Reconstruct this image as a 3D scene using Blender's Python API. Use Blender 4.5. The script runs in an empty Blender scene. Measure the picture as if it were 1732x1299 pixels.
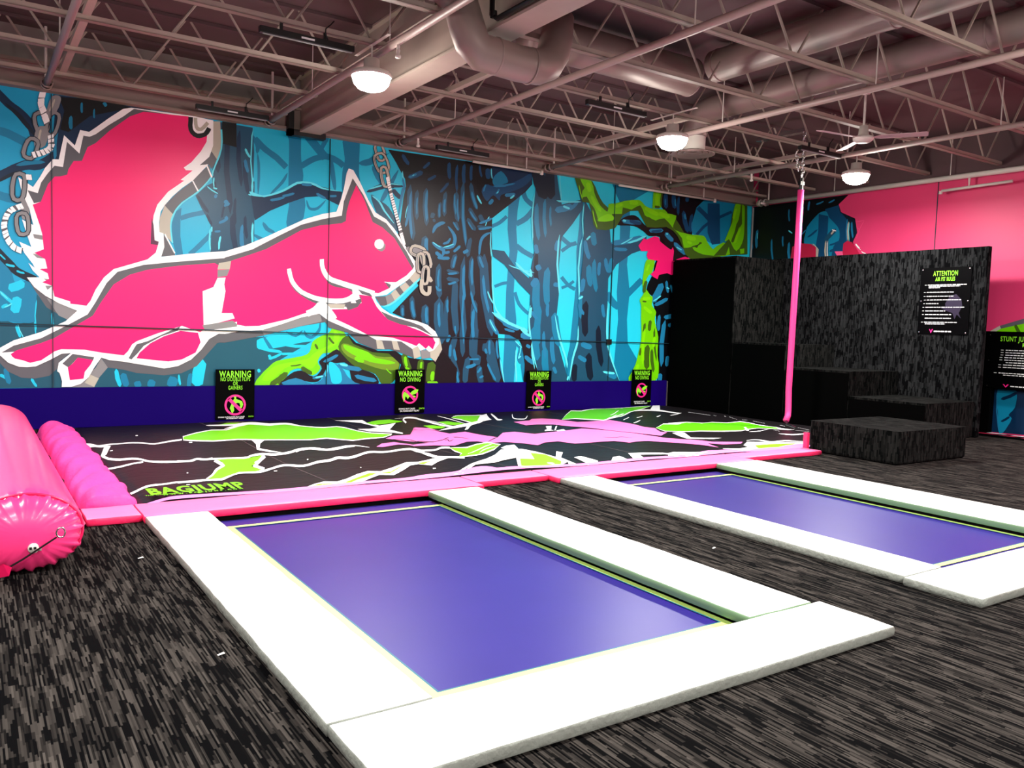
import bpy, bmesh, math, random
from mathutils import Vector, Matrix
sc = bpy.context.scene
C = sc.collection
random.seed(7)

# ------------------------------------------------------------------ camera, world, light, exposure
H = 1.6                       # eye height, metres; the wall with the mural is 12.9 m away along +Y
YAW, PITCH, ROLL = .588651946, -.0689692101, -.0321495929
def camera():
    cy, sy, cp, sp, cr, sr = math.cos(YAW), math.sin(YAW), math.cos(PITCH), math.sin(PITCH), math.cos(ROLL), math.sin(ROLL)
    fw = Vector((sy*cp, cy*cp, sp)); r0 = Vector((cy, -sy, 0)); d0 = fw.cross(r0)
    right = cr*r0 + sr*d0; down = -sr*r0 + cr*d0
    m = Matrix((right, -down, -fw)).transposed().to_4x4(); m.translation = (0, 0, H)
    cd = bpy.data.cameras.new('camera'); cd.sensor_width = 36; cd.lens = 36*1388.2328/1732; cd.clip_start = .05; cd.clip_end = 200
    co = bpy.data.objects.new('camera', cd); C.objects.link(co); co.matrix_world = m; sc.camera = co
camera()
world = bpy.data.worlds.new('world'); sc.world = world; world.use_nodes = True
world.node_tree.nodes['Background'].inputs[0].default_value = (.8, .85, 1, 1)
world.node_tree.nodes['Background'].inputs[1].default_value = .02
sc.view_settings.view_transform = 'Standard'; sc.view_settings.look = 'None'; sc.view_settings.gamma = 1
sc.view_settings.use_curve_mapping = False
sc.view_settings.exposure = 0.22
LAMP_DOWN, LAMP_ROUND = 215, 30            # watts per high-bay lamp: the beam downwards, the glow to all sides

# ------------------------------------------------------------------ materials
def lin(h):
    h = h.lstrip('#'); v = [int(h[i:i+2], 16)/255 for i in (0, 2, 4)]
    return tuple(x/12.92 if x <= .04045 else ((x+.055)/1.055)**2.4 for x in v) + (1,)
MATS = {}
def mat(name, hexc, rough=.5, metal=0., bump=0., bscale=40., emit=0., spec=.5, var=0., coat=0., stretch=None):
    if name in MATS: return MATS[name]
    m = bpy.data.materials.new(name); m.use_nodes = True; nt = m.node_tree; b = nt.nodes['Principled BSDF']
    col = lin(hexc) if isinstance(hexc, str) else hexc
    b.inputs['Base Color'].default_value = col; b.inputs['Roughness'].default_value = rough
    b.inputs['Metallic'].default_value = metal; b.inputs['Specular IOR Level'].default_value = spec
    b.inputs['Coat Weight'].default_value = coat; b.inputs['Coat Roughness'].default_value = .15
    if emit: b.inputs['Emission Color'].default_value = col; b.inputs['Emission Strength'].default_value = emit
    if bump or var:
        geo = nt.nodes.new('ShaderNodeNewGeometry'); n = nt.nodes.new('ShaderNodeTexNoise'); n.inputs['Scale'].default_value = bscale; n.inputs['Detail'].default_value = 3
        if stretch:
            vm = nt.nodes.new('ShaderNodeVectorMath'); vm.operation = 'MULTIPLY'; vm.inputs[1].default_value = stretch
            nt.links.new(geo.outputs['Position'], vm.inputs[0]); nt.links.new(vm.outputs[0], n.inputs['Vector'])
        else: nt.links.new(geo.outputs['Position'], n.inputs['Vector'])
        if bump:
            bp = nt.nodes.new('ShaderNodeBump'); bp.inputs['Strength'].default_value = bump; bp.inputs['Distance'].default_value = .02
            nt.links.new(n.outputs['Fac'], bp.inputs['Height']); nt.links.new(bp.outputs['Normal'], b.inputs['Normal'])
        if var:
            mx = nt.nodes.new('ShaderNodeMix'); mx.data_type = 'RGBA'
            mx.inputs[6].default_value = tuple(c*(1-var) for c in col[:3])+(1,); mx.inputs[7].default_value = tuple(min(1, c*(1+var)) for c in col[:3])+(1,)
            nt.links.new(n.outputs['Fac'], mx.inputs[0]); nt.links.new(mx.outputs[2], b.inputs['Base Color'])
    MATS[name] = m; return m

def carpet(name, dark, light, sc_=(.008, .13, .034, .24), ramp=(.28, .82)):
    """striped loop carpet: dashes of random tone, laid along Y on level faces and upright on walls"""
    m = bpy.data.materials.new(name); m.use_nodes = True; nt = m.node_tree; N = nt.nodes; L = nt.links; b = N['Principled BSDF']
    geo = N.new('ShaderNodeNewGeometry'); sp = N.new('ShaderNodeSeparateXYZ'); L.new(geo.outputs['Position'], sp.inputs[0])
    sn = N.new('ShaderNodeSeparateXYZ'); L.new(geo.outputs['True Normal'], sn.inputs[0])
    def M(op, a, b_=None, c=None):
        n = N.new('ShaderNodeMath'); n.operation = op
        for i, v in enumerate((a, b_, c)):
            if v is None: continue
            if isinstance(v, (int, float)): n.inputs[i].default_value = v
            else: L.new(v, n.inputs[i])
        return n.outputs[0]
    nz = M('GREATER_THAN', M('ABSOLUTE', sn.outputs[2]), .6); nx = M('GREATER_THAN', M('ABSOLUTE', sn.outputs[0]), .6)
    def mixf(f, a, b_):  # f ? b : a
        return M('ADD', M('MULTIPLY', a, M('SUBTRACT', 1, f)), M('MULTIPLY', b_, f))
    u = mixf(nx, sp.outputs[0], sp.outputs[1]); v = mixf(nz, sp.outputs[2], sp.outputs[1])
    def dashes(w, l, seed):
        col = M('FLOOR', M('DIVIDE', u, w))
        wn = N.new('ShaderNodeTexWhiteNoise'); wn.noise_dimensions = '1D'; L.new(M('ADD', col, seed), wn.inputs['W'])
        row = M('FLOOR', M('ADD', M('DIVIDE', v, l), M('MULTIPLY', wn.outputs['Value'], 7)))
        cb = N.new('ShaderNodeCombineXYZ'); L.new(col, cb.inputs[0]); L.new(row, cb.inputs[1]); cb.inputs[2].default_value = seed
        w2 = N.new('ShaderNodeTexWhiteNoise'); w2.noise_dimensions = '3D'; L.new(cb.outputs[0], w2.inputs['Vector'])
        return w2.outputs['Value']
    a = dashes(sc_[0], sc_[1], 3.3); c_ = dashes(sc_[2], sc_[3], 8.1)
    f = M('ADD', M('MULTIPLY', a, .62), M('MULTIPLY', c_, .38))
    cr = N.new('ShaderNodeValToRGB'); L.new(f, cr.inputs[0])
    cr.color_ramp.elements[0].position = ramp[0]; cr.color_ramp.elements[0].color = lin(dark)
    cr.color_ramp.elements[1].position = ramp[1]; cr.color_ramp.elements[1].color = lin(light)
    L.new(cr.outputs[0], b.inputs['Base Color']); b.inputs['Roughness'].default_value = .95; b.inputs['Specular IOR Level'].default_value = .04
    bp = N.new('ShaderNodeBump'); bp.inputs['Strength'].default_value = .4; bp.inputs['Distance'].default_value = .004
    L.new(f, bp.inputs['Height']); L.new(bp.outputs['Normal'], b.inputs['Normal'])
    return m
M_FLOOR = carpet('floor_carpet', '#020203', '#48433f', ramp=(.40, 1.0))
M_BOXC = carpet('box_carpet', '#030404', '#1f1f1e', (.018, .09, .05, .16))

PAINT = dict(cyan='#14c6e6', mid='#0a7ca4', teal='#0a86ac', deep='#06466f', navy='#04294a', dark='#071a2d', black='#020308', slate='#155468',
             steel='#174c68', azure='#1c7daa', hilite='#5ce2f4', char='#100f18', greyd='#5e5e64', greym='#88888a', greyl='#b9b5a6', white='#ffffff',
             pink='#ff1474', plum='#5a1c44', lime='#74d400', lime2='#5ccc04', chart='#86e400', olive='#3f6210', olivem='#6f9422', crim='#c61c48',
             pinkl='#ff5f96', pinkb='#f678c0', orchid='#f08ce0', bagk='#241c22')
def paint(key, kind):
    if kind == 'vinyl': return mat('vinyl_'+key, PAINT[key], rough=.42, spec=.4)
    return mat('paint_'+key, PAINT[key], rough=.38, spec=.35, var=.05 if key in ('pink', 'steel', 'cyan', 'slate') else 0, bscale=1.5)

M_STEEL = mat('painted_steel', '#a9998e', rough=.55, var=.12, bscale=3)
M_DECK = mat('ceiling_deck', '#5a4547', rough=.85, var=.15, bscale=.8)
M_PIPE = mat('sprinkler_pipe_paint', '#a8938c', rough=.45)
M_PIPEW = mat('white_enamel', '#ddd6cd', rough=.4)
M_DUCT = mat('duct_metal', '#94827c', rough=.5, metal=.25)
M_BLACK = mat('black_metal', '#0a0a0c', rough=.4)
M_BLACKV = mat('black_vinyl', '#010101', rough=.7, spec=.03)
M_WHITE = mat('white_vinyl', '#eef1ec', rough=.42, bump=.12, bscale=5, stretch=(1, .5, 1))
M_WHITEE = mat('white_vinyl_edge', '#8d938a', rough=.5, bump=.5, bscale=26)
M_PINKT = mat('pink_vinyl_top', '#ff74a8', rough=.45, bump=.1, bscale=5)
M_PINKE = mat('pink_vinyl_edge', '#f92c66', rough=.5, bump=.3, bscale=20)
M_TUBE = mat('pink_pvc', '#ff3d84', rough=.28, bump=.05, bscale=3, coat=.3)
M_TUBES = mat('pink_pvc_seam', '#e01558', rough=.35)
M_FABRIC = mat('pink_fabric', '#ff3d98', rough=.6, bump=.8, bscale=4, stretch=(2.5, 1.2, 2))
M_BED = mat('trampoline_bed_purple', '#2b2078', rough=.40, spec=.32, bump=.05, bscale=2.2, var=.10)
M_LIME = mat('lime_webbing', '#d7f582', rough=.5)
M_TEAL = mat('teal_stitching', '#0d5e77', rough=.5)
M_SPRING = mat('frame_black', '#050506', rough=.7)
M_BAND = mat('purple_padding', '#14005c', rough=.6, spec=.05)
M_SIGN = mat('sign_black', '#010102', rough=.5, spec=.04)
M_SLIME = mat('sign_lime', '#8be828', rough=.4)
M_SPINK = mat('sign_pink', '#f5258a', rough=.4)
M_SWHITE = mat('sign_white', '#f2f2f2', rough=.4)
M_SGREY = mat('sign_purple', '#1d1630', rough=.4)
M_CHROME = mat('bright_metal', '#d8d8d8', rough=.25, metal=1)
M_ROPE = mat('pink_rope_sleeve', '#fb3f92', rough=.6)
M_SPECK = mat('paper_speck', '#e8e8e0', rough=.8)

# ------------------------------------------------------------------ mesh helpers
class MB:
    def __init__(s): s.v = []; s.f = []; s.m = []
    def add(s, vs, fs, mi=0):
        o = len(s.v); s.v += [tuple(p) for p in vs]; s.f += [tuple(i+o for i in f) for f in fs]; s.m += [mi]*len(fs); return s
    def box(s, a, b, mi=0, top=None):
        x0, y0, z0 = a; x1, y1, z1 = b
        vs = [(x0,y0,z0),(x1,y0,z0),(x1,y1,z0),(x0,y1,z0),(x0,y0,z1),(x1,y0,z1),(x1,y1,z1),(x0,y1,z1)]
        s.add(vs, [(0,3,2,1),(0,1,5,4),(1,2,6,5),(2,3,7,6),(3,0,4,7)], mi); s.add(vs[4:], [(0,1,2,3)], mi if top is None else top); return s
    def tube(s, path, r, n=10, mi=0, cap=True, rs=None):
        P = [Vector(p) for p in path]; rings = []
        up = None
        for i, p in enumerate(P):
            t = (P[min(i+1, len(P)-1)] - P[max(i-1, 0)]).normalized()
            if up is None:
                up = Vector((0,0,1)) if abs(t.z) < .9 else Vector((1,0,0))
            a = (up - t*up.dot(t)).normalized(); b = t.cross(a); up = a
            rr = rs[i] if rs else r
            rings.append([p + (a*math.cos(2*math.pi*k/n) + b*math.sin(2*math.pi*k/n))*rr for k in range(n)])
        vs = [q for R in rings for q in R]; fs = []
        for i in range(len(P)-1):
            for k in range(n): fs.append((i*n+k, i*n+(k+1) % n, (i+1)*n+(k+1) % n, (i+1)*n+k))
        if cap: fs += [tuple(range(n))[::-1], tuple((len(P)-1)*n+k for k in range(n))]
        return s.add(vs, fs, mi)
    def lathe(s, c, prof, n=20, mi=0, axis=2):
        vs = []
        for r, h in prof:
            for k in range(n):
                a = 2*math.pi*k/n; p = [r*math.cos(a), r*math.sin(a), h]
                if axis == 0: p = [p[2], p[0], p[1]]
                if axis == 1: p = [p[0], p[2], p[1]]
                vs.append((c[0]+p[0], c[1]+p[1], c[2]+p[2]))
        fs = [(i*n+k, i*n+(k+1) % n, (i+1)*n+(k+1) % n, (i+1)*n+k) for i in range(len(prof)-1) for k in range(n)]
        return s.add(vs, fs, mi)
    def bar(s, a, b, w, t, mi=0):
        """flat bar from a to b, w wide sideways, t thick"""
        a = Vector(a); b = Vector(b); d = (b-a).normalized(); u = Vector((0,0,1)) if abs(d.z) < .95 else Vector((1,0,0))
        q = d.cross(u).normalized()*w/2; u = q.cross(d).normalized()*t/2
        vs = [a-q-u, a+q-u, a+q+u, a-q+u, b-q-u, b+q-u, b+q+u, b-q+u]
        return s.add(vs, [(0,1,2,3),(7,6,5,4),(0,4,5,1),(1,5,6,2),(2,6,7,3),(3,7,4,0)], mi)

def link_obj(name, mb, mats, parent=None, bevel=0, smooth=False, seg=2, recalc=True):
    if not isinstance(mats, (list, tuple)): mats = [mats]
    me = bpy.data.meshes.new(name)
    if parent is None:
        xs = [p[0] for p in mb.v]; ys = [p[1] for p in mb.v]; zs = [p[2] for p in mb.v]
        org = Vector(((min(xs)+max(xs))/2, (min(ys)+max(ys))/2, min(zs)))
    else:
        org = Vector(parent['_org'])
    me.from_pydata([tuple(Vector(p)-org) for p in mb.v], [], mb.f)
    for m in mats: me.materials.append(m)
    for p, mi in zip(me.polygons, mb.m): p.material_index = mi; p.use_smooth = smooth
    if recalc:
        bm = bmesh.new(); bm.from_mesh(me); bmesh.ops.recalc_face_normals(bm, faces=bm.faces); bm.to_mesh(me); bm.free()
    o = bpy.data.objects.new(name, me); C.objects.link(o)
    if parent is None: o.location = org; o['_org'] = list(org)
    else: o.parent = parent; o['_org'] = list(org)
    if bevel:
        bv = o.modifiers.new('bevel', 'BEVEL'); bv.width = bevel; bv.segments = seg; bv.limit_method = 'ANGLE'; bv.angle_limit = math.radians(40)
    return o
def tag(o, label=None, cat=None, group=None, kind=None):
    if label: o['label'] = label
    if cat: o['category'] = cat
    if group: o['group'] = group
    if kind: o['kind'] = kind
    return o
def empty(name, loc, label, cat, group=None):
    o = bpy.data.objects.new(name, None); C.objects.link(o); o.location = loc; o.empty_display_size = .1; o['_org'] = list(loc)
    return tag(o, label, cat, group)
def copy_thing(root, dloc, label, rotz=0, mirror=None):
    def rec(o, par):
        c = o.copy(); C.objects.link(c)
        if par is not None: c.parent = par
        for ch in [x for x in list(bpy.data.objects) if x.parent == o]: rec(ch, c)
        return c
    r = rec(root, None); r.location = Vector(root.location) + Vector(dloc); r['_org'] = list(r.location)
    r.rotation_euler.z += rotz; r['label'] = label
    return r
def text(name, s, loc, size, face, m, parent, sx=1., align='CENTER', bold=.0, extra=0.):
    """flat lettering; face: '-Y' stands on a wall seen from -Y, '-X' on a wall seen from -X, 'up' lies on the floor"""
    cu = bpy.data.curves.new(name, 'FONT'); cu.body = s; cu.size = size; cu.align_x = align; cu.offset = bold; cu.resolution_u = 3; cu.space_character = 1.12
    t = bpy.data.objects.new('tmp_text', cu); C.objects.link(t)
    me = bpy.data.meshes.new_from_object(t.evaluated_get(bpy.context.evaluated_depsgraph_get()))
    bpy.data.objects.remove(t); me.name = name
    R = {'-Y': Matrix(((1,0,0),(0,0,-1),(0,1,0))), '-X': Matrix(((0,0,-1),(-1,0,0),(0,1,0))), 'up': Matrix(((1,0,0),(0,1,0),(0,0,1)))}[face]
    org = Vector(parent['_org'])
    for v in me.vertices:
        v.co = R @ Vector((v.co.x*sx, v.co.y, .0)) + Vector(loc) - org
    me.materials.clear(); me.materials.append(m)
    o = bpy.data.objects.new(name, me); C.objects.link(o); o.parent = parent; o['_org'] = list(org)
    return o

# ------------------------------------------------------------------ the room
XL, XR, YN, YF, ZC = -6.0, 15.1, -9.0, 12.9, 5.36
def floor():
    holes = [(1.60, 2.95, 3.66, 6.90), (5.55, 2.98, 7.50, 6.90), (1.185, 7.19, 12.60, 12.835)]
    xs = sorted({XL, XR} | {h[i] for h in holes for i in (0, 2)}); ys = sorted({YN, YF} | {h[i] for h in holes for i in (1, 3)})
    mb = MB()
    for i in range(len(xs)-1):
        for j in range(len(ys)-1):
            cx = (xs[i]+xs[i+1])/2; cy = (ys[j]+ys[j+1])/2
            if any(h[0] < cx < h[2] and h[1] < cy < h[3] for h in holes): continue
            mb.add([(xs[i],ys[j],0),(xs[i+1],ys[j],0),(xs[i+1],ys[j+1],0),(xs[i],ys[j+1],0)], [(0,1,2,3)])
    for h in holes:
        d = -.35; a, b, c_, e = h
        mb.add([(a,b,0),(c_,b,0),(c_,e,0),(a,e,0),(a,b,d),(c_,b,d),(c_,e,d),(a,e,d)], [(0,1,5,4),(1,2,6,5),(2,3,7,6),(3,0,4,7),(4,5,6,7)], 1)
    o = link_obj('floor', mb, [M_FLOOR, M_SPRING], recalc=False); tag(o, kind='structure')
floor()
def slab(name, a, b, m):
    return tag(link_obj(name, MB().box(a, b), m), kind='structure')
M_WALLN = mat('plain_wall', '#8a5a74', rough=.7)
slab('wall_far', (XL, YF, 0), (XR+.2, YF+.2, ZC+.2), mat('wall_paint_cream', '#8f8781', rough=.7))
slab('wall_right', (XR, YN, 0), (XR+.2, YF, ZC+.2), mat('wall_paint_pink', '#e63a72', rough=.5, var=.03, bscale=.6))
tag(link_obj('trim_4', MB().box((XR-.03, YN, 4.58), (XR-.001, YF-.165, ZC-.01)), M_DECK), kind='structure')
slab('wall_left', (XL-.2, YN, 0), (XL, YF+.2, ZC+.2), M_WALLN)
slab('wall_near', (XL-.2, YN-.2, 0), (XR+.2, YN, ZC+.2), M_WALLN)
slab('ceiling', (XL-.2, YN-.2, ZC), (XR+.2, YF+.2, ZC+.12), M_DECK)
# steel ledge along the top of the mural and a panel joint strip
tag(link_obj('trim_1', MB().box((XL, YF-.16, 4.54), (XR, YF-.002, 4.58)).box((XL, YF-.09, 4.58), (XR, YF-.002, 4.86)).box((XL, YF-.16, 4.86), (XR, YF-.002, 4.90)), mat('ledge_steel', '#8d7a72', rough=.6)), kind='structure')
for i, x in enumerate((1.0, 4.93, 10.95)): tag(link_obj('trim_%d' % (5+i), MB().box((x-.004, YF-.036, .57), (x+.004, YF-.001, 4.53)), mat('joint_dark', '#0c3240', rough=.6)), kind='structure')
# upright panel joints of the right wall
tag(link_obj('trim_2', MB().box((XR-.012, 8.544, 0), (XR-.001, 8.556, 4.59)), MATS['joint_dark']), kind='structure')
tag(link_obj('trim_3', MB().tube([(XR-.05, YF-.07, .6), (XR-.05, YF-.07, 4.5)], .018, 8), mat('conduit_grey', '#9a9a9a', rough=.5)), kind='structure')

# ------------------------------------------------------------------ painted murals (flat paint on the walls)
MURAL=[
('painted_forest','mid',1,1,'68,782 7,-2 11,-1 11,-3 12,-5 14,-6 10,-5 9,21 -10,4 -14,6 -14,6 -12,3 -12,1 -8,2'),
('painted_forest','mid',1,1,'66,616 7,-2 11,-3 12,-3 14,-2 14,-3 10,-1 5,21 -10,2 -14,2 -13,3 -12,2 -11,3 -8,2'),
('painted_forest','mid',0,1,'838,923 0,-11 8,-13 6,-16 1,-17 0,-20 0,-22 -1,-27 0,-30 0,-28 1,-21 1,-18 1,-20 -4,-25 -4,-27 2,-17 13,0 18,9 15,13 8,15 3,19 2,19 -2,20 -5,21 -3,18 0,12 1,10 1,12 -2,15 -3,17 -3,18 -1,20 0,21 0,19 2,17 2,15 -4,10 -16,2 -22,-3'),
('painted_forest','mid',0,1,'1030,923 -1,-21 5,-28 4,-24 -2,-17 -4,-13 -2,-15 -1,-25 0,-27 7,-18 19,-6 25,4 18,9 2,17 -6,23 -5,21 -1,18 0,16 0,19 1,27 0,29 -5,19 -17,6 -22,-4'),
('painted_forest','mid',1,2,'739,864 9,-8 12,-11 13,-10 13,-7 11,-7 11,-6 11,-9 11,-9 8,-7 13,15 -8,7 -11,9 -12,10 -12,7 -12,6 -11,7 -12,9 -12,11 -9,7'),
('painted_forest','mid',1,3,'728,884 5,-10 8,-12 6,-10 2,-8 0,-10 3,-7 1,0 6,7 3,12 -1,13 -9,12 -12,10 -10,4'),
('painted_forest','mid',1,4,'754,827 -1,-13 1,-17 1,-20 0,-25 0,-29 2,-20 1,0 3,21 2,28 0,27 -1,20 -3,17 -4,11'),
('painted_forest','mid',1,2,'794,707 13,9 16,16 13,15 8,13 4,12 1,9 -1,0 -6,-7 -6,-10 -8,-12 -12,-15 -14,-16 -9,-14'),
('painted_forest','mid',1,2,'898,801 10,7 14,10 14,9 13,6 12,4 12,3 10,-1 12,-3 10,-4 9,-4 8,-5 5,-4 14,16 -6,4 -9,6 -11,5 -12,5 -14,3 -15,1 -16,-3 -15,-6 -15,-7 -15,-9 -15,-11 -11,-8'),
('painted_forest','mid',1,3,'903,895 8,-9 12,-12 12,-12 11,-11 10,-9 7,-7 20,20 -7,6 -10,10 -10,10 -12,12 -12,12 -8,9'),
('painted_forest','mid',1,4,'951,854 11,12 10,18 8,15 3,9 2,6 -3,5 -2,1 -6,-3 -4,-5 -5,-9 -7,-15 -7,-19 -2,-14'),
('painted_forest','mid',1,3,'991,843 -4,-12 0,-15 2,-18 4,-20 6,-23 7,-15 2,1 2,17 -2,23 -3,21 -3,17 -4,15 -5,9'),
('painted_forest','mid',1,2,'1086,842 11,-5 16,1 17,5 13,11 9,13 2,11 -2,2 -12,-4 -11,-8 -9,-6 -11,-4 -13,-6 -10,-8'),
('painted_forest','mid',1,1,'911,703 0,-8 2,-11 6,-9 9,-3 12,1 11,5 10,10 10,13 5,9 -1,1 -9,-8 -10,-10 -10,-8 -8,-3 -8,-1 -6,1 -4,5 -4,10 -4,7'),
('painted_forest','mid',1,3,'1134,840 0,-11 6,-13 8,-14 11,-13 14,-13 12,-6 2,1 -5,13 -10,15 -10,13 -8,12 -9,11 -10,6'),
('painted_forest','mid',1,4,'1168,722 10,9 10,14 10,19 13,25 13,28 7,22 -2,1 -15,-19 -17,-27 -14,-25 -9,-18 -7,-16 -1,-12'),
('painted_forest','mid',1,1,'1184,882 24,18 -1,1 -24,-17'),
('painted_forest','mid',1,1,'744,580 4,-6 7,-5 9,-4 8,-1 9,0 6,3 0,1 -5,3 -8,2 -7,2 -7,3 -8,3 -7,0'),
('painted_forest','mid',1,1,'773,621 -1,-8 4,-9 6,-8 10,-5 11,-2 9,1 1,2 -6,6 -9,4 -7,4 -5,6 -6,6 -6,3'),
('painted_forest','mid',0,1,'519,627 -11,-33 -2,-40 14,-54 19,1 -8,55 0,48 3,36'),
('painted_forest','mid',1,2,'533,602 7,3 11,5 12,5 13,4 15,4 10,4 -2,13 -11,-3 -14,-5 -14,-4 -13,-5 -11,-5 -7,-4'),
('painted_forest','mid',1,1,'563,500 6,7 10,10 11,11 11,13 12,13 8,9 -10,10 -8,-10 -12,-13 -11,-12 -10,-11 -10,-10 -7,-7'),
('painted_forest','mid',0,1,'1661,939 15,-87 4,-90 0,-80 12,-79 -6,-82 -4,-71 1,-101 -2,-103 -3,-159 52,-1 6,161 -4,104 -16,101 3,82 9,71 -9,81 3,71 10,61 1,131'),
('painted_forest','mid',1,2,'1614,680 9,5 14,6 13,8 12,9 11,10 7,7 -11,8 -7,-7 -11,-9 -10,-8 -12,-7 -13,-6 -9,-5'),
('painted_forest','mid',1,2,'1724,697 11,6 17,9 17,11 15,15 14,15 9,11 -20,11 -9,-11 -13,-15 -13,-12 -13,-9 -15,-8 -12,-6'),
('painted_forest','mid',1,2,'1715,618 7,-5 12,-7 13,-7 16,-6 18,-7 12,-4 10,17 -12,4 -17,6 -15,6 -12,7 -11,6 -8,5'),
('painted_forest','mid',1,3,'1734,827 3,-8 4,-12 9,-12 14,-10 15,-8 11,-5 12,15 -10,6 -15,7 -11,7 -5,8 -4,10 -3,8'),
('painted_forest','mid',1,2,'1633,463 8,3 10,4 11,4 11,3 11,2 7,2 -2,11 -8,-2 -12,-2 -11,-3 -12,-5 -11,-4 -7,-3'),
('painted_forest','mid',1,2,'1715,450 4,-12 7,-17 10,-17 16,-15 18,-13 13,-8 10,10 -13,8 -17,12 -14,13 -9,14 -7,17 -4,12'),
('painted_forest','mid',1,2,'1723,258 8,-6 10,-6 5,-5 -1,-9 -3,-14 -1,-15 3,-11 5,-7 7,-3 3,0 2,6 0,7 -1,7 3,13 3,16 -2,16 -13,11 -16,3 -11,-1'),
('painted_forest','mid',0,1,'1917,959 73,10 28,-150 -3,-95 -9,-97 6,-107 -13,-161 -9,-108 -33,-168 55,-1 36,115 9,164 -18,375 -8,159 -10,78'),
('painted_forest','mid',1,2,'1924,667 11,-7 16,-10 17,-7 18,1 14,4 9,4 -8,14 -8,-3 -10,-4 -8,-1 -12,6 -15,9 -11,7'),
('painted_forest','mid',1,3,'1938,616 9,6 12,8 11,7 9,5 6,4 5,3 -10,11 -5,-3 -7,-4 -8,-5 -11,-8 -13,-8 -8,-6'),
('painted_forest','mid',1,2,'1931,517 9,-9 13,-11 14,-11 14,-7 13,-5 9,-3 7,13 -8,3 -13,4 -11,6 -12,9 -13,12 -9,8'),
('painted_forest','mid',1,3,'1942,474 8,3 13,5 13,5 11,6 9,7 7,5 -9,8 -7,-5 -9,-6 -9,-6 -11,-5 -13,-4 -8,-3'),
('painted_forest','mid',0,1,'2207,971 17,-173 3,-71 1,-138 -5,-112 13,-110 -18,-288 105,-1 -22,120 -17,170 9,113 -21,111 10,146 -17,241'),
('painted_forest','mid',1,2,'2154,461 10,-11 15,-14 15,-14 14,-9 12,-5 8,-3 18,24 -7,3 -10,4 -9,6 -13,11 -14,14 -10,11'),
('painted_forest','mid',1,2,'2291,461 11,9 16,14 16,13 14,12 13,11 10,7 -25,16 -9,-7 -14,-11 -13,-12 -16,-13 -16,-13 -11,-10'),
('painted_forest','mid',0,2,'2289,274 57,-68 -2,-98 -68,1'),
('painted_forest','mid',0,2,'2177,919 64,-5 71,0 62,-11 -71,-39 -35,-22 -46,-5 -32,45'),
('painted_forest','teal',0,1,'2629,910 291,18 14,-185 -100,-18 -70,-6 -97,25 -35,11'),
('painted_forest','deep',0,2,'2725,892 76,6 16,-175 -52,-9 -32,50'),
('painted_forest','deep',1,3,'2656,859 18,-10 26,-14 19,-12 8,-5 3,-3 1,-2 25,10 -3,3 -4,5 -11,7 -20,12 -26,14 -18,10'),
('painted_forest','deep',1,4,'2673,746 16,15 23,21 31,21 46,22 55,23 41,17 -8,11 -41,-17 -56,-23 -48,-24 -33,-22 -24,-23 -16,-15'),
('painted_forest','slate',0,1,'59,314 37,-21 19,-7 41,9 75,-9 75,-40 70,-34 227,2 23,62 70,2 2,-173 -641,9'),
('painted_forest','slate',0,2,'628,265 132,-1 140,7 37,-17 -137,-80 -47,-60 -124,-2'),
('painted_forest','cyan',0,3,'847,279 19,9 16,9 18,9 21,9 23,9 20,2 17,-8 14,-13 6,-14 -5,-12 -14,-11 -17,-9 -19,-4 -22,-3 -23,-3 -27,-6 -28,-7 -25,-5 -22,-4 -20,-2 -14,1 -6,5 -1,8 0,8 0,5 2,3 9,5 22,5 29,7'),
('painted_forest','mid',1,4,'851,283 7,-7 12,-7 13,-3 11,6 8,9 3,7 -1,1 -7,-4 -8,-7 -7,-3 -9,2 -12,5 -10,2'),
('painted_forest','mid',1,4,'963,317 -3,-7 -1,-10 -4,-8 -6,-8 -8,-7 -6,-5 -5,0 -4,1 -4,2 -4,4 -4,6 -4,4 -1,0 0,-6 2,-8 4,-7 7,-4 8,-3 9,2 9,6 9,9 7,10 2,11 0,11 -2,7'),
('painted_forest','mid',1,4,'777,268 3,-11 8,-14 7,-12 5,-5 4,-2 4,2 0,1 1,4 -2,2 -3,5 -7,10 -10,13 -9,8'),
('painted_forest','cyan',1,5,'761,234 7,-8 30,-8 31,-3 10,2 0,1 -9,6 -30,4 -29,7 -10,0'),
('painted_forest','cyan',1,6,'838,243 10,-6 34,-5 35,1 11,3 0,1 -11,5 -34,0 -33,3 -11,-1'),
('painted_forest','cyan',1,6,'830,213 11,-5 34,1 34,5 10,4 0,1 -11,3 -34,-5 -33,-1 -11,-2'),
('painted_forest','cyan',1,7,'796,195 6,-2 17,6 16,9 4,5 0,1 -7,1 -16,-8 -16,-6 -5,-5'),
('painted_forest','cyan',1,8,'804,205 -4,5 -4,-1 -3,-3 2,-5 1,-2 4,-4 3,1 2,2 -1,6'),
('painted_forest','cyan',1,3,'762,156 3,-4 4,2 3,2 -2,5 0,1 -4,3 -3,-1 -2,-2 0,-4'),
('painted_forest','cyan',1,2,'358,165 -4,-8 2,-20 7,-19 5,-5 2,1 3,7 -5,19 -4,19 -5,6'),
('painted_forest','cyan',1,2,'593,194 -17,-6 -9,-32 -2,-33 12,-12 4,-1 16,8 5,31 5,30 -10,14'),
('painted_forest','cyan',1,2,'148,139 -1,-5 5,-9 5,-8 4,-1 1,1 0,4 -5,8 -4,9 -4,1'),
('painted_forest','cyan',1,2,'313,164 2,-3 6,1 5,2 1,4 0,1 -3,3 -5,-1 -5,-2 -1,-4'),
('painted_forest','cyan',1,2,'528,148 -2,-4 0,-13 3,-12 3,-4 1,1 2,4 -2,12 -2,12 -2,4'),
('painted_forest','cyan',1,2,'76,150 0,-5 8,-5 7,-3 4,2 0,1 -1,4 -7,4 -7,4 -3,-1'),
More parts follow.
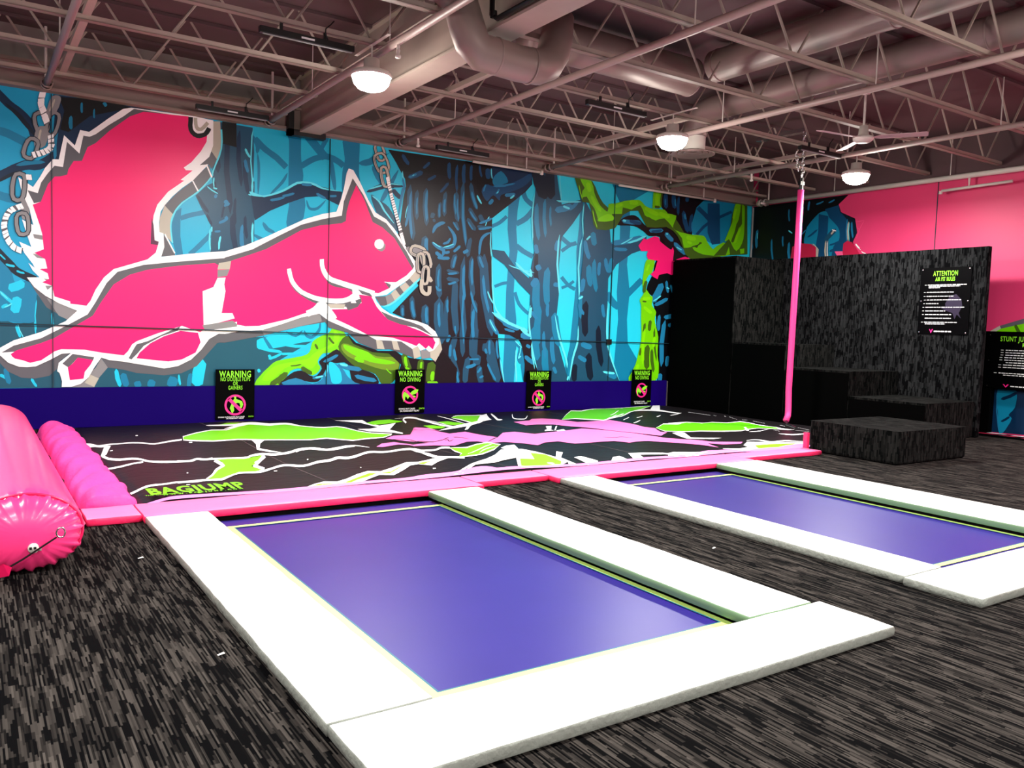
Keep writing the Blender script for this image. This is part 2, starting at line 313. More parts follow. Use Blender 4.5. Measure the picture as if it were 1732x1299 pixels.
('painted_forest','cyan',1,2,'114,283 -2,-5 3,-13 5,-13 4,-2 0,0 2,5 -4,12 -4,13 -3,3'),
('painted_forest','cyan',1,2,'159,317 -2,-7 -1,-23 2,-22 2,-7 0,0 1,7 -1,23 0,22 0,7'),
('painted_forest','cyan',1,2,'268,153 -2,-6 6,-14 8,-12 5,-3 0,1 1,6 -8,12 -6,13 -4,3'),
('painted_forest','mid',1,3,'375,153 -6,-7 3,-16 6,-15 8,-2 2,1 5,7 -4,15 -4,14 -8,3'),
('painted_forest','mid',1,2,'411,129 -6,-5 2,-8 5,-7 7,1 2,1 5,6 -2,7 -3,6 -8,-1'),
('painted_forest','mid',1,2,'456,133 -9,1 -5,-8 -1,-10 7,-5 2,-1 9,0 3,8 2,8 -6,6'),
('painted_forest','mid',1,3,'516,141 -12,2 -7,-12 -2,-13 9,-8 3,-1 12,0 5,11 3,11 -8,8'),
('painted_forest','mid',1,3,'563,152 -7,-3 -4,-17 -1,-17 4,-6 2,0 5,4 3,17 2,16 -3,6'),
('painted_forest','mid',1,3,'88,169 -4,-7 2,-18 5,-16 6,-4 2,1 3,7 -4,16 -3,16 -5,5'),
('painted_forest','mid',0,3,'61,493 10,1 14,-23 12,-25 8,-21 5,-22 6,-14 8,2 8,10 9,4 10,-9 9,-16 6,-18 4,-23 0,-25 -7,-19 -19,-6 -26,1 -22,3 -16,-1 -12,2 -9,20 -3,56 1,74'),
('painted_forest','slate',0,4,'163,369 26,-36 56,-32 -14,-19 -72,6'),
('painted_forest','cyan',1,4,'82,480 0,-5 7,-12 8,-11 3,-3 1,1 -1,5 -8,11 -6,11 -3,4'),
('painted_forest','cyan',1,4,'110,315 11,2 5,18 2,18 -8,6 -3,1 -10,-4 -3,-16 -3,-16 7,-8'),
('painted_forest','cyan',1,4,'97,379 7,-8 16,5 14,9 1,11 -1,2 -7,7 -14,-7 -14,-6 -2,-10'),
('painted_forest','cyan',1,5,'78,372 1,-8 13,-14 14,-12 6,-1 0,1 -2,7 -13,12 -13,13 -5,3'),
('painted_forest','cyan',1,5,'163,354 -3,-10 -3,-34 2,-34 1,-11 0,0 2,11 -2,34 3,34 0,10'),
('painted_forest','cyan',1,5,'198,319 -2,-7 1,-20 5,-20 3,-6 0,1 1,6 -3,20 -2,20 -2,6'),
('painted_forest','cyan',1,6,'96,337 -2,3 -7,-2 -6,-5 0,-4 0,-1 3,-2 6,3 6,3 1,4'),
('painted_forest','dark',1,5,'61,475 8,-9 11,-13 11,-12 7,-8 6,-9 10,-8 15,-8 16,-8 11,-5 8,21 -11,5 -16,7 -13,7 -7,6 -5,7 -8,9 -11,12 -11,13 -8,9'),
('painted_forest','cyan',1,6,'91,445 2,-4 8,-3 9,-1 3,2 0,1 -2,3 -8,1 -8,2 -4,-1'),
('painted_forest','cyan',1,6,'116,428 1,-3 8,-3 7,-1 3,1 0,1 -2,3 -7,1 -7,3 -3,-1'),
('painted_forest','cyan',1,6,'79,469 0,-3 5,-5 5,-5 2,0 1,0 -1,3 -5,5 -4,5 -3,1'),
('painted_forest','hilite',1,6,'78,372 1,-4 7,-8 8,-7 3,-2 0,0 -2,4 -7,7 -7,8 -3,2'),
('painted_forest','hilite',1,7,'87,329 3,0 8,4 6,5 2,3 0,0 -3,0 -7,-5 -7,-4 -2,-3'),
('painted_forest','hilite',1,3,'118,286 0,-5 4,-14 6,-13 2,-4 1,0 -1,5 -6,13 -4,14 -2,5'),
('painted_forest','navy',1,2,'67,882 7,-7 11,-10 10,-10 10,-7 9,-7 8,-6 8,-7 7,-8 5,-8 4,-9 3,-11 2,-8 18,8 -2,9 -3,12 -5,13 -7,10 -8,9 -9,8 -9,7 -10,6 -9,7 -9,9 -10,10 -7,7'),
('painted_forest','dark',1,3,'95,862 5,-8 10,-10 9,-9 7,-8 7,-9 7,-8 8,-9 8,-8 6,-5 1,1 -2,9 -6,10 -7,11 -7,8 -7,9 -8,8 -10,8 -12,8 -9,4'),
('painted_forest','navy',1,1,'74,655 7,5 11,8 12,8 12,8 12,8 11,5 9,2 12,0 15,4 18,12 16,14 11,11 -12,19 -11,-10 -16,-14 -12,-9 -9,-2 -11,0 -14,-2 -14,-8 -14,-8 -12,-9 -12,-8 -11,-8 -8,-5'),
('painted_forest','mid',1,2,'118,706 9,0 12,3 11,3 12,3 13,3 10,5 0,1 -9,3 -14,-1 -13,-1 -12,-5 -11,-6 -8,-6'),
('painted_forest','dark',1,2,'72,654 8,4 11,7 10,7 10,7 10,8 7,7 -1,0 -8,-2 -11,-5 -10,-7 -11,-8 -9,-9 -6,-8'),
('painted_forest','navy',0,2,'205,907 3,-57 -5,-66 0,-44 -9,-23 498,67 -244,125 -36,13 -138,-10'),
('painted_forest','black',0,3,'218,902 13,-34 -10,-52 20,-4 53,52 104,40 -21,15 -103,-7'),
('painted_forest','mid',1,4,'247,857 -4,-5 -2,-15 2,-14 4,-3 1,0 3,5 0,14 0,13 -3,5'),
('painted_forest','mid',1,4,'274,898 -3,-4 -1,-12 1,-11 3,-3 0,0 2,4 0,11 0,11 -2,4'),
('painted_forest','mid',1,3,'214,815 -5,-10 -5,-31 1,-31 2,-9 1,0 4,10 0,30 4,31 -1,10'),
('painted_forest','mid',1,4,'328,907 -3,-4 3,-4 3,-4 4,2 0,1 2,3 -2,4 -3,3 -3,-1'),
('painted_forest','mid',1,4,'304,885 -2,-4 -1,-10 1,-10 2,-2 0,0 2,3 0,10 0,9 -1,4'),
('painted_forest','steel',0,4,'620,904 119,-1 5,-73 -1,-71 -2,-58 5,-24 -2,-59 -3,-84 -33,-19 -93,-23 7,139'),
('painted_forest','steel',0,5,'573,679 31,33 29,16 113,14 1,-187 -68,-27 -62,-11 3,54 -4,30 -26,43'),
('painted_forest','navy',1,6,'629,727 -3,-5 1,-15 3,-14 3,-4 1,1 2,5 -3,14 -1,14 -2,4'),
('painted_forest','navy',1,6,'578,681 0,-9 11,-20 14,-17 7,-3 1,1 -1,8 -13,18 -12,18 -6,4'),
('painted_forest','navy',1,6,'606,628 -2,-6 5,-12 6,-11 5,-2 1,0 1,6 -6,11 -5,11 -4,3'),
('painted_forest','navy',1,6,'661,672 -5,-5 -6,-20 -3,-20 1,-7 0,0 5,6 3,20 6,20 0,6'),
('painted_forest','navy',1,6,'689,686 -5,-10 -2,-32 3,-31 3,-10 1,0 4,11 -2,31 1,31 -2,10'),
('painted_forest','navy',1,6,'719,635 -5,-9 0,-27 5,-26 4,-8 2,0 3,10 -4,26 -1,26 -3,8'),
('painted_forest','hilite',1,7,'625,739 -2,-4 -1,-12 2,-11 1,-3 1,0 1,4 -1,11 1,11 -1,4'),
('painted_forest','hilite',1,8,'606,710 2,-4 12,-8 13,-6 4,-1 1,0 -3,4 -13,6 -12,8 -4,2'),
('painted_forest','hilite',1,9,'623,708 1,-2 5,-2 4,0 2,2 0,0 0,2 -5,1 -4,1 -2,-1'),
('painted_forest','hilite',1,6,'620,593 -2,-2 0,-7 1,-6 1,-1 1,0 1,2 0,6 0,6 -1,2'),
('painted_forest','hilite',1,7,'616,588 -3,-8 -2,-28 3,-26 2,-9 0,0 2,9 -2,27 1,27 0,8'),
('painted_forest','hilite',1,6,'646,567 -4,-5 -3,-16 0,-16 1,-5 1,0 3,5 1,16 3,15 -1,6'),
('painted_forest','hilite',1,6,'742,754 -4,-7 -2,-20 1,-19 2,-6 1,0 2,6 -1,20 2,19 -1,7'),
('painted_forest','hilite',1,7,'727,700 2,-2 7,-1 8,1 2,2 0,1 -2,1 -8,0 -7,0 -2,-2'),
('painted_forest','hilite',1,6,'744,613 -3,-7 -2,-23 2,-22 2,-7 0,0 2,8 -1,22 1,22 0,7'),
('painted_forest','azure',1,7,'656,655 5,1 5,7 4,8 -2,4 -1,0 -4,-1 -4,-7 -4,-7 0,-4'),
('painted_forest','azure',1,7,'640,604 5,-1 12,6 10,8 1,5 0,0 -5,1 -10,-7 -11,-6 -2,-5'),
('painted_forest','azure',1,6,'628,579 2,-3 7,0 7,2 2,3 0,0 -2,3 -7,-1 -6,-1 -3,-2'),
('painted_forest','azure',1,7,'628,678 4,0 3,4 1,5 -2,2 -1,1 -3,0 -3,-4 -1,-4 1,-3'),
('painted_forest','azure',1,7,'711,585 -4,-6 0,-20 3,-19 3,-5 1,0 3,7 -2,18 -1,19 -2,6'),
('painted_forest','azure',1,6,'684,603 -4,-9 -1,-28 4,-27 4,-8 1,0 3,9 -3,27 -1,27 -2,9'),
('painted_forest','navy',1,8,'667,887 -11,-31 -2,-96 12,-95 7,-29 2,0 6,32 -11,94 1,95 -2,30'),
('painted_forest','navy',1,6,'699,888 -7,-21 -2,-64 9,-63 6,-18 2,0 4,21 -7,63 -1,63 -2,20'),
('painted_forest','navy',1,8,'717,805 -7,-14 1,-41 8,-39 7,-12 1,1 4,14 -6,39 -3,40 -4,12'),
('painted_forest','navy',1,9,'681,637 -8,-15 1,-45 9,-43 7,-12 2,0 5,16 -6,43 -3,43 -5,13'),
('painted_forest','navy',1,5,'631,890 -10,-18 -1,-53 8,-51 8,-14 2,0 7,18 -6,51 0,51 -6,16'),
('painted_forest','black',0,9,'648,907 42,3 1,-73 -45,5'),
('painted_forest','hilite',1,8,'741,903 -6,-25 -3,-77 7,-76 2,-24 0,0 2,25 -7,76 3,77 2,24'),
('painted_forest','hilite',1,7,'742,618 -3,-9 -2,-27 2,-27 1,-8 1,0 2,9 -2,27 1,26 0,9'),
('painted_forest','hilite',1,9,'730,708 4,-6 18,-6 18,-2 7,2 0,1 -5,5 -18,3 -17,5 -6,-1'),
('painted_forest','hilite',1,9,'717,838 -2,-5 5,-11 7,-9 4,-2 1,1 1,4 -7,10 -5,10 -4,2'),
('painted_forest','azure',1,9,'717,805 -4,-6 2,-16 6,-15 4,-3 2,1 2,6 -4,15 -3,14 -4,4'),
('painted_forest','azure',1,9,'657,675 -3,-6 4,-7 6,-4 5,2 1,1 3,5 -5,6 -4,5 -6,-1'),
('painted_forest','azure',1,8,'658,618 4,-2 4,3 2,4 -2,4 -1,0 -3,2 -3,-4 -3,-3 2,-3'),
('painted_forest','azure',1,8,'710,607 -5,-8 -3,-26 1,-25 4,-8 1,0 4,9 0,25 2,25 -2,8'),
('painted_forest','navy',0,10,'735,700 42,-3 55,23 44,31 35,8 45,-7 75,-9 -9,-45 -65,23 -50,-9 -52,-23 -61,-32 -46,-34'),
('painted_forest','hilite',1,11,'735,698 11,-1 17,0 18,2 19,6 20,8 18,9 16,10 14,10 13,8 16,3 16,1 15,0 12,-3 11,-4 14,-3 21,-1 23,0 17,1 0,1 -16,1 -23,1 -21,2 -12,4 -11,5 -13,3 -16,1 -18,-1 -17,-4 -15,-9 -14,-10 -15,-10 -18,-9 -19,-9 -17,-6 -18,-3 -16,-1 -12,-1'),
('painted_forest','azure',1,12,'833,707 5,-3 15,5 15,6 4,5 0,1 -6,1 -15,-6 -14,-4 -5,-4'),
('painted_forest','azure',1,12,'943,728 1,-5 13,-6 13,-4 5,1 1,1 -3,5 -12,5 -12,5 -6,-1'),
('painted_forest','azure',1,12,'984,724 4,-3 11,1 10,2 3,3 0,1 -3,3 -11,-2 -10,-1 -3,-3'),
('painted_forest','azure',1,12,'893,752 4,-4 14,-1 14,2 4,3 0,1 -4,4 -14,-1 -13,0 -5,-3'),
('painted_forest','azure',1,13,'794,690 6,-3 19,5 17,7 5,5 0,1 -6,1 -18,-6 -18,-5 -5,-4'),
('painted_forest','navy',1,5,'1117,752 12,1 15,5 15,6 13,4 11,5 13,4 18,2 22,3 15,4 1,2 -15,4 -22,2 -20,-1 -16,-3 -14,-5 -12,-6 -15,-8 -13,-8 -9,-9'),
('painted_forest','hilite',1,6,'1119,760 10,3 14,5 14,5 12,5 13,5 14,4 16,2 17,0 12,1 0,1 -12,1 -17,1 -17,-1 -14,-3 -13,-6 -13,-5 -14,-6 -13,-6 -9,-6'),
('painted_forest','steel',0,5,'1132,746 6,0 11,-7 13,-8 11,-5 12,-5 12,-9 12,-14 11,-17 9,-16 6,-16 3,-14 -3,-6 -12,9 -18,17 -17,15 -13,7 -12,4 -10,8 -10,19 -9,23'),
('painted_forest','hilite',1,6,'1134,744 6,-6 10,-6 9,-7 7,-9 6,-10 8,-11 13,-13 14,-14 11,-9 1,1 -9,11 -13,15 -12,13 -7,11 -6,10 -8,9 -10,7 -11,6 -9,2'),
('painted_forest','navy',1,7,'1210,773 -2,-8 11,-13 14,-9 8,1 2,1 1,9 -13,10 -11,10 -8,0'),
('painted_forest','navy',1,7,'1185,788 2,-5 11,-4 13,-3 5,2 0,1 -2,4 -12,3 -11,4 -5,-1'),
('painted_forest','char',0,8,'1191,902 31,-40 14,-22 20,-27 4,-24 -9,-43 -5,-48 -6,-49 -12,-43 18,-59 370,28 -5,96 0,45 83,64 62,49 28,30 -2,49 -174,-1'),
('painted_forest','char',0,9,'1257,558 59,-104 -97,-98 134,-47 61,-73 -47,-126 319,-4 -21,75 -13,105 -22,85 -13,100 -4,114'),
('painted_forest','char',0,10,'1612,370 56,-13 58,-38 48,-6 30,-16 11,-193 -35,57 -13,80 -20,31 -44,19 -47,3'),
('painted_forest','black',0,9,'1195,901 413,6 6,-53 -45,-34 -6,-42 -36,59 -134,8 -137,-6 -24,9'),
('painted_forest','navy',0,10,'1604,906 178,2 2,-49 -28,-23 -39,-38 -48,21 -9,28 -50,-9 -5,31'),
('painted_forest','mid',0,11,'1609,860 9,12 13,12 12,6 13,-7 13,-13 6,-12 -2,-6 -10,-5 -10,-4 -13,-5 -15,-3 -11,0 -5,6 -2,9'),
('painted_forest','deep',0,12,'1562,806 2,11 7,10 9,7 9,1 12,-3 13,0 18,3 20,4 20,6 20,8 19,9 19,10 20,12 19,13 13,8 6,-2 0,-8 -5,-10 -8,-12 -13,-13 -15,-12 -17,-10 -19,-9 -18,-7 -18,-7 -17,-6 -12,-6 -4,-8 0,-8 -3,-4 -7,4 -11,9 -9,3 -9,-7 -9,-12 -8,-6 -10,7 -9,13'),
('painted_forest','azure',1,13,'1611,831 12,-2 37,6 36,12 11,5 0,1 -12,0 -37,-10 -36,-7 -11,-4'),
('painted_forest','azure',1,13,'1580,834 -5,-2 -5,-11 -2,-10 1,-4 1,0 4,3 3,10 4,10 -1,4'),
('painted_forest','azure',1,13,'1623,804 5,1 7,8 4,8 -1,4 -1,0 -4,-2 -5,-8 -6,-7 1,-4'),
('painted_forest','azure',1,13,'1594,765 7,-2 9,7 5,8 -2,5 -1,1 -7,1 -7,-7 -6,-7 1,-5'),
('painted_forest','azure',1,13,'1662,804 6,-5 19,3 17,5 5,6 0,2 -7,3 -18,-3 -17,-4 -5,-5'),
('painted_forest','hilite',1,14,'1686,795 4,-1 9,6 6,6 0,4 0,0 -5,0 -7,-6 -7,-5 0,-4'),
('painted_forest','hilite',1,14,'1627,807 2,0 3,3 3,3 -1,2 0,0 -2,0 -3,-3 -3,-3 1,-1'),
('painted_forest','hilite',1,13,'1543,791 -1,-5 7,-12 9,-10 5,-2 1,0 0,5 -8,11 -8,11 -4,3'),
('painted_forest','hilite',1,9,'1599,721 -5,-3 -7,-14 -5,-15 -1,-5 1,0 3,4 6,15 7,13 1,5'),
('painted_forest','deep',1,10,'1243,894 -2,-7 8,-14 12,-11 7,-1 1,1 2,8 -10,11 -9,12 -7,2'),
('painted_forest','deep',1,10,'1323,857 7,0 11,9 9,10 0,6 -1,0 -6,0 -10,-10 -9,-9 -1,-5'),
('painted_forest','deep',1,10,'1426,892 -7,-7 -1,-23 4,-22 6,-6 2,0 5,8 -2,22 -1,22 -4,6'),
('painted_forest','deep',1,10,'1459,888 -7,-12 -2,-36 4,-35 4,-11 2,0 4,12 -3,35 2,35 -3,12'),
('painted_forest','deep',1,10,'1488,895 -8,-9 -3,-28 4,-28 5,-7 2,0 6,9 -2,27 1,27 -4,9'),
('painted_forest','deep',1,10,'1517,895 -6,-7 -2,-22 2,-21 4,-6 2,0 5,7 -1,22 1,21 -3,6'),
('painted_forest','deep',1,13,'1551,900 -4,-6 2,-17 6,-16 5,-4 1,0 2,6 -5,16 -3,16 -3,5'),
('painted_forest','deep',1,13,'1584,892 -8,-6 0,-16 4,-14 9,-2 3,1 8,6 -3,14 -2,14 -8,3'),
('painted_forest','deep',1,10,'1266,819 10,-4 23,8 21,12 4,9 -1,2 -10,3 -21,-11 -21,-9 -5,-8'),
('painted_forest','deep',1,10,'1341,820 7,-2 14,7 12,9 2,5 -1,1 -6,1 -13,-8 -12,-7 -3,-5'),
('painted_forest','deep',1,10,'1392,783 8,2 14,14 12,15 0,7 -1,1 -8,-3 -12,-15 -12,-14 -2,-6'),
('painted_forest','steel',1,10,'1276,797 -11,-24 1,-73 14,-71 11,-21 2,1 7,24 -12,71 -4,71 -6,22'),
('painted_forest','steel',1,11,'1303,782 -8,-12 -3,-40 4,-39 7,-12 2,0 6,14 -3,38 2,39 -5,12'),
('painted_forest','steel',1,10,'1337,792 -10,-16 -2,-51 8,-49 8,-14 2,0 8,17 -6,49 0,49 -5,15'),
('painted_forest','steel',1,9,'1395,750 -8,-6 -3,-22 1,-22 5,-6 1,0 7,7 0,21 2,21 -3,7'),
('painted_forest','steel',1,11,'1415,789 -9,-10 -5,-34 3,-33 6,-10 2,0 8,12 -1,32 2,33 -4,10'),
('painted_forest','steel',1,11,'1458,794 -11,-13 -1,-42 9,-39 9,-11 3,0 9,15 -6,39 -2,39 -8,12'),
('painted_forest','steel',1,12,'1486,835 -11,-29 1,-88 16,-87 9,-27 2,0 5,29 -14,87 -3,87 -3,28'),
('painted_forest','steel',1,14,'1515,832 -6,-13 7,-36 15,-34 10,-9 2,1 4,13 -13,34 -9,35 -8,10'),
('painted_forest','steel',1,15,'1511,743 -3,-9 12,-20 16,-16 10,-2 2,1 1,10 -14,17 -13,17 -9,3'),
('painted_forest','steel',1,16,'1505,705 -3,-9 12,-17 16,-14 10,-1 1,1 2,9 -14,15 -13,15 -9,2'),
('painted_forest','steel',1,9,'1368,711 -8,-1 -3,-8 -1,-8 5,-3 2,0 8,2 2,7 2,6 -5,4'),
('painted_forest','steel',1,10,'1376,687 -3,4 -4,-1 -4,-2 1,-5 0,-1 4,-4 4,1 3,2 0,5'),
('painted_forest','steel',1,13,'1458,688 -5,-5 3,-13 7,-11 7,-1 1,0 4,6 -5,11 -4,11 -6,2'),
('painted_forest','steel',1,9,'1556,723 -5,-6 5,-11 8,-8 8,1 2,1 4,7 -6,8 -6,9 -8,0'),
('painted_forest','steel',1,13,'1522,638 -10,-8 -7,-27 -1,-27 5,-9 2,0 9,8 3,27 5,26 -4,9'),
('painted_forest','steel',1,10,'1547,680 6,-6 22,-2 22,2 7,5 1,2 -7,5 -22,-1 -21,1 -7,-4'),
('painted_forest','steel',1,10,'1338,628 -13,-9 -3,-29 4,-28 11,-8 3,0 11,10 -1,28 1,27 -10,9'),
('painted_forest','azure',1,11,'1280,774 -7,-20 -1,-61 8,-61 4,-18 2,0 3,20 -7,60 0,60 0,20'),
('painted_forest','azure',1,12,'1261,651 7,9 6,31 1,30 -3,9 -1,0 -5,-9 -1,-30 -6,-30 1,-10'),
('painted_forest','azure',1,12,'1305,758 -4,-7 -2,-24 2,-23 2,-7 1,0 2,8 -1,23 1,23 -1,7'),
('painted_forest','azure',1,11,'1342,787 -7,-14 -3,-42 5,-42 4,-12 1,0 5,14 -4,41 2,42 -2,13'),
('painted_forest','azure',1,10,'1392,744 -3,-6 -2,-18 2,-18 3,-5 0,0 3,6 -1,18 0,17 -1,5'),
('painted_forest','azure',1,12,'1413,764 -5,-6 -2,-19 1,-19 4,-5 1,0 3,6 -1,19 2,18 -2,6'),
('painted_forest','azure',1,12,'1451,787 -3,-9 0,-29 6,-28 3,-8 1,0 2,10 -5,27 -1,28 -2,9'),
('painted_forest','azure',1,13,'1463,770 -3,-10 0,-31 6,-30 3,-10 1,0 1,11 -5,30 -1,30 -1,10'),
('painted_forest','azure',1,17,'1487,798 -6,-24 1,-71 13,-71 6,-22 1,0 2,24 -12,70 -2,71 -1,23'),
('painted_forest','azure',1,16,'1520,801 -2,-9 8,-23 12,-22 7,-6 1,0 1,9 -11,22 -9,23 -5,7'),
('painted_forest','azure',1,17,'1516,732 0,-6 9,-13 12,-11 6,-3 0,1 -1,5 -11,12 -10,12 -5,3'),
('painted_forest','azure',1,17,'1509,693 0,-5 7,-10 9,-10 4,-2 1,1 -1,4 -8,10 -7,10 -4,2'),
('painted_forest','azure',1,14,'1447,687 0,-5 8,-12 10,-10 5,-2 1,0 -1,5 -9,11 -8,11 -5,2'),
('painted_forest','azure',1,11,'1343,622 -7,-6 -1,-19 3,-19 6,-5 2,0 5,7 -2,18 0,18 -5,6'),
('painted_forest','azure',1,11,'1270,820 5,-1 12,5 11,7 2,5 -1,0 -5,1 -11,-7 -11,-5 -3,-4'),
('painted_forest','azure',1,10,'1555,691 8,-1 23,8 20,11 5,6 0,1 -9,0 -21,-10 -21,-9 -5,-5'),
('painted_forest','azure',1,11,'1552,671 7,-3 24,4 23,7 6,4 0,1 -8,2 -23,-6 -22,-4 -7,-4'),
('painted_forest','azure',1,11,'1368,639 6,6 4,7 5,7 5,4 7,4 6,4 5,2 6,3 4,4 0,2 -6,2 -7,0 -8,-2 -8,-4 -8,-5 -8,-8 -4,-9 -2,-10 1,-6'),
('painted_forest','azure',1,15,'1426,669 4,-8 8,-9 6,-8 3,-7 2,-6 1,-6 -1,-8 -3,-8 -3,-6 -8,-4 -12,-4 -8,-4 0,-1 9,-1 14,2 13,5 8,9 4,11 1,10 -1,9 -3,7 -6,8 -8,8 -10,8 -9,4'),
('painted_forest','azure',1,16,'1364,608 3,-7 7,-6 9,-6 9,-4 9,-3 4,-1 1,-4 0,-8 2,-7 1,0 6,6 4,9 -1,11 -9,7 -10,3 -9,2 -8,4 -9,4 -8,1'),
('painted_forest','azure',1,17,'1407,605 7,-1 9,2 9,4 5,7 3,7 -1,6 -1,0 -5,-3 -4,-6 -4,-4 -5,-3 -8,-3 -5,-5'),
('painted_forest','azure',1,16,'1452,581 6,-1 12,9 10,10 0,6 -1,1 -7,-1 -10,-9 -10,-9 -1,-5'),
('painted_forest','azure',1,17,'1379,575 0,-7 10,-7 13,-5 6,3 1,1 -1,6 -11,6 -10,6 -7,-2'),
('painted_forest','azure',1,17,'1415,575 4,-4 8,1 8,3 2,4 0,2 -4,3 -8,-2 -8,-2 -2,-4'),
('painted_forest','azure',1,14,'1492,580 5,-3 9,4 8,5 0,6 -1,1 -6,3 -8,-5 -8,-4 0,-5'),
('painted_forest','hilite',1,17,'1368,608 3,-3 12,-7 13,-5 4,0 1,0 -4,3 -12,5 -12,7 -5,1'),
('painted_forest','hilite',1,18,'1408,593 6,0 18,5 17,8 5,3 0,1 -6,-1 -18,-7 -17,-6 -5,-3'),
('painted_forest','hilite',1,12,'1608,671 -3,-12 -1,-37 5,-36 3,-12 0,0 2,12 -5,37 0,36 0,12'),
('painted_forest','hilite',1,12,'1283,828 1,-1 3,1 3,2 0,2 -1,0 -1,0 -2,-1 -3,-2 0,-1'),
('painted_forest','hilite',1,13,'1268,724 -3,-5 -4,-16 -2,-17 0,-5 1,0 2,5 2,17 4,16 1,5'),
('painted_forest','hilite',1,14,'1600,894 -2,-5 1,-15 4,-14 3,-4 0,0 1,5 -3,14 -1,14 -2,5'),
('painted_forest','hilite',1,10,'1245,838 -2,-8 3,-24 7,-23 4,-6 1,0 0,8 -6,23 -4,23 -2,7'),
('painted_forest','azure',1,11,'1246,817 -1,-11 3,-14 0,-10 1,0 -3,-1 -4,-11 -4,-28 -4,-37 -2,-27 2,0 6,27 7,36 6,28 3,8 1,-1 2,7 -3,12 -4,13 -5,9'),
('painted_forest','azure',1,13,'1560,570 4,17 3,22 3,18 5,10 5,6 6,5 8,6 9,5 6,5 0,1 -9,-1 -11,-3 -10,-5 -8,-6 -7,-9 -5,-12 -3,-20 0,-22 2,-17'),
('painted_forest','steel',1,10,'1395,536 -11,-15 -2,-47 7,-46 10,-14 3,1 9,15 -5,46 -1,45 -7,15'),
('painted_forest','steel',1,10,'1426,515 5,-6 20,-5 20,-1 7,4 1,2 -6,5 -20,2 -19,3 -7,-3'),
('painted_forest','steel',1,10,'1427,485 5,-7 20,-3 20,0 7,6 0,2 -5,6 -20,1 -19,2 -7,-5'),
('painted_forest','steel',1,10,'1462,574 -11,-4 -8,-21 -2,-21 6,-7 2,0 10,5 5,20 5,20 -4,8'),
('painted_forest','steel',1,14,'1497,569 -14,-35 -3,-112 17,-112 9,-34 3,0 7,36 -14,111 0,111 -3,35'),
('painted_forest','steel',1,14,'1527,571 -10,-18 0,-58 10,-57 10,-17 3,0 7,19 -9,57 -2,56 -6,18'),
('painted_forest','steel',1,14,'1558,581 -8,-12 7,-29 14,-28 12,-5 3,0 6,13 -11,27 -9,27 -11,7'),
('painted_forest','steel',1,10,'1345,390 -13,-9 -3,-32 6,-31 12,-9 4,0 11,11 -2,31 -1,29 -11,10'),
('painted_forest','steel',1,11,'1398,415 -18,-21 0,-63 13,-62 18,-18 5,1 14,21 -9,62 -4,60 -14,19'),
('painted_forest','steel',1,12,'1433,424 -11,-20 -3,-63 8,-62 6,-20 3,0 6,20 -6,63 2,61 -3,20'),
('painted_forest','steel',1,15,'1465,485 -15,-25 -3,-77 12,-77 12,-24 3,1 10,25 -9,76 0,76 -7,25'),
('painted_forest','steel',1,16,'1471,283 -14,-7 -12,-32 -4,-33 7,-11 3,-1 12,8 7,32 8,31 -4,12'),
('painted_forest','steel',1,15,'1503,367 -12,-19 -5,-61 6,-61 8,-19 2,0 9,20 -4,60 3,60 -4,19'),
('painted_forest','steel',1,10,'1546,414 -14,-15 -2,-47 8,-47 12,-13 3,0 11,16 -5,45 -1,46 -9,14'),
('painted_forest','steel',1,11,'1553,323 -18,-13 -8,-48 3,-47 13,-15 5,0 15,14 1,47 3,45 -10,16'),
('painted_forest','steel',1,15,'1579,583 -17,-38 8,-114 31,-112 21,-34 5,1 10,39 -26,112 -13,111 -14,35'),
('painted_forest','steel',1,10,'1292,417 -9,-11 2,-31 8,-30 9,-8 2,0 7,11 -6,30 -4,30 -7,9'),
('painted_forest','steel',1,10,'1257,386 -8,-5 -1,-17 3,-16 7,-5 2,0 6,6 -1,16 -1,16 -6,5'),
('painted_forest','steel',1,10,'1596,258 -9,-2 -3,-13 1,-12 8,-4 3,0 9,3 1,12 0,11 -7,5'),
('painted_forest','steel',1,16,'1526,208 -14,-10 -8,-38 0,-39 8,-13 3,0 11,11 3,38 6,37 -6,13'),
('painted_forest','steel',1,12,'1566,216 -15,-2 -5,-15 0,-16 12,-6 4,-1 14,4 3,14 1,14 -11,7'),
('painted_forest','steel',1,13,'1572,177 -10,-9 1,-28 9,-26 11,-7 3,0 9,10 -6,26 -4,26 -10,8'),
('painted_forest','steel',1,10,'1466,177 -7,-10 5,-27 11,-26 11,-6 2,0 6,11 -9,25 -8,25 -9,8'),
('painted_forest','steel',1,11,'1613,278 -15,-23 11,-67 26,-65 21,-17 5,1 10,24 -21,64 -15,64 -17,19'),
('painted_forest','steel',1,12,'1607,215 -4,-14 16,-37 24,-35 14,-8 2,1 2,15 -22,35 -18,34 -11,10'),
('painted_forest','steel',1,17,'1455,237 -7,-14 9,-42 16,-39 12,-11 2,0 5,15 -15,40 -10,39 -9,12'),
('painted_forest','azure',1,11,'1397,518 -5,-8 -3,-26 2,-25 3,-8 1,0 4,8 -2,25 2,25 -1,8'),
('painted_forest','azure',1,11,'1431,503 5,-4 15,1 15,3 4,4 0,1 -5,2 -15,-2 -14,-2 -5,-2'),
('painted_forest','azure',1,16,'1433,466 5,-3 13,3 13,5 3,4 -1,1 -5,2 -13,-5 -12,-3 -4,-3'),
('painted_forest','azure',1,11,'1463,567 -6,-4 -5,-16 -3,-17 3,-5 1,0 4,4 4,16 4,16 -1,5'),
('painted_forest','azure',1,15,'1498,539 -7,-15 -1,-49 7,-49 6,-14 1,0 4,16 -6,48 0,48 -2,15'),
('painted_forest','azure',1,16,'1502,449 -8,-23 -3,-75 9,-75 4,-23 1,0 3,24 -9,74 3,75 1,23'),
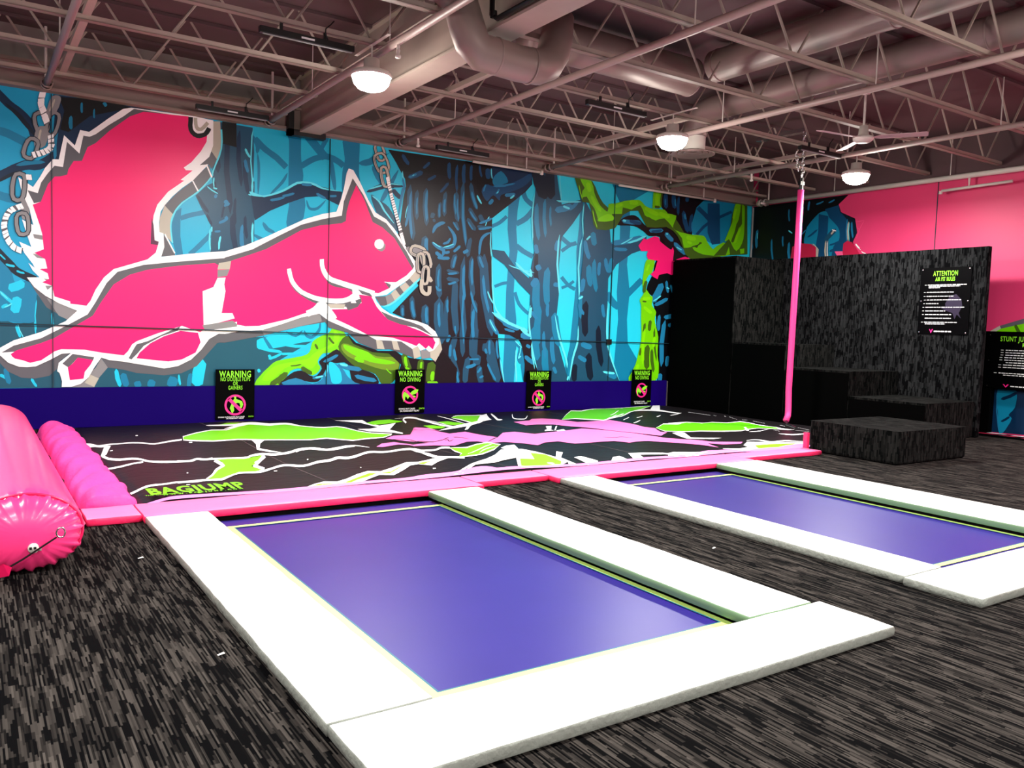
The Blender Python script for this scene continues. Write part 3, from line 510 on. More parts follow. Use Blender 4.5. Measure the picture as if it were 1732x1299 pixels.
('painted_forest','azure',1,15,'1533,564 -7,-12 -3,-37 5,-38 4,-11 1,0 4,12 -3,37 2,37 -2,12'),
('painted_forest','azure',1,16,'1559,573 -3,-6 7,-16 9,-15 6,-3 2,1 1,6 -8,15 -7,15 -6,4'),
('painted_forest','azure',1,11,'1350,383 -5,-7 -1,-23 3,-22 5,-7 1,0 5,8 -3,22 0,22 -3,7'),
('painted_forest','azure',1,12,'1400,400 -6,-11 -1,-34 5,-34 5,-10 1,0 4,11 -4,34 0,33 -3,11'),
('painted_forest','azure',1,13,'1434,412 -5,-5 -1,-19 3,-19 4,-5 1,0 3,6 -2,18 0,18 -2,6'),
('painted_forest','azure',1,11,'1293,402 -5,-7 2,-23 7,-22 5,-6 2,1 3,8 -6,21 -3,22 -4,6'),
('painted_forest','azure',1,11,'1257,376 -4,-4 0,-11 2,-11 3,-3 1,0 3,4 -1,10 0,11 -3,3'),
('painted_forest','azure',1,15,'1528,447 -2,-11 9,-31 15,-29 7,-8 1,1 0,10 -14,29 -10,30 -5,9'),
('painted_forest','azure',1,16,'1543,383 -8,-13 -3,-44 5,-44 5,-13 2,0 6,14 -4,43 2,43 -3,14'),
('painted_forest','azure',1,16,'1579,507 -5,-18 8,-52 17,-52 8,-15 1,0 2,18 -16,51 -8,52 -5,16'),
('painted_forest','azure',1,16,'1612,347 -4,-10 14,-23 18,-21 11,-3 2,1 1,10 -16,21 -14,21 -10,5'),
('painted_forest','azure',1,16,'1467,320 -3,-4 0,-11 3,-12 3,-3 1,0 2,4 -2,11 -1,11 -3,4'),
('painted_forest','azure',1,17,'1435,259 6,1 6,10 3,11 -3,4 -1,1 -6,-2 -4,-10 -4,-10 2,-4'),
('painted_forest','azure',1,18,'1451,252 -5,-5 -3,-17 2,-18 3,-5 2,0 4,5 0,17 1,17 -2,6'),
('painted_forest','azure',1,12,'1598,239 -4,-3 1,-8 3,-7 5,-2 1,1 4,3 -2,7 -3,7 -4,2'),
('painted_forest','azure',1,17,'1516,168 7,-4 18,3 16,7 3,6 -1,1 -7,3 -16,-5 -16,-4 -5,-5'),
('painted_forest','azure',1,17,'1528,199 5,-3 17,-1 18,1 5,3 0,1 -6,3 -17,-1 -17,0 -5,-2'),
('painted_forest','azure',1,14,'1566,149 5,0 8,7 5,9 -1,4 -1,0 -5,0 -6,-8 -6,-7 0,-4'),
('painted_forest','azure',1,14,'1575,130 4,-2 8,2 6,4 0,4 0,0 -5,2 -6,-3 -7,-3 0,-3'),
('painted_forest','azure',1,18,'1480,154 -3,-5 1,-17 4,-15 4,-5 1,0 3,6 -4,15 -1,16 -4,5'),
('painted_forest','azure',1,13,'1615,270 -5,-6 -1,-21 4,-21 4,-6 1,0 4,7 -3,20 0,20 -3,7'),
('painted_forest','azure',1,13,'1647,271 -5,-9 1,-27 7,-27 4,-8 1,0 3,9 -5,27 -2,26 -3,9'),
('painted_forest','azure',1,13,'1609,184 -1,-9 14,-26 18,-25 8,-6 1,0 -1,10 -17,24 -14,25 -7,8'),
('painted_forest','azure',1,13,'1663,208 -2,-12 6,-38 13,-37 6,-11 1,0 0,12 -12,37 -7,37 -4,12'),
('painted_forest','azure',1,18,'1387,556 6,-5 19,-1 20,2 6,5 0,1 -6,5 -19,-1 -19,0 -6,-4'),
('painted_forest','azure',1,18,'1465,237 -4,-6 2,-18 7,-17 5,-4 1,0 3,6 -5,17 -4,17 -4,5'),
('painted_forest','azure',1,12,'1384,458 0,-6 3,-7 5,-5 7,-2 6,2 3,4 0,1 -4,2 -4,0 -2,1 -3,3 -5,4 -5,3'),
('painted_forest','hilite',1,17,'1613,585 0,-26 2,-38 2,-35 2,-29 3,-26 3,-22 6,-16 6,-12 9,-11 11,-11 13,-10 15,-10 17,-8 18,-7 19,-6 20,-6 20,-5 14,-2 1,1 -14,4 -20,6 -19,6 -18,7 -18,7 -16,8 -14,9 -13,10 -10,11 -9,10 -6,11 -5,15 -4,22 -3,26 -3,28 -3,35 -3,38 -2,26'),
('painted_forest','hilite',1,14,'1664,200 1,-11 3,-16 4,-16 5,-18 4,-18 5,-13 1,0 -2,13 -3,19 -4,18 -4,16 -5,16 -4,10'),
('painted_forest','azure',1,18,'1639,363 3,-11 24,-15 28,-12 12,1 1,2 -4,9 -27,13 -24,14 -12,0'),
('painted_forest','azure',1,19,'1668,337 5,-10 29,-12 31,-7 12,3 0,2 -7,9 -29,8 -28,10 -12,-2'),
('painted_forest','azure',1,20,'1678,314 4,-6 19,-5 18,-2 7,2 0,1 -5,5 -18,3 -17,4 -7,-1'),
('painted_forest','azure',1,18,'1763,312 -2,-10 15,-12 17,-8 10,3 2,1 0,10 -15,10 -14,9 -11,-2'),
('painted_forest','azure',1,11,'1776,252 2,-4 9,-2 10,-1 4,4 0,1 -3,4 -9,1 -9,1 -4,-2'),
('painted_forest','azure',1,11,'1767,232 1,-3 5,-2 6,-1 3,3 0,1 -1,3 -5,1 -5,1 -3,-2'),
('painted_forest','hilite',1,19,'1639,371 5,-6 21,-12 23,-9 8,-2 1,0 -6,5 -23,10 -21,12 -7,3'),
('painted_forest','hilite',1,19,'1763,320 2,-6 12,-9 15,-8 6,0 1,1 -2,5 -14,8 -13,9 -6,1'),
('painted_forest','hilite',1,11,'1727,272 3,-6 14,-12 17,-11 6,-2 0,0 -3,5 -17,11 -14,12 -5,3'),
('painted_forest','hilite',1,11,'1739,217 -5,-13 -2,-41 4,-41 2,-13 1,0 2,13 -4,41 2,41 0,13'),
('painted_forest','hilite',1,12,'1745,201 4,5 6,18 3,19 -1,6 0,0 -4,-6 -2,-18 -6,-18 -1,-6'),
('painted_forest','hilite',1,18,'1600,450 -1,-6 9,-18 11,-16 5,-5 1,1 -1,6 -11,16 -9,18 -4,5'),
('painted_forest','hilite',1,20,'1612,347 1,-7 10,-17 13,-17 6,-5 0,1 -2,6 -12,17 -11,17 -4,5'),
('painted_forest','mid',1,12,'1770,241 -11,-16 0,-53 11,-52 11,-15 3,0 8,17 -9,51 -3,51 -7,17'),
('painted_forest','steel',0,21,'1777,940 22,-73 -1,-51 -11,-104 16,-101 -10,-52 -11,-52 -70,46 -45,48 -53,1 6,-25 49,-26 64,-62 58,-44 -2,-93 -9,-104 7,-162 204,-3 -55,167 -18,107 9,106 -5,105 8,106 51,57 48,63 -2,37 -102,-32 -16,55 -11,102'),
('painted_forest','dark',1,22,'1799,937 -22,-22 12,-52 25,-46 28,-7 8,2 17,24 -19,47 -16,46 -26,10'),
('painted_forest','dark',1,23,'1863,947 -21,-18 -3,-53 11,-50 19,-13 6,1 17,19 -5,50 -3,49 -15,15'),
('painted_forest','dark',1,22,'1815,612 -11,-19 -2,-59 10,-59 9,-18 3,0 7,20 -8,58 -1,59 -5,18'),
('painted_forest','mid',1,22,'1807,791 -10,-17 1,-54 12,-51 9,-15 3,0 6,18 -9,52 -3,51 -6,16'),
('painted_forest','mid',1,23,'1845,811 -9,-18 -1,-56 9,-54 7,-16 2,0 5,18 -7,54 -1,55 -3,17'),
('painted_forest','mid',1,23,'1818,509 -17,-19 -2,-60 11,-59 15,-17 4,0 13,20 -7,59 -1,57 -11,19'),
('painted_forest','mid',1,22,'1868,554 -16,-18 -4,-56 8,-56 12,-17 4,0 12,19 -4,55 1,55 -9,18'),
('painted_forest','mid',1,24,'1836,406 -17,-18 -7,-60 6,-61 11,-18 4,-1 13,20 -3,59 4,59 -8,20'),
('painted_forest','mid',1,22,'1908,382 -15,-17 6,-52 17,-50 18,-13 4,0 12,19 -14,49 -9,49 -14,15'),
('painted_forest','mid',1,22,'1872,788 -5,-10 -1,-30 5,-29 5,-9 1,1 4,10 -5,29 0,29 -3,9'),
('painted_forest','mid',1,25,'1813,327 -15,-17 2,-51 15,-49 16,-14 5,0 12,18 -11,49 -6,48 -14,16'),
('painted_forest','mid',1,22,'1868,249 -14,-16 1,-51 12,-51 13,-15 4,0 11,17 -8,50 -4,50 -11,16'),
('painted_forest','azure',1,23,'1807,637 -8,-5 2,-15 5,-13 9,-2 3,0 7,7 -4,13 -3,12 -8,3'),
('painted_forest','azure',1,23,'1817,560 -8,-6 4,-9 7,-7 10,2 3,2 7,7 -5,7 -5,7 -10,-2'),
('painted_forest','azure',1,24,'1798,476 13,-2 12,12 7,14 -8,8 -3,2 -14,0 -9,-12 -7,-12 6,-8'),
('painted_forest','azure',1,25,'1794,497 -4,-6 5,-5 6,-3 7,4 1,1 4,7 -5,4 -5,2 -7,-3'),
('painted_forest','azure',1,22,'1893,773 13,-8 35,8 31,13 7,12 -1,3 -15,6 -32,-11 -30,-9 -8,-11'),
('painted_forest','azure',1,23,'1875,418 -8,-6 -2,-21 3,-20 6,-6 2,0 6,7 -1,20 1,19 -5,7'),
('painted_forest','azure',1,22,'1898,492 1,-8 11,-2 11,0 4,6 1,2 -2,7 -10,2 -9,0 -6,-5'),
('painted_forest','azure',1,22,'1916,662 -12,-3 -7,-17 -1,-17 9,-6 3,0 12,5 3,16 4,15 -8,7'),
('painted_forest','azure',1,25,'1799,383 -2,-7 9,-12 12,-10 8,-1 2,1 1,7 -11,11 -10,11 -7,1'),
('painted_forest','azure',1,23,'1959,781 11,0 19,13 15,16 1,7 -2,1 -10,-1 -16,-14 -17,-14 -2,-7'),
('painted_forest','hilite',1,23,'1797,831 -8,-23 -6,-73 7,-71 2,-23 1,0 3,23 -6,72 5,72 3,23'),
('painted_forest','hilite',1,23,'1919,683 -8,-28 -2,-88 13,-88 5,-27 1,0 2,28 -12,88 1,87 2,28'),
('painted_forest','hilite',1,22,'1914,958 -6,-18 0,-55 9,-54 3,-17 1,0 2,18 -9,54 0,55 1,17'),
('painted_forest','hilite',1,24,'1898,811 14,-4 45,2 46,6 15,4 0,1 -15,1 -46,-6 -45,-1 -14,-2'),
('painted_forest','hilite',1,22,'1717,564 5,-11 28,-21 32,-17 12,-3 1,1 -6,10 -32,17 -28,20 -11,4'),
('painted_forest','hilite',1,23,'1787,543 -4,-4 2,-12 4,-12 5,-2 1,0 3,5 -3,11 -3,11 -4,3'),
('painted_forest','hilite',1,26,'1799,399 -5,-4 -3,-16 1,-17 2,-5 1,0 4,5 0,16 2,16 -1,5'),
('painted_forest','hilite',1,24,'1687,552 13,-7 45,-10 47,-5 15,-1 0,0 -14,5 -47,5 -44,10 -14,3'),
('painted_forest','hilite',1,24,'1931,794 2,-5 13,-3 14,-2 5,3 0,1 -3,4 -12,2 -13,3 -5,-2'),
('painted_forest','hilite',1,23,'1910,374 4,-22 7,-32 9,-32 12,-28 13,-29 13,-28 10,-32 10,-31 8,-23 1,0 -4,23 -7,33 -10,32 -12,29 -13,28 -12,28 -11,31 -9,32 -8,21'),
('painted_forest','hilite',1,27,'1792,406 -4,-15 -3,-21 0,-27 3,-30 6,-35 8,-34 10,-32 12,-30 10,-21 1,0 -6,22 -10,31 -9,32 -7,33 -6,34 -4,31 -1,25 2,22 -1,15'),
('painted_forest','char',0,28,'1753,286 14,5 22,-7 16,-13 1,-16 -5,-21 0,-20 11,-18 15,-18 8,-17 -5,-18 -13,-17 -12,-12 -12,-6 -12,-1 -8,7 -1,16 4,24 0,28 -8,36 -11,41'),
('painted_forest','azure',1,29,'1752,295 0,-12 17,-7 19,-4 9,8 2,3 -2,11 -17,5 -16,5 -10,-7'),
('painted_forest','azure',1,29,'1779,254 -1,-5 7,-5 9,-3 5,3 1,2 0,5 -7,4 -7,3 -6,-2'),
('painted_forest','azure',1,29,'1774,213 0,-10 16,-13 20,-10 10,1 2,2 -1,9 -18,11 -17,11 -10,0'),
('painted_forest','azure',1,24,'1900,289 -10,-13 2,-41 10,-41 9,-12 3,0 7,14 -8,40 -3,40 -7,13'),
('painted_forest','azure',1,23,'1860,309 -7,-13 1,-41 10,-40 7,-12 2,0 5,14 -8,40 -3,39 -5,13'),
('painted_forest','azure',1,24,'1912,171 -5,-5 5,-11 7,-10 8,-1 1,1 4,6 -5,9 -6,10 -7,2'),
('painted_forest','hilite',1,22,'1621,373 14,-14 58,-28 63,-20 21,-5 1,2 -17,12 -62,21 -58,27 -19,6'),
('painted_forest','hilite',1,30,'1752,316 1,-7 17,-13 19,-9 8,-1 1,1 -3,7 -18,10 -16,12 -8,1'),
('painted_forest','hilite',1,30,'1805,266 -3,-13 4,-40 12,-40 4,-12 0,0 0,13 -10,39 -5,40 -2,13'),
('painted_forest','hilite',1,22,'1736,244 -5,-15 -1,-50 8,-49 3,-16 1,0 2,16 -8,49 1,49 0,16'),
('painted_forest','hilite',1,29,'1744,202 4,0 5,4 4,4 0,3 -1,0 -3,0 -5,-4 -4,-4 0,-2'),
('painted_forest','mid',1,2,'2063,407 -22,-15 -8,-53 6,-53 16,-16 6,0 18,17 -1,51 3,51 -13,17'),
('painted_forest','mid',1,1,'2101,216 -17,-11 -4,-41 6,-41 13,-12 4,0 14,13 -2,39 0,39 -10,13'),
('painted_forest','mid',1,24,'2003,215 -16,-10 -7,-40 3,-40 12,-13 4,0 14,12 0,39 4,38 -10,14'),
('painted_forest','steel',0,25,'2034,832 71,-89 64,-5 10,-65 87,19 105,25 3,-50 -82,-29 -79,-50 -40,-58 1,-165 6,-112 75,-174 -264,4 33,168 5,109 3,162 9,108'),
('painted_forest','azure',1,26,'2044,673 -8,-11 7,-29 14,-27 11,-7 3,1 6,11 -12,27 -9,28 -9,7'),
('painted_forest','azure',1,26,'2153,611 -7,-9 4,-23 11,-22 9,-5 3,0 5,9 -8,22 -7,22 -8,6'),
('painted_forest','azure',1,26,'2179,672 24,-7 68,11 67,20 18,13 -1,3 -25,4 -66,-18 -65,-13 -20,-10'),
('painted_forest','azure',1,26,'2125,593 -8,-6 -4,-22 2,-21 6,-6 2,0 7,7 0,20 2,21 -5,7'),
('painted_forest','azure',1,26,'2195,652 8,-7 28,-1 29,3 8,5 1,2 -10,5 -27,-1 -27,0 -10,-5'),
('painted_forest','azure',1,26,'2036,468 11,5 7,21 1,22 -8,6 -3,1 -10,-7 -3,-20 -3,-20 5,-8'),
('painted_forest','mid',1,27,'2084,709 -12,-8 2,-22 7,-20 12,-4 4,1 9,9 -4,19 -4,19 -11,6'),
('painted_forest','mid',1,26,'2069,578 -12,-11 1,-34 10,-33 12,-8 4,0 9,12 -6,33 -4,31 -10,10'),
('painted_forest','mid',1,26,'2034,457 -9,-11 -1,-38 7,-37 8,-10 2,0 7,12 -5,36 -1,36 -6,12'),
('painted_forest','mid',1,27,'2096,602 -10,-17 1,-50 12,-49 11,-14 3,0 7,17 -10,49 -4,48 -7,16'),
('painted_forest','mid',1,27,'2188,614 -11,-6 -7,-24 -1,-24 8,-7 3,-1 10,8 3,23 4,22 -6,8'),
('painted_forest','dark',1,27,'2062,434 -17,-17 -4,-54 8,-55 13,-16 4,0 13,18 -4,53 1,53 -10,17'),
('painted_forest','dark',1,26,'2130,338 -12,-21 4,-64 17,-63 14,-18 4,0 8,21 -14,63 -7,62 -10,20'),
('painted_forest','dark',1,26,'2086,227 -15,-14 1,-43 12,-42 15,-12 4,0 12,15 -8,41 -5,41 -12,14'),
('painted_forest','dark',1,26,'2019,183 -13,-7 -4,-28 3,-28 10,-8 4,0 11,8 0,27 1,26 -9,9'),
('painted_forest','azure',1,26,'2044,263 2,-10 22,-9 23,-3 10,7 1,2 -5,10 -21,6 -20,5 -11,-5'),
('painted_forest','azure',1,26,'2184,148 0,-11 20,-11 22,-6 11,5 2,3 -2,11 -20,8 -19,7 -12,-4'),
('painted_forest','azure',1,27,'2032,214 0,-8 16,-10 18,-7 9,4 1,2 -1,8 -16,8 -16,7 -9,-2'),
('painted_forest','azure',1,28,'2022,421 -3,-8 10,-17 14,-15 9,-3 2,1 2,8 -13,16 -11,15 -8,3'),
('painted_forest','azure',1,26,'2148,426 -7,-7 2,-21 7,-21 8,-6 2,1 6,7 -6,21 -3,20 -7,6'),
('painted_forest','hilite',1,26,'2035,816 -6,-16 -4,-51 7,-51 2,-15 1,0 3,16 -6,50 3,51 0,16'),
('painted_forest','hilite',1,27,'2031,682 -11,-29 -7,-92 9,-92 3,-28 1,0 4,29 -8,92 6,91 4,29'),
('painted_forest','hilite',1,28,'2022,440 6,-2 10,4 8,6 0,4 -1,1 -5,1 -9,-5 -8,-4 -1,-4'),
('painted_forest','hilite',1,28,'2072,692 -6,0 -8,-7 -7,-7 1,-4 1,-1 5,1 7,6 7,7 1,4'),
('painted_forest','hilite',1,27,'2267,680 15,0 40,12 38,17 11,8 -1,1 -15,-1 -38,-17 -39,-13 -11,-6'),
('painted_forest','hilite',1,28,'2231,672 9,1 26,12 23,14 7,6 -1,1 -9,-3 -24,-14 -25,-12 -7,-5'),
('painted_forest','hilite',1,28,'2027,335 -2,-17 0,-24 -3,-24 -6,-20 -8,-21 -6,-24 -5,-31 -4,-33 -1,-24 1,0 6,23 5,33 6,30 8,24 8,21 5,21 1,25 -1,24 -3,17'),
('painted_forest','hilite',1,27,'2177,439 -4,-33 -2,-47 1,-43 3,-31 6,-28 10,-30 19,-40 24,-42 19,-30 1,0 -15,31 -21,43 -18,40 -9,30 -6,27 -4,31 -2,42 0,47 -1,33'),
('painted_forest','hilite',1,28,'2163,152 7,-6 25,-5 26,-1 8,3 0,1 -7,5 -26,2 -24,3 -9,-1'),
('painted_forest','hilite',1,25,'1988,134 -4,-1 -3,-6 -1,-7 2,-2 1,-1 4,2 2,6 2,6 -2,2'),
('painted_forest','black',0,2,'2443,798 154,15 48,-740 -166,2 -19,182 -18,174 -29,85 11,86 28,60'),
('painted_forest','black',0,3,'2390,517 21,35 39,3 163,21 30,-471 -174,2 -5,228 -48,137 -32,16'),
('painted_forest','azure',1,4,'2420,443 22,3 26,32 17,34 -7,14 -4,2 -21,-6 -20,-32 -21,-31 4,-14'),
('painted_forest','azure',1,5,'2434,432 14,-3 32,11 28,15 4,9 -1,2 -14,1 -29,-13 -28,-12 -6,-8'),
('painted_forest','azure',1,4,'2498,540 -6,-7 2,-20 8,-20 7,-5 2,0 5,8 -6,19 -4,19 -6,6'),
('painted_forest','azure',1,4,'2523,524 -4,-6 6,-16 10,-15 7,-3 2,0 2,7 -8,14 -7,15 -6,4'),
('painted_forest','azure',1,4,'2467,394 -10,-8 -4,-27 3,-27 7,-8 2,0 8,8 0,27 1,25 -5,9'),
('painted_forest','azure',1,4,'2493,382 11,-7 29,4 27,8 5,9 -1,2 -12,5 -27,-6 -26,-5 -7,-8'),
('painted_forest','azure',1,5,'2500,372 -17,-23 -10,-77 6,-76 9,-24 3,0 12,24 -4,76 7,75 -3,24'),
('painted_forest','azure',1,4,'2519,347 9,-5 16,4 15,7 0,7 -1,2 -9,4 -15,-5 -14,-5 -1,-7'),
('painted_forest','azure',1,4,'2526,219 -10,-4 -4,-19 1,-18 8,-6 2,0 8,5 1,18 2,17 -6,7'),
('painted_forest','azure',1,4,'2486,143 -12,-3 -2,-13 2,-13 10,-4 3,0 10,4 1,12 0,11 -9,5'),
('painted_forest','hilite',1,6,'2425,449 8,1 19,9 16,11 3,5 0,0 -8,-1 -16,-11 -18,-9 -4,-4'),
('painted_forest','hilite',1,5,'2500,511 1,-3 6,-2 7,-2 3,2 0,1 -1,2 -6,2 -6,2 -3,-2'),
('painted_forest','black',0,5,'2447,925 262,-11 -51,-48 -22,-63 4,-66 -39,-3 -54,14 -69,76 -26,20'),
('painted_forest','deep',1,6,'2472,906 -12,-9 -1,-25 6,-24 11,-6 3,0 9,10 -3,23 -2,24 -8,7'),
('painted_forest','deep',1,6,'2516,906 -10,-8 1,-24 8,-22 11,-5 4,1 8,9 -5,22 -4,21 -10,6'),
('painted_forest','deep',1,7,'2550,901 -9,-10 -3,-30 4,-30 6,-9 2,0 6,10 -2,30 1,29 -4,10'),
('painted_forest','deep',1,6,'2601,911 -10,-3 -3,-11 0,-11 8,-3 3,0 9,4 1,10 1,10 -7,4'),
('painted_forest','deep',1,6,'2579,844 -9,-14 9,-36 18,-33 14,-8 3,1 6,14 -15,33 -12,34 -11,9'),
('painted_forest','deep',1,7,'2632,835 -11,-9 -6,-31 2,-31 7,-9 3,0 9,10 1,30 3,30 -5,10'),
('painted_forest','azure',1,7,'2471,883 -3,-4 -1,-11 3,-10 3,-3 1,1 2,3 -1,10 -1,11 -2,3'),
('painted_forest','azure',1,7,'2587,830 -5,-3 2,-10 5,-8 6,-1 1,0 4,4 -3,9 -3,8 -6,2'),
('painted_forest','azure',1,8,'2635,803 -4,-6 0,-18 4,-18 3,-5 2,0 3,6 -4,18 0,17 -3,6'),
('painted_forest','azure',1,7,'2528,889 -3,-4 -1,-13 3,-12 3,-3 1,0 3,4 -2,12 -1,12 -2,4'),
('painted_forest','black',0,29,'2203,748 1,7 16,12 16,10 15,8 17,6 15,4 13,1 11,-2 12,-4 13,-9 13,-10 12,-9 12,-4 11,-2 14,1 20,3 22,5 20,2 17,-2 14,-6 15,-6 16,-8 16,-10 15,-10 12,-13 11,-13 12,-13 17,-13 18,-12 7,-10 -13,-7 -24,-6 -21,-5 -14,-7 -12,-7 -13,2 -13,14 -15,22 -14,21 -13,17 -12,15 -15,10 -21,3 -22,-3 -20,-1 -12,4 -8,6 -11,6 -16,6 -17,7 -23,4 -33,-1 -38,-4'),
('painted_forest','azure',1,30,'2231,767 11,-9 42,-1 41,4 13,7 1,2 -14,7 -40,-2 -40,-1 -14,-5'),
('painted_forest','azure',1,30,'2383,741 9,-7 32,1 31,6 9,7 0,2 -11,6 -31,-4 -29,-3 -10,-6'),
('painted_forest','azure',1,30,'2476,741 -3,-10 16,-14 21,-11 13,2 2,1 1,10 -18,12 -17,12 -13,-1'),
('painted_forest','azure',1,30,'2529,704 1,-12 27,-20 32,-15 15,1 3,2 -3,12 -30,16 -27,16 -15,1'),
('painted_forest','deep',1,31,'2272,771 5,-7 26,-5 26,0 10,5 0,2 -7,6 -25,2 -25,2 -9,-3'),
('painted_forest','deep',1,31,'2396,738 8,-4 24,3 23,6 7,5 -1,1 -8,3 -24,-4 -22,-4 -7,-5'),
('painted_forest','hilite',1,31,'2237,770 0,-4 7,-2 7,0 3,3 1,1 -1,4 -7,1 -6,1 -4,-3'),
('painted_forest','hilite',1,31,'2480,737 1,-3 5,-1 5,0 2,3 0,0 -1,3 -5,0 -4,0 -2,-2'),
('painted_forest','hilite',1,31,'2544,687 2,-4 13,-5 13,-4 6,1 0,1 -2,4 -13,3 -13,5 -5,-1'),
('painted_vine','olive',0,32,'1982,908 9,2 18,-3 30,2 31,-3 17,-20 13,-23 15,-20 15,-16 17,-10 12,-8 -8,-18 -2,-9 37,16 48,23 42,14 40,8 35,-5 39,-10 64,-1 63,-8 37,-34 32,-34 49,-6 45,0 24,-8 18,-12 25,-16 26,-18 41,-16 11,-14 -91,-14 -101,-5 -34,18 -15,26 -17,24 -19,24 -28,19 -38,12 -57,-8 -55,-3 -28,32 -24,30 -42,-5 -40,-21 -18,-29 -20,-27 -49,-13 -48,0 -17,18 -7,27 -9,29 -10,24 -17,1 -16,0 -10,17 -9,23 -15,27'),
('painted_vine','lime',0,33,'2009,908 25,4 30,-5 12,-21 7,-25 9,-16 9,-12 8,-11 10,-9 19,-12 16,-6 3,14 1,17 15,4 20,2 23,8 28,8 40,9 37,4 18,-8 14,-11 16,-6 21,-3 38,2 37,1 11,-6 9,-8 27,-1 24,-3 -2,-14 -9,-17 -5,-13 0,-10 14,-7 19,-4 16,-3 17,-1 21,-2 26,-1 38,2 36,0 14,-9 8,-13 19,-18 18,-13 9,2 11,9 24,13 24,11 12,-2 9,-1 10,14 10,7 19,-31 1,-36 -55,-13 -65,-3 -38,-1 -31,3 -31,6 -24,8 -8,8 -7,5 -23,-6 -23,-2 -7,18 -8,23 -25,19 -30,18 -27,21 -26,15 -26,-5 -23,-9 -21,4 -17,6 -13,1 -12,5 -12,21 -15,17 -22,-9 -24,-14 -27,2 -21,2 -2,-13 -2,-14 -27,-3 -25,-2 5,-13 2,-13 -36,-8 -38,-3 -6,3 0,9 -8,18 -11,19 -11,10 -12,9 -9,13 -9,10 -12,-3 -9,-3 -3,11 1,14 7,7 4,7 -15,17'),
('painted_vine','olive',0,34,'2623,689 22,10 30,8 21,6 2,4 -8,2 -8,-2 -4,-7 -3,-10 -5,-8 -6,0 -8,3 -6,0 -8,-3 -7,-6 2,-6 17,-5 26,-5 26,-3 31,-1 31,0 7,-1 -37,-8 -60,-10 -45,-2 -16,10 -1,18'),
('painted_vine','chart',0,34,'2111,765 10,7 18,9 16,5 14,0 13,-4 8,-5 1,-5 -3,-5 -9,-4 -17,-5 -22,-4 -18,-1 -9,2 -4,4'),
('painted_vine','chart',1,34,'2047,899 -8,-7 3,-15 8,-14 10,-1 2,1 7,7 -5,14 -5,13 -10,2'),
('painted_vine','chart',1,34,'2066,850 -1,-11 18,-24 24,-21 13,-3 1,1 0,11 -23,21 -19,22 -11,5'),
('painted_vine','chart',1,34,'2268,846 4,-8 19,-1 19,2 6,7 0,3 -6,7 -18,-1 -17,-1 -7,-6'),
('painted_vine','chart',1,34,'2352,833 4,-11 31,-11 34,-6 13,4 2,3 -7,9 -31,8 -30,8 -14,-2'),
('painted_vine','chart',1,35,'2434,818 3,-9 24,-6 27,-2 10,6 1,2 -5,8 -25,4 -23,4 -11,-4'),
('painted_vine','chart',1,34,'2600,733 5,-9 23,-4 24,1 9,7 0,3 -6,8 -23,1 -22,1 -9,-6'),
('painted_vine','chart',1,35,'2608,715 0,-5 10,-4 12,-2 5,4 1,1 -1,5 -10,3 -10,2 -6,-3'),
('painted_vine','chart',1,34,'2193,820 7,-4 17,4 15,7 2,6 -1,2 -8,3 -14,-5 -15,-5 -3,-6'),
('painted_vine','chart',1,34,'2809,683 11,-3 17,8 14,11 -1,7 -1,1 -11,2 -15,-9 -14,-8 -1,-7'),
('painted_vine','chart',1,34,'2005,885 -1,-7 6,-23 10,-20 4,-7 0,0 0,8 -10,21 -6,21 -3,7'),
('painted_vine','chart',1,35,'2078,796 -1,-10 8,-27 14,-26 5,-8 0,0 -1,9 -13,26 -8,27 -4,9'),
('painted_vine','lime',0,35,'2398,908 53,2 -6,-67 -49,-9'),
('painted_vine','chart',1,36,'2421,909 -9,-8 -4,-25 3,-24 8,-7 2,0 9,9 -1,24 1,23 -6,8'),
('painted_vine','olive',1,36,'2447,907 -6,-8 -3,-24 3,-24 4,-8 1,0 4,9 -1,24 1,24 -2,7'),
('painted_vine','olive',1,37,'2408,843 2,-5 12,-1 13,1 4,4 0,1 -3,5 -12,0 -11,0 -5,-3'),
('painted_vine','olive',0,35,'2899,918 80,-3 18,-226 -222,-24 80,71 22,80 5,40'),
('painted_vine','lime',0,36,'2902,916 18,8 15,-9 -1,-36 -8,-38 -6,-13 -7,-8 -5,-19 -6,-21 -12,-24 -7,-17 8,-6 14,8 12,29 12,32 12,9 9,12 -4,46 -3,42 9,9 10,-17 4,-56 1,-62 -3,-30 -8,-20 -15,-23 -19,-14 -16,7 -14,15 -12,16 -12,11 -18,-10 -10,-2 20,40 24,47 4,24 0,20 6,28'),
('painted_vine','lime',0,37,'2944,709 29,5 1,-22 -25,-5'),
('painted_vine','lime',0,37,'2852,673 19,40 9,-33'),
('painted_vine','chart',1,37,'2907,888 -10,-5 -9,-20 -3,-19 4,-7 2,0 9,6 5,19 7,19 -3,7'),
('painted_vine','chart',1,37,'2943,803 -13,-7 -17,-27 -11,-28 2,-10 2,0 12,7 11,28 15,27 1,10'),
('painted_vine','lime',0,30,'2376,618 12,5 15,0 12,-2 6,-1 2,-3 0,-7 -2,-12 -5,-16 -6,-13 -7,-7 -8,-4 -7,-7 -7,-12 -5,-15 -1,-14 8,-14 14,-14 11,-10 6,-3 4,0 2,-2 0,-10 -2,-13 0,-12 8,-9 10,-9 8,-10 -1,-10 -4,-10 -1,-15 6,-20 10,-24 8,-25 1,-27 -1,-29 1,-25 4,-18 5,-14 1,-15 1,-23 -3,-24 -18,-18 -47,-7 -60,0 -40,9 -2,18 19,26 17,30 10,33 9,36 6,35 0,33 -3,31 -3,27 0,21 -1,17 -1,13 -4,10 -4,6 -1,7 6,9 9,10 6,10 -2,10 -4,11 -4,13 0,18 2,20 3,19 2,18 4,16'),
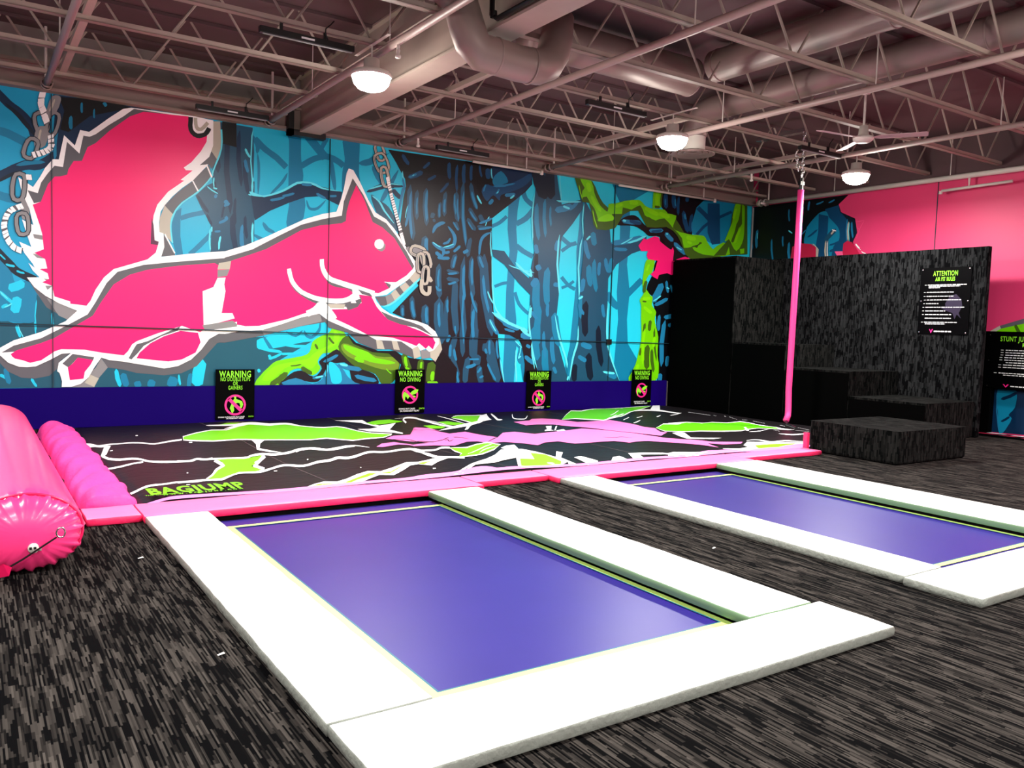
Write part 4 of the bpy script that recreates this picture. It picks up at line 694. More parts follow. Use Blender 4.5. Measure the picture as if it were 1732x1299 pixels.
('painted_vine','olive',1,31,'2403,265 -15,-12 -5,-40 6,-41 12,-12 4,0 13,13 -3,39 1,39 -9,13'),
('painted_vine','olive',1,31,'2428,247 -8,-12 2,-38 11,-38 9,-11 2,0 6,13 -9,37 -4,37 -7,12'),
('painted_vine','olive',1,31,'2383,356 -8,-7 -4,-24 3,-25 5,-7 2,0 6,7 0,24 1,24 -3,8'),
('painted_vine','olive',1,31,'2380,534 -10,-5 -7,-21 -1,-20 6,-7 2,0 9,6 3,20 5,19 -5,7'),
('painted_vine','olive',1,31,'2413,369 -9,-5 -4,-18 1,-18 7,-6 2,0 8,6 1,17 2,17 -6,6'),
('painted_vine','olive',1,32,'2439,335 -6,-17 3,-54 14,-52 6,-17 1,0 2,17 -12,53 -4,53 -3,17'),
('painted_vine','olive',1,31,'2363,446 2,-3 9,-1 9,0 3,3 1,0 -3,3 -9,1 -8,0 -4,-2'),
('painted_vine','olive',1,31,'2366,252 -6,-3 -4,-13 0,-14 4,-4 2,0 5,4 2,13 2,12 -4,5'),
('painted_vine','chart',1,31,'2392,603 -7,-3 -7,-11 -3,-12 3,-4 2,0 6,3 5,11 5,11 -3,4'),
('painted_vine','chart',1,31,'2362,457 6,-5 18,-1 18,3 5,6 0,1 -7,5 -17,-1 -17,-1 -5,-5'),
('painted_vine','chart',1,31,'2371,424 1,-8 17,-12 21,-9 10,2 1,1 -2,8 -18,10 -18,9 -10,0'),
('painted_vine','chart',1,32,'2384,333 -11,-17 -6,-57 5,-58 5,-18 2,0 8,18 -4,57 5,57 -2,18'),
('painted_vine','chart',1,33,'2441,300 -8,-5 -4,-18 1,-18 6,-6 2,0 7,6 1,17 2,17 -5,7'),
('painted_vine','chart',1,31,'2354,184 -10,-6 -7,-22 -1,-23 6,-7 2,0 9,6 3,22 5,21 -5,8'),
('painted_vine#2','lime',0,9,'751,114 8,17 21,24 20,19 10,9 8,5 12,4 22,4 27,5 22,4 13,4 8,4 6,6 4,9 2,12 3,10 6,7 8,6 9,5 10,5 12,4 10,5 7,8 5,8 7,5 9,-1 10,-4 9,-6 7,-6 5,-8 3,-8 1,-11 -2,-11 -3,-10 -5,-8 -8,-6 -11,-4 -16,-2 -20,-1 -15,-2 -10,-8 -6,-10 -2,-9 2,-8 6,-7 1,-8 -6,-9 -10,-9 -11,-4 -12,6 -12,10 -13,6 -12,1 -12,-3 -12,-6 -10,-14 -10,-17 -15,-13 -28,-5 -33,0'),
('painted_vine#2','chart',0,10,'775,131 6,11 13,15 15,13 13,6 14,4 16,3 23,4 25,5 20,4 11,6 5,7 6,5 7,5 7,4 9,5 14,6 16,8 12,9 3,14 0,17 1,9 6,-1 8,-7 5,-9 1,-8 -3,-10 -7,-9 -13,-9 -17,-8 -16,-11 -13,-18 -12,-22 -12,-14 -11,1 -12,8 -13,5 -17,-2 -19,-4 -18,-7 -14,-12 -13,-13 -12,-10 -14,-4 -14,0'),
('painted_vine#2','olive',1,11,'801,113 11,-3 24,14 20,17 2,11 -1,1 -12,1 -20,-16 -21,-14 -4,-9'),
('painted_vine#2','olive',1,11,'901,169 1,-8 14,-10 15,-6 7,2 1,1 -2,8 -14,8 -13,8 -7,-1'),
('painted_vine#2','olive',1,11,'956,228 2,3 -3,8 -5,6 -3,1 -1,-1 -1,-3 3,-7 4,-6 3,-1'),
('painted_vine#2','olive',1,11,'866,174 4,-2 14,1 14,3 4,2 0,1 -5,1 -13,-3 -14,-1 -4,-1'),
('painted_vine#2','olive',1,11,'992,268 -1,-4 7,-9 9,-8 4,-1 1,1 0,4 -8,8 -7,9 -4,1'),
('painted_vine#2','olive',1,12,'839,148 -7,-2 -5,-13 -1,-14 4,-6 2,0 7,3 2,13 3,13 -3,6'),
('painted_vine#2','olive',0,11,'1026,238 5,14 11,15 12,7 9,-2 10,-9 15,-11 24,-10 30,-12 26,-9 22,-2 19,0 15,-2 13,-7 8,-11 6,-10 1,-11 -2,-11 -3,-11 -5,-14 -7,-14 -8,-10 -13,-6 -15,-3 -13,2 -8,9 -7,14 -11,13 -21,8 -27,7 -22,8 -16,8 -12,9 -11,10 -12,13 -9,14'),
('painted_vine#2','olivem',0,12,'1036,238 1,6 7,5 15,-2 30,-11 39,-16 36,-13 28,-3 25,1 18,-2 10,-11 4,-15 -3,-12 -10,-5 -17,-1 -19,1 -18,3 -21,5 -22,7 -27,9 -29,11 -23,11 -14,12 -8,11'),
('painted_vine#2','lime',0,13,'1045,245 6,0 10,-3 13,-4 19,-5 22,-6 18,-6 10,-7 7,-6 9,-6 16,-3 18,-3 17,-3 12,-3 10,-3 3,-3 -6,-2 -13,-2 -16,-1 -19,2 -22,3 -20,4 -18,6 -16,6 -16,7 -15,7 -14,8 -10,7 -5,7 -2,5'),
('painted_vine#2','lime',1,14,'1084,201 1,-7 13,-7 15,-3 6,3 0,2 -2,7 -13,5 -13,5 -6,-3'),
('painted_vine#2','lime',1,13,'1200,165 1,-4 7,-7 9,-7 4,-1 0,0 -1,4 -9,6 -8,8 -3,1'),
('painted_forest','char',0,15,'831,113 4,9 16,14 15,12 12,7 12,3 12,1 14,-6 14,-10 13,-4 12,5 10,11 6,10 -2,8 -6,8 -2,7 5,6 8,6 10,6 12,9 13,9 12,5 10,-5 9,-11 11,-11 11,-11 13,-11 15,-10 21,-8 25,-7 19,-8 13,-13 7,-15 -4,-10 -23,-5 -34,-1 -28,7 -12,21 -6,27 -7,21 -13,7 -13,-1 -13,-2 -10,1 -9,0 -9,-5 -9,-15 -9,-19 -9,-15 -9,-7 -9,-2 -10,0 -10,1 -11,3 -15,1 -26,-5 -29,-6'),
('painted_forest','azure',0,16,'845,113 -8,7 23,10 24,5 18,-5 20,-9 17,-5 15,3 12,6 10,9 7,14 6,18 5,13 6,5 6,1 7,-2 9,-4 10,-6 10,-8 7,-8 6,-10 6,-9 9,-7 9,-6 7,-6 13,-4 11,-3 -19,-2 -77,0 -102,0'),
('painted_forest','cyan',0,17,'994,183 4,5 7,-1 8,-4 8,-8 10,-11 6,-12 3,-12 1,-12 -3,-8 -8,-5 -12,-1 -9,2 -5,6 -2,10 -3,11 -3,14 -2,15'),
('painted_forest','azure',1,18,'975,187 9,-2 20,7 19,12 4,6 -1,1 -8,1 -19,-10 -19,-8 -5,-6'),
('painted_forest','azure',1,18,'1027,178 8,-9 31,-9 33,-4 11,4 0,2 -9,8 -32,5 -31,7 -11,-2'),
('painted_forest','azure',1,18,'1041,147 -2,-7 7,-8 9,-6 6,2 1,1 2,7 -8,7 -7,6 -6,-1'),
('painted_forest','azure',1,17,'1085,142 8,-10 30,-9 32,-4 10,3 1,2 -9,8 -31,6 -29,7 -11,-2'),
('painted_forest','azure',1,17,'939,134 6,-4 18,3 18,5 4,4 0,1 -7,3 -17,-5 -17,-3 -5,-3'),
('painted_forest','hilite',1,18,'983,138 4,5 4,15 0,16 -1,5 -1,0 -3,-5 -1,-15 -3,-15 1,-5'),
('painted_forest','hilite',1,19,'1032,181 2,-4 11,-4 12,-1 4,2 0,1 -3,4 -11,2 -11,2 -4,-1'),
('painted_forest','hilite',1,18,'948,136 4,-2 11,1 10,3 3,2 0,1 -4,1 -10,-2 -11,-1 -3,-2'),
('painted_forest','black',0,20,'1054,283 34,-31 80,-26 66,0 27,-18 53,-9 70,-5 38,30 23,-20 35,-39 -4,-60 -244,3 24,71 -47,38 -61,4 -69,27'),
('painted_vine#2','olive',1,21,'1264,217 -8,-10 7,-25 12,-23 12,-4 3,1 7,11 -10,23 -9,22 -11,6'),
('painted_vine#2','olive',1,21,'1334,199 -13,-9 -4,-34 4,-34 10,-10 3,0 11,10 -1,33 1,32 -8,11'),
('painted_vine#2','olive',1,21,'1377,190 -17,-7 -6,-32 1,-31 13,-11 4,0 15,9 2,30 3,29 -11,12'),
('painted_vine#2','lime',1,22,'1271,208 -5,-5 1,-15 5,-14 5,-4 1,0 4,5 -3,15 -3,14 -4,4'),
('painted_vine#2','lime',1,22,'1335,189 -4,-2 -2,-10 0,-9 4,-3 1,0 4,3 0,9 1,9 -3,3'),
('painted_vine#2','lime',1,22,'1382,156 -7,-3 -4,-14 1,-13 5,-5 2,0 7,4 1,13 1,12 -4,5'),
('painted_vine#2','lime',1,23,'1272,169 0,-3 6,-4 7,-2 3,2 1,1 -1,4 -6,2 -6,3 -3,-2'),
('painted_vine#2','lime',1,22,'1359,116 5,-5 17,-2 17,0 5,4 0,1 -5,5 -17,0 -16,1 -6,-3'),
('painted_squirrel#2','pink',0,36,'2327,674 22,25 3,8 19,-4 46,18 23,-3 9,-17 49,-24 17,-5 9,12 7,-16 -5,-53 24,19 48,15 33,-6 -48,-12 -16,-19 -2,-35 -43,-12 -25,7 -47,-11 -7,-18 -24,7 -16,11 22,18 13,41 -54,2 -9,17 7,17 -38,-3'),
('painted_squirrel#2','pink',0,37,'2528,624 45,18 53,2 -12,-85 -82,0'),
('painted_squirrel','greyl',0,10,'620,902 22,4 4,-72 -12,-46 -19,18'),
('painted_squirrel','greyd',0,11,'618,814 16,-22 -17,-30 -6,13 -24,-5'),
('painted_squirrel','greyd',0,12,'561,723 50,50 8,-35 -39,-45 -12,27'),
('painted_squirrel','greyd',0,13,'487,641 36,42 42,38 15,-28 -46,-37 -24,-38'),
('painted_squirrel','greyl',0,14,'487,641 23,-23 -8,-36 6,-47 -24,25 -11,3 1,40'),
('painted_squirrel','greyd',0,15,'486,558 30,-51 0,-8 -38,-6'),
('painted_squirrel','hilite',1,16,'643,882 1,-14 1,-20 -1,-22 -7,-23 -9,-24 -7,-20 -3,-10 0,-4 -3,-6 -9,-14 -13,-16 -14,-16 -16,-14 -16,-13 -14,-12 -10,-12 -8,-12 -5,-11 -5,-12 -2,-12 -1,-13 1,-17 2,-18 2,-13 4,1 -2,13 -2,18 -1,16 1,13 3,11 4,11 5,11 7,11 10,12 13,12 17,13 16,14 14,16 13,17 10,14 4,7 0,5 2,9 7,19 10,25 6,24 2,22 -1,21 -1,14'),
('painted_squirrel','white',1,17,'601,773 16,-36 4,2 -16,36'),
('painted_squirrel','white',1,17,'563,720 15,-28 4,2 -16,28'),
('painted_squirrel','white',1,17,'486,557 28,-53 3,2 -28,54'),
('painted_squirrel','greyd',0,6,'140,412 20,-36 26,-43 52,-32 24,26 -50,22 -39,28'),
('painted_squirrel','greym',0,7,'186,359 29,-47 23,-11 24,26'),
('painted_squirrel','greyd',0,4,'71,202 6,-22 18,-22 31,-17 32,-2 33,7 23,23 4,19 26,23 -56,-1 -65,-34'),
('painted_squirrel','greyd',0,4,'320,198 17,-29 39,-6 36,-10 75,-7 49,6 43,21 31,37 28,33 58,18 0,21 -54,-1'),
('painted_squirrel','greym',0,5,'285,146 21,23 14,27 17,-27 -24,-31 -11,-25 -81,1 3,5'),
('painted_squirrel','greyl',0,6,'292,149 22,-11 -12,-24 -24,12'),
('painted_squirrel','greyd',0,12,'628,274 145,12 153,61 37,-3 15,-27 -78,-15 -127,-34 -112,-23 -33,0'),
('painted_squirrel','greym',0,13,'773,286 153,61 37,-3 5,-25 -68,-17 -120,-31'),
('painted_squirrel','greyd',0,23,'959,343 32,-21 87,-33 54,-13 122,-16 43,-19 17,-42 -53,18 -47,14 -56,-1 -60,22 -39,32 -67,16'),
('painted_squirrel','greyl',0,24,'1160,263 23,-4 10,-28 -28,2'),
('painted_squirrel','greyl',0,24,'1218,261 21,-2 11,-30 -23,2'),
('painted_squirrel','greyl',0,24,'1297,237 26,7 9,-36 -26,-9'),
('painted_squirrel','greym',0,25,'1329,230 38,0 6,-26 -38,-5'),
('painted_squirrel','greyl',0,26,'1367,233 37,44 12,-44 -26,-44 -20,15'),
('painted_squirrel','greyd',0,1,'1154,408 40,4 6,-32 -25,-1'),
('painted_squirrel','greym',0,10,'1192,412 22,10 14,-27 -28,-15'),
('painted_squirrel','greyl',0,11,'1212,422 22,20 14,-27 -20,-18'),
('painted_squirrel','greyd',0,12,'1229,437 15,13 19,-25 -15,-10'),
('painted_squirrel','greyl',0,13,'1244,447 31,23 11,-25 -23,-20'),
('painted_squirrel','greyd',0,14,'1265,465 15,12 19,-17 -13,-15'),
('painted_squirrel','greyl',0,15,'1280,477 31,45 22,-32 -34,-30'),
('painted_squirrel','hilite',1,16,'1330,490 -7,-6 -11,-10 -16,-13 -22,-20 -26,-24 -22,-19 -18,-11 -14,-6 -10,-3 2,-6 10,3 15,6 19,12 23,19 26,24 23,20 15,14 11,9 7,6'),
('painted_squirrel','cyan',0,17,'1180,374 40,7 -7,-24'),
('painted_squirrel','white',0,27,'550,923 -152,-19 -21,-7 -35,-30 -34,-32 -17,-15 -22,2 -13,-44 -26,24 -13,-67 -14,-1 -18,-25 -13,-27 -16,-28 -34,22 8,-39 17,-42 9,-42 -26,12 10,-35 11,-36 -28,12 11,-28 20,-29 5,-11 -15,13 10,-20 16,-17 -30,-2 17,-25 26,-22 32,-19 45,-19 -29,-30 -59,-31 -64,-24 -31,-20 -9,-13 12,-11 15,-16 25,-11 19,-1 20,2 36,19 26,16 23,2 -18,-16 -12,-11 -4,-23 6,-5 6,-23 -1,-16 23,0 24,8 20,19 14,27 18,28 21,-7 35,-4 33,-6 40,-7 38,-7 38,7 38,20 28,29 23,33 28,17 19,0 41,8 71,6 56,18 71,26 59,14 32,-22 43,-16 44,-17 54,-13 30,-14 46,-1 46,-2 43,-25 21,10 11,-16 21,7 14,-11 19,7 19,22 -1,19 -14,24 -33,23 -44,13 -52,7 -47,13 -31,18 -21,22 -7,17 42,7 40,28 41,28 31,35 12,20 -5,-2 -19,20 -27,35 -48,61 -31,29 -40,19 -26,38 -30,54 -25,37 -16,3 -7,-15 -9,-54 -8,-31 -16,-44 -44,-11 -63,-24 -57,-31 -64,-35 -63,-31 -61,-23 -58,-8 -59,-10 -64,-12 8,28 0,5 -2,35 -11,3 -1,28 4,31 11,19 21,28 26,27 31,26 44,53 -25,-6 27,28 11,34 0,74 -51,21'),
('painted_squirrel','greyd',0,28,'554,902 -149,0 -28,-26 -35,-28 -35,-32 -15,-9 -15,1 -10,-50 -30,27 -10,-69 -20,1 -16,-22 -16,-27 -8,-29 -24,5 15,-33 16,6 33,71 13,2 17,7 16,39 20,3 14,39 20,14 35,39 52,48 36,17'),
('painted_squirrel','greym',0,28,'155,529 22,-2 3,-12 -22,3'),
('painted_squirrel','greym',0,28,'154,476 29,0 2,-11 -21,1'),
('painted_squirrel','greym',0,28,'173,438 15,-1 0,-7'),
('painted_squirrel','greym',0,28,'180,411 14,0 -8,-7'),
('painted_squirrel','greym',0,28,'183,392 18,1 -13,-12'),
('painted_squirrel','pink',0,29,'430,898 122,7 0,-29 8,-19 15,-7 29,8 -1,-18 -16,-30 -27,-36 -21,-18 6,-7 19,2 -34,-32 10,-1 -44,-37 -29,-40 -10,-32 -3,-28 2,-55 13,-1 -6,-22 -22,-21 -47,-18 -42,-16 -25,-25 -21,-35 -13,-32 -10,-14 -40,4 0,6 -38,12 -4,20 -2,9 -23,8 16,10 -3,15 -19,10 18,3 -5,25 -25,15 22,11 -3,39 -6,25 -16,53 19,10 17,49 16,22 13,2 17,7 3,15 13,24 20,3 14,39 20,14 35,39 52,48'),
('painted_squirrel','black',1,30,'551,904 0,-10 -1,-15 2,-13 5,-9 8,-7 9,-3 9,0 10,4 9,5 7,8 5,9 2,6 -12,4 -2,-5 -4,-7 -3,-5 -5,-3 -7,-2 -6,-1 -5,2 -5,4 -3,6 -1,10 1,13 0,10'),
('painted_squirrel','greyl',1,31,'566,904 0,-8 1,-10 2,-10 4,-6 7,-3 9,2 8,7 8,10 5,7 -8,6 -5,-7 -7,-9 -5,-5 -2,0 -3,1 -2,3 -1,6 -1,10 0,7'),
('painted_squirrel','plum',0,30,'452,604 5,-23 3,-43 11,-3 -2,-10 -20,1'),
('painted_squirrel','greyd',0,31,'80,209 28,19 64,21 63,37 51,32 20,35 28,55 28,33 68,24 75,13 152,23 2,2 82,31 84,50 70,40 72,25 63,17 6,47 29,78 38,-48 40,-68 45,-18 37,-38 42,-52 30,-47 -7,-13 -187,-7 -419,-111 -83,10 -295,-169'),
('painted_squirrel','pink',0,32,'101,205 13,10 58,21 33,15 53,36 41,28 21,39 32,51 42,30 47,17 83,17 105,15 14,-7 40,20 50,20 50,21 64,39 48,30 63,21 70,13 16,9 2,29 9,36 23,56 30,-46 31,-69 35,-14 46,-33 32,-44 39,-55 -22,-23 -40,-26 -44,-2 26,-10 -10,-18 -27,-12 -40,5 -30,7 -19,-15 -14,-14 -34,-13 -75,1 -13,-29 -32,-15 -66,-24 -87,-23 -42,-2 -39,6 -89,-23 4,-8 -62,21 -68,-24 -56,-24 -12,-9 -11,-20 -11,-12 -55,7 -45,8 -57,1 -16,-6 -33,-25 -26,-7 -18,7 -17,4 -6,5'),
('painted_squirrel','greyd',0,33,'412,236 30,10 90,46 -8,-14 -45,-17 -48,-29 -15,-20 -18,-20 -7,4 14,28'),
('painted_squirrel','pink',0,34,'420,212 29,28 37,21 46,17 50,-5 8,-26 -15,-33 -39,-21 -38,-6 -86,9'),
('painted_squirrel','white',0,35,'594,280 102,30 0,-17 -54,-12 -40,-22 -12,-16 -8,28'),
('painted_squirrel','greyd',0,33,'223,180 25,27 54,-9 -3,-8 -38,7 -23,-28'),
('painted_squirrel','pink',0,34,'261,197 38,-7 -7,-14 -14,-19 -3,-19 -34,-4 -2,16 -3,19 12,11'),
('painted_squirrel','pink',0,33,'982,358 75,5 48,22 -10,27 44,-3 21,-35 31,-32 88,-30 54,-17 43,-19 12,-19 -10,-24 -17,13 -11,-11 -27,19 -10,-10 -32,11 -58,16 -91,7 -74,33 -53,21'),
('painted_squirrel','greyd',0,34,'1175,360 46,-17 68,-16 43,-13 44,-33 -65,27 -63,10 -47,15'),
('painted_squirrel','greyd',1,34,'856,473 0,-12 3,-17 7,-16 10,-13 13,-10 14,-9 17,-9 19,-8 22,-7 25,-3 28,0 24,0 16,2 13,3 11,4 12,6 10,7 5,7 -1,2 -8,-2 -11,-5 -11,-3 -10,-2 -11,-1 -15,-1 -23,0 -27,1 -23,3 -20,5 -17,7 -16,8 -14,8 -12,8 -9,9 -8,13 -6,15 -5,11'),
('painted_squirrel','greyl',0,35,'972,377 75,1 -4,-14 -66,0'),
('painted_squirrel','greyd',0,36,'1047,376 39,13 14,19 5,-18 -14,-19 -34,-13'),
('painted_squirrel','white',1,37,'850,481 1,-11 4,-14 5,-15 9,-13 11,-12 14,-11 20,-9 23,-8 24,-6 26,-2 28,-1 24,2 18,5 14,7 10,7 8,7 3,7 2,4 -18,5 -1,-3 -1,-3 -4,-4 -8,-6 -11,-6 -15,-4 -21,-2 -26,0 -25,3 -23,4 -21,7 -18,8 -12,9 -10,11 -7,10 -5,13 -3,14 -3,10'),
('painted_squirrel','white',1,38,'922,333 7,3 11,6 11,6 9,9 5,7 -1,0 3,-2 8,-7 8,-8 7,-9 6,-9 5,-7 18,11 -4,7 -8,10 -8,10 -9,10 -10,9 -14,6 -15,-6 -7,-9 -6,-6 -8,-5 -10,-5 -7,-3'),
('painted_squirrel','greyd',1,38,'967,498 -1,-11 4,-14 5,-13 8,-10 9,-9 13,-6 17,-3 17,-1 13,-1 10,-5 9,-6 8,-4 2,1 -3,9 -7,10 -12,9 -17,4 -17,1 -14,3 -8,4 -8,5 -6,7 -7,10 -7,13 -6,8'),
('painted_squirrel','white',1,39,'957,519 0,-8 1,-12 3,-12 5,-12 7,-11 11,-11 14,-6 15,-4 16,-4 16,-5 18,-4 19,-5 22,-6 24,-7 17,-5 7,20 -17,4 -24,6 -23,6 -20,4 -17,4 -17,4 -16,4 -13,3 -11,5 -8,7 -6,9 -5,9 -3,10 -1,11 0,8'),
('painted_squirrel','greyd',0,40,'1090,430 44,-12 10,-11 -39,8'),
('painted_squirrel','white',0,41,'1070,429 29,-8 -7,-14 8,-8 -19,-6 5,-9 -20,-1 7,14'),
('painted_squirrel','greyd',0,33,'1188,458 26,-3 -8,-19'),
('painted_squirrel','white',0,34,'1185,461 44,-6 -30,-33 -45,-7 52,25 5,11'),
('painted_squirrel','greym',0,33,'1148,580 9,4 14,3 12,1 4,-3 0,-6 -1,-5 -2,-5 -4,-4 -4,-3 -5,-1 -5,2 -6,2 -6,5 -6,5'),
('painted_squirrel','white',0,34,'1182,587 -2,-8 -5,-7 -8,-3 -9,0 -7,4 -4,7 0,8 3,7 7,5 9,2 8,-2 6,-6'),
('painted_squirrel','greyl',0,33,'641,485 36,9 -4,-25 -36,-3'),
('painted_squirrel','greym',0,34,'637,464 36,5 -8,-21 -28,-6'),
('painted_squirrel','white',0,36,'637,440 24,3 -4,-21 4,-20 -11,-67 32,1 7,-16 -91,-28 -4,106 31,14'),  # plain white fill standing in for the glare spot on the belly
('painted_squirrel','greym',0,37,'594,296 89,17 13,-10 0,-8 -94,-15'),
('painted_chain','dark',1,30,'180,808 -5,-1 -3,3 -4,13 -2,14 1,5 4,3 6,1 2,-2 5,-14 2,-14 -1,-4 -5,-4 3,-13 12,9 3,14 -2,18 -6,16 -9,8 -13,-2 -11,-9 -4,-14 3,-17 6,-17 9,-8 12,2'),
('painted_chain','greym',1,31,'181,806 -7,-1 -3,3 -5,14 -2,15 1,6 6,4 6,2 4,-4 5,-14 2,-15 -1,-6 -6,-4 2,-9 10,8 3,13 -2,17 -6,16 -8,7 -11,-2 -10,-8 -3,-12 2,-18 5,-15 8,-8 12,2'),
('painted_chain','greym',1,32,'173,800 -5,7 -4,14 -3,16 1,8 0,0 -4,-9 2,-17 6,-15 7,-4'),
('painted_chain','dark',1,32,'197,803 -3,2 -1,6 3,17 6,18 3,5 4,1 3,-2 1,-6 -3,-17 -5,-18 -3,-5 -5,-1 -3,-13 13,3 8,12 6,20 4,21 -3,13 -10,6 -13,-3 -8,-12 -6,-20 -3,-20 2,-14 10,-6'),
('painted_chain','greym',1,33,'197,801 -5,3 -1,6 3,19 6,18 4,6 5,1 5,-2 1,-7 -3,-19 -6,-18 -4,-6 -5,-1 -2,-9 11,3 7,10 6,20 4,20 -2,12 -10,6 -11,-3 -7,-11 -6,-19 -3,-20 2,-12 9,-6'),
('painted_chain','greym',1,34,'189,801 0,9 3,19 6,19 4,8 0,1 -7,-8 -6,-20 -3,-19 3,-9'),
('painted_chain','greyd',1,35,'172,903 -1,-7 -2,-10 0,-11 1,-9 3,-9 2,-8 3,-10 3,-10 2,-7 14,7 -2,7 -3,11 -3,10 -2,8 -2,7 -2,7 1,8 1,9 2,6'),
('painted_chain','white',0,36,'173,906 -2,-10 15,3 2,9'),
('painted_chain','white',0,37,'172,900 -2,-9 15,2 2,9'),
('painted_chain','white',0,38,'169,888 0,-9 15,4 0,9'),
('painted_chain','white',0,39,'168,879 1,-9 15,8 -1,8'),
('painted_chain','white',0,40,'169,872 2,-9 13,10 -2,8'),
('painted_chain','white',0,41,'171,862 3,-8 13,11 -3,8'),
('painted_chain','white',0,42,'173,857 3,-9 13,11 -2,8'),
('painted_chain','white',0,43,'176,846 3,-8 13,10 -2,8'),
('painted_chain','white',0,44,'178,838 3,-8 13,10 -2,8'),
('painted_chain','white',0,45,'181,831 2,-8 13,10 -2,8'),
('painted_chain','greym',0,44,'189,861 3,12 4,15 6,12 7,4 7,1 5,-2 2,-4 0,-6 -2,-8 -3,-11 -5,-11 -5,-9 -6,-4 -6,-2 -4,1 -3,2 -1,4'),
('painted_chain','greyl',1,45,'195,859 4,3 6,13 4,14 0,4 -1,1 -3,-4 -5,-14 -5,-12 0,-5'),
('painted_chain','greym',0,35,'166,811 8,6 11,2 7,-4 1,-14 -3,-20 -5,-14 -8,-7 -11,-1 -6,4 -1,14 2,19'),
('painted_chain','greyl',1,36,'175,809 -3,-4 -3,-15 -1,-14 1,-4 0,0 3,4 2,14 3,14 -1,5'),
('painted_chain','dark',1,37,'145,735 -4,3 0,4 3,15 6,14 2,3 6,0 4,-2 1,-4 -4,-15 -6,-15 -2,-3 -6,0 -4,-13 13,0 10,10 7,17 4,19 -3,13 -10,7 -13,-1 -9,-10 -7,-17 -5,-19 3,-13 10,-6'),
('painted_chain','greym',1,38,'145,733 -6,3 0,6 3,15 6,15 4,5 6,0 6,-4 1,-5 -4,-16 -6,-15 -4,-4 -6,0 -3,-9 11,0 9,9 7,17 4,18 -2,12 -10,6 -11,-1 -9,-9 -7,-17 -4,-17 3,-12 9,-6'),
('painted_chain','greym',1,39,'136,733 0,9 4,16 6,15 5,8 0,0 -8,-6 -6,-16 -4,-17 3,-9'),
('painted_chain','greyd',1,39,'191,792 1,-8 0,-10 -1,-7 -2,-3 -6,-5 -7,-4 -8,-4 -10,-4 -6,-3 2,-15 7,3 10,4 10,5 8,5 9,7 6,10 3,13 -1,12 -1,8'),
('painted_chain','white',0,40,'191,794 1,-9 13,7 0,9'),
('painted_chain','white',0,41,'192,784 0,-9 14,6 0,8'),
('painted_chain','white',0,40,'193,774 -2,-9 14,0 3,9'),
('painted_chain','white',0,41,'193,769 -6,-7 11,-9 6,6'),
('painted_chain','white',0,42,'188,762 -7,-4 8,-12 7,4'),
('painted_chain','white',0,43,'180,757 -8,-4 8,-13 7,4'),
('painted_chain','white',0,44,'171,752 -8,-3 6,-14 7,3'),
('painted_chain','white',0,45,'160,748 -7,-3 5,-14 7,2'),
('painted_chain','dark',1,33,'120,621 -4,2 -1,6 0,21 3,21 3,6 4,2 4,-1 2,-7 -1,-21 -3,-20 -3,-7 -4,-2 -1,-14 13,5 8,15 3,24 1,23 -5,15 -13,5 -13,-6 -7,-14 -4,-24 0,-24 4,-14 13,-5'),
('painted_chain','greym',1,34,'120,619 -5,2 -3,8 1,21 3,21 3,8 6,2 6,-2 2,-7 -1,-21 -3,-22 -3,-8 -6,-2 -1,-10 12,5 7,13 3,24 0,23 -4,13 -11,4 -12,-5 -6,-13 -4,-23 0,-23 4,-13 11,-5'),
('painted_chain','greym',1,35,'111,618 -1,10 1,22 2,22 4,11 -1,0 -6,-10 -3,-23 -1,-22 5,-11'),
('painted_chain','greyd',1,34,'143,671 10,1 0,14 -10,-1'),
('painted_chain','white',0,35,'141,671 8,1 -3,14 -7,-1'),
('painted_chain','white',0,36,'147,671 7,1 -2,14 -7,-1'),
('painted_chain','greym',0,35,'132,626 4,-6 6,-13 4,-12 1,-9 0,-10 -2,-6 -4,-4 -7,-1 -4,3 -2,10 0,14 0,12 1,11 1,8'),
('painted_chain','dark',1,36,'133,532 -5,1 -3,4 -2,15 0,17 2,4 5,3 5,-1 2,-4 2,-15 0,-17 -1,-4 -5,-3 1,-13 12,6 5,13 0,20 -2,19 -8,11 -12,2 -12,-7 -6,-13 0,-20 3,-19 7,-11 13,-1'),
('painted_chain','greym',1,37,'133,530 -7,1 -2,5 -3,16 0,17 2,6 7,3 6,-1 3,-5 2,-16 0,-17 -2,-6 -6,-3 0,-9 11,5 5,13 0,19 -2,18 -7,10 -11,1 -11,-6 -5,-12 0,-19 3,-18 6,-10 11,-1'),
('painted_chain','greym',1,38,'124,527 -3,8 -2,17 0,17 2,9 0,0 -5,-9 -1,-18 3,-18 6,-7'),
('painted_chain','greyd',1,39,'128,608 -8,-4 -12,-6 -11,-9 -7,-12 -5,-13 -2,-14 0,-14 2,-13 4,-12 5,-10 6,-9 6,-7 8,-6 7,-3 6,-2 5,15 -5,1 -7,3 -5,4 -5,6 -5,7 -4,8 -3,10 -2,12 0,10 2,10 3,10 5,8 8,7 10,5 8,4'),
('painted_chain','white',0,40,'129,608 -7,-3 7,-13 6,3'),
('painted_chain','white',0,41,'122,605 -7,-4 7,-12 6,3'),
('painted_chain','white',0,42,'108,598 -6,-5 9,-11 6,5'),
('painted_chain','white',0,43,'99,591 -4,-6 11,-7 5,6'),
('painted_chain','white',0,44,'91,579 -3,-8 12,-3 4,8'),
('painted_chain','white',0,45,'87,569 -2,-8 13,0 2,7'),
('painted_chain','white',0,40,'83,554 -1,-8 14,3 0,8'),
('painted_chain','white',0,41,'82,544 1,-9 13,6 -1,8'),
('painted_chain','white',0,42,'84,528 2,-7 12,8 -2,7'),
('painted_chain','white',0,43,'86,519 3,-8 11,10 -2,7'),
('painted_chain','white',0,44,'91,507 3,-7 10,11 -3,7'),
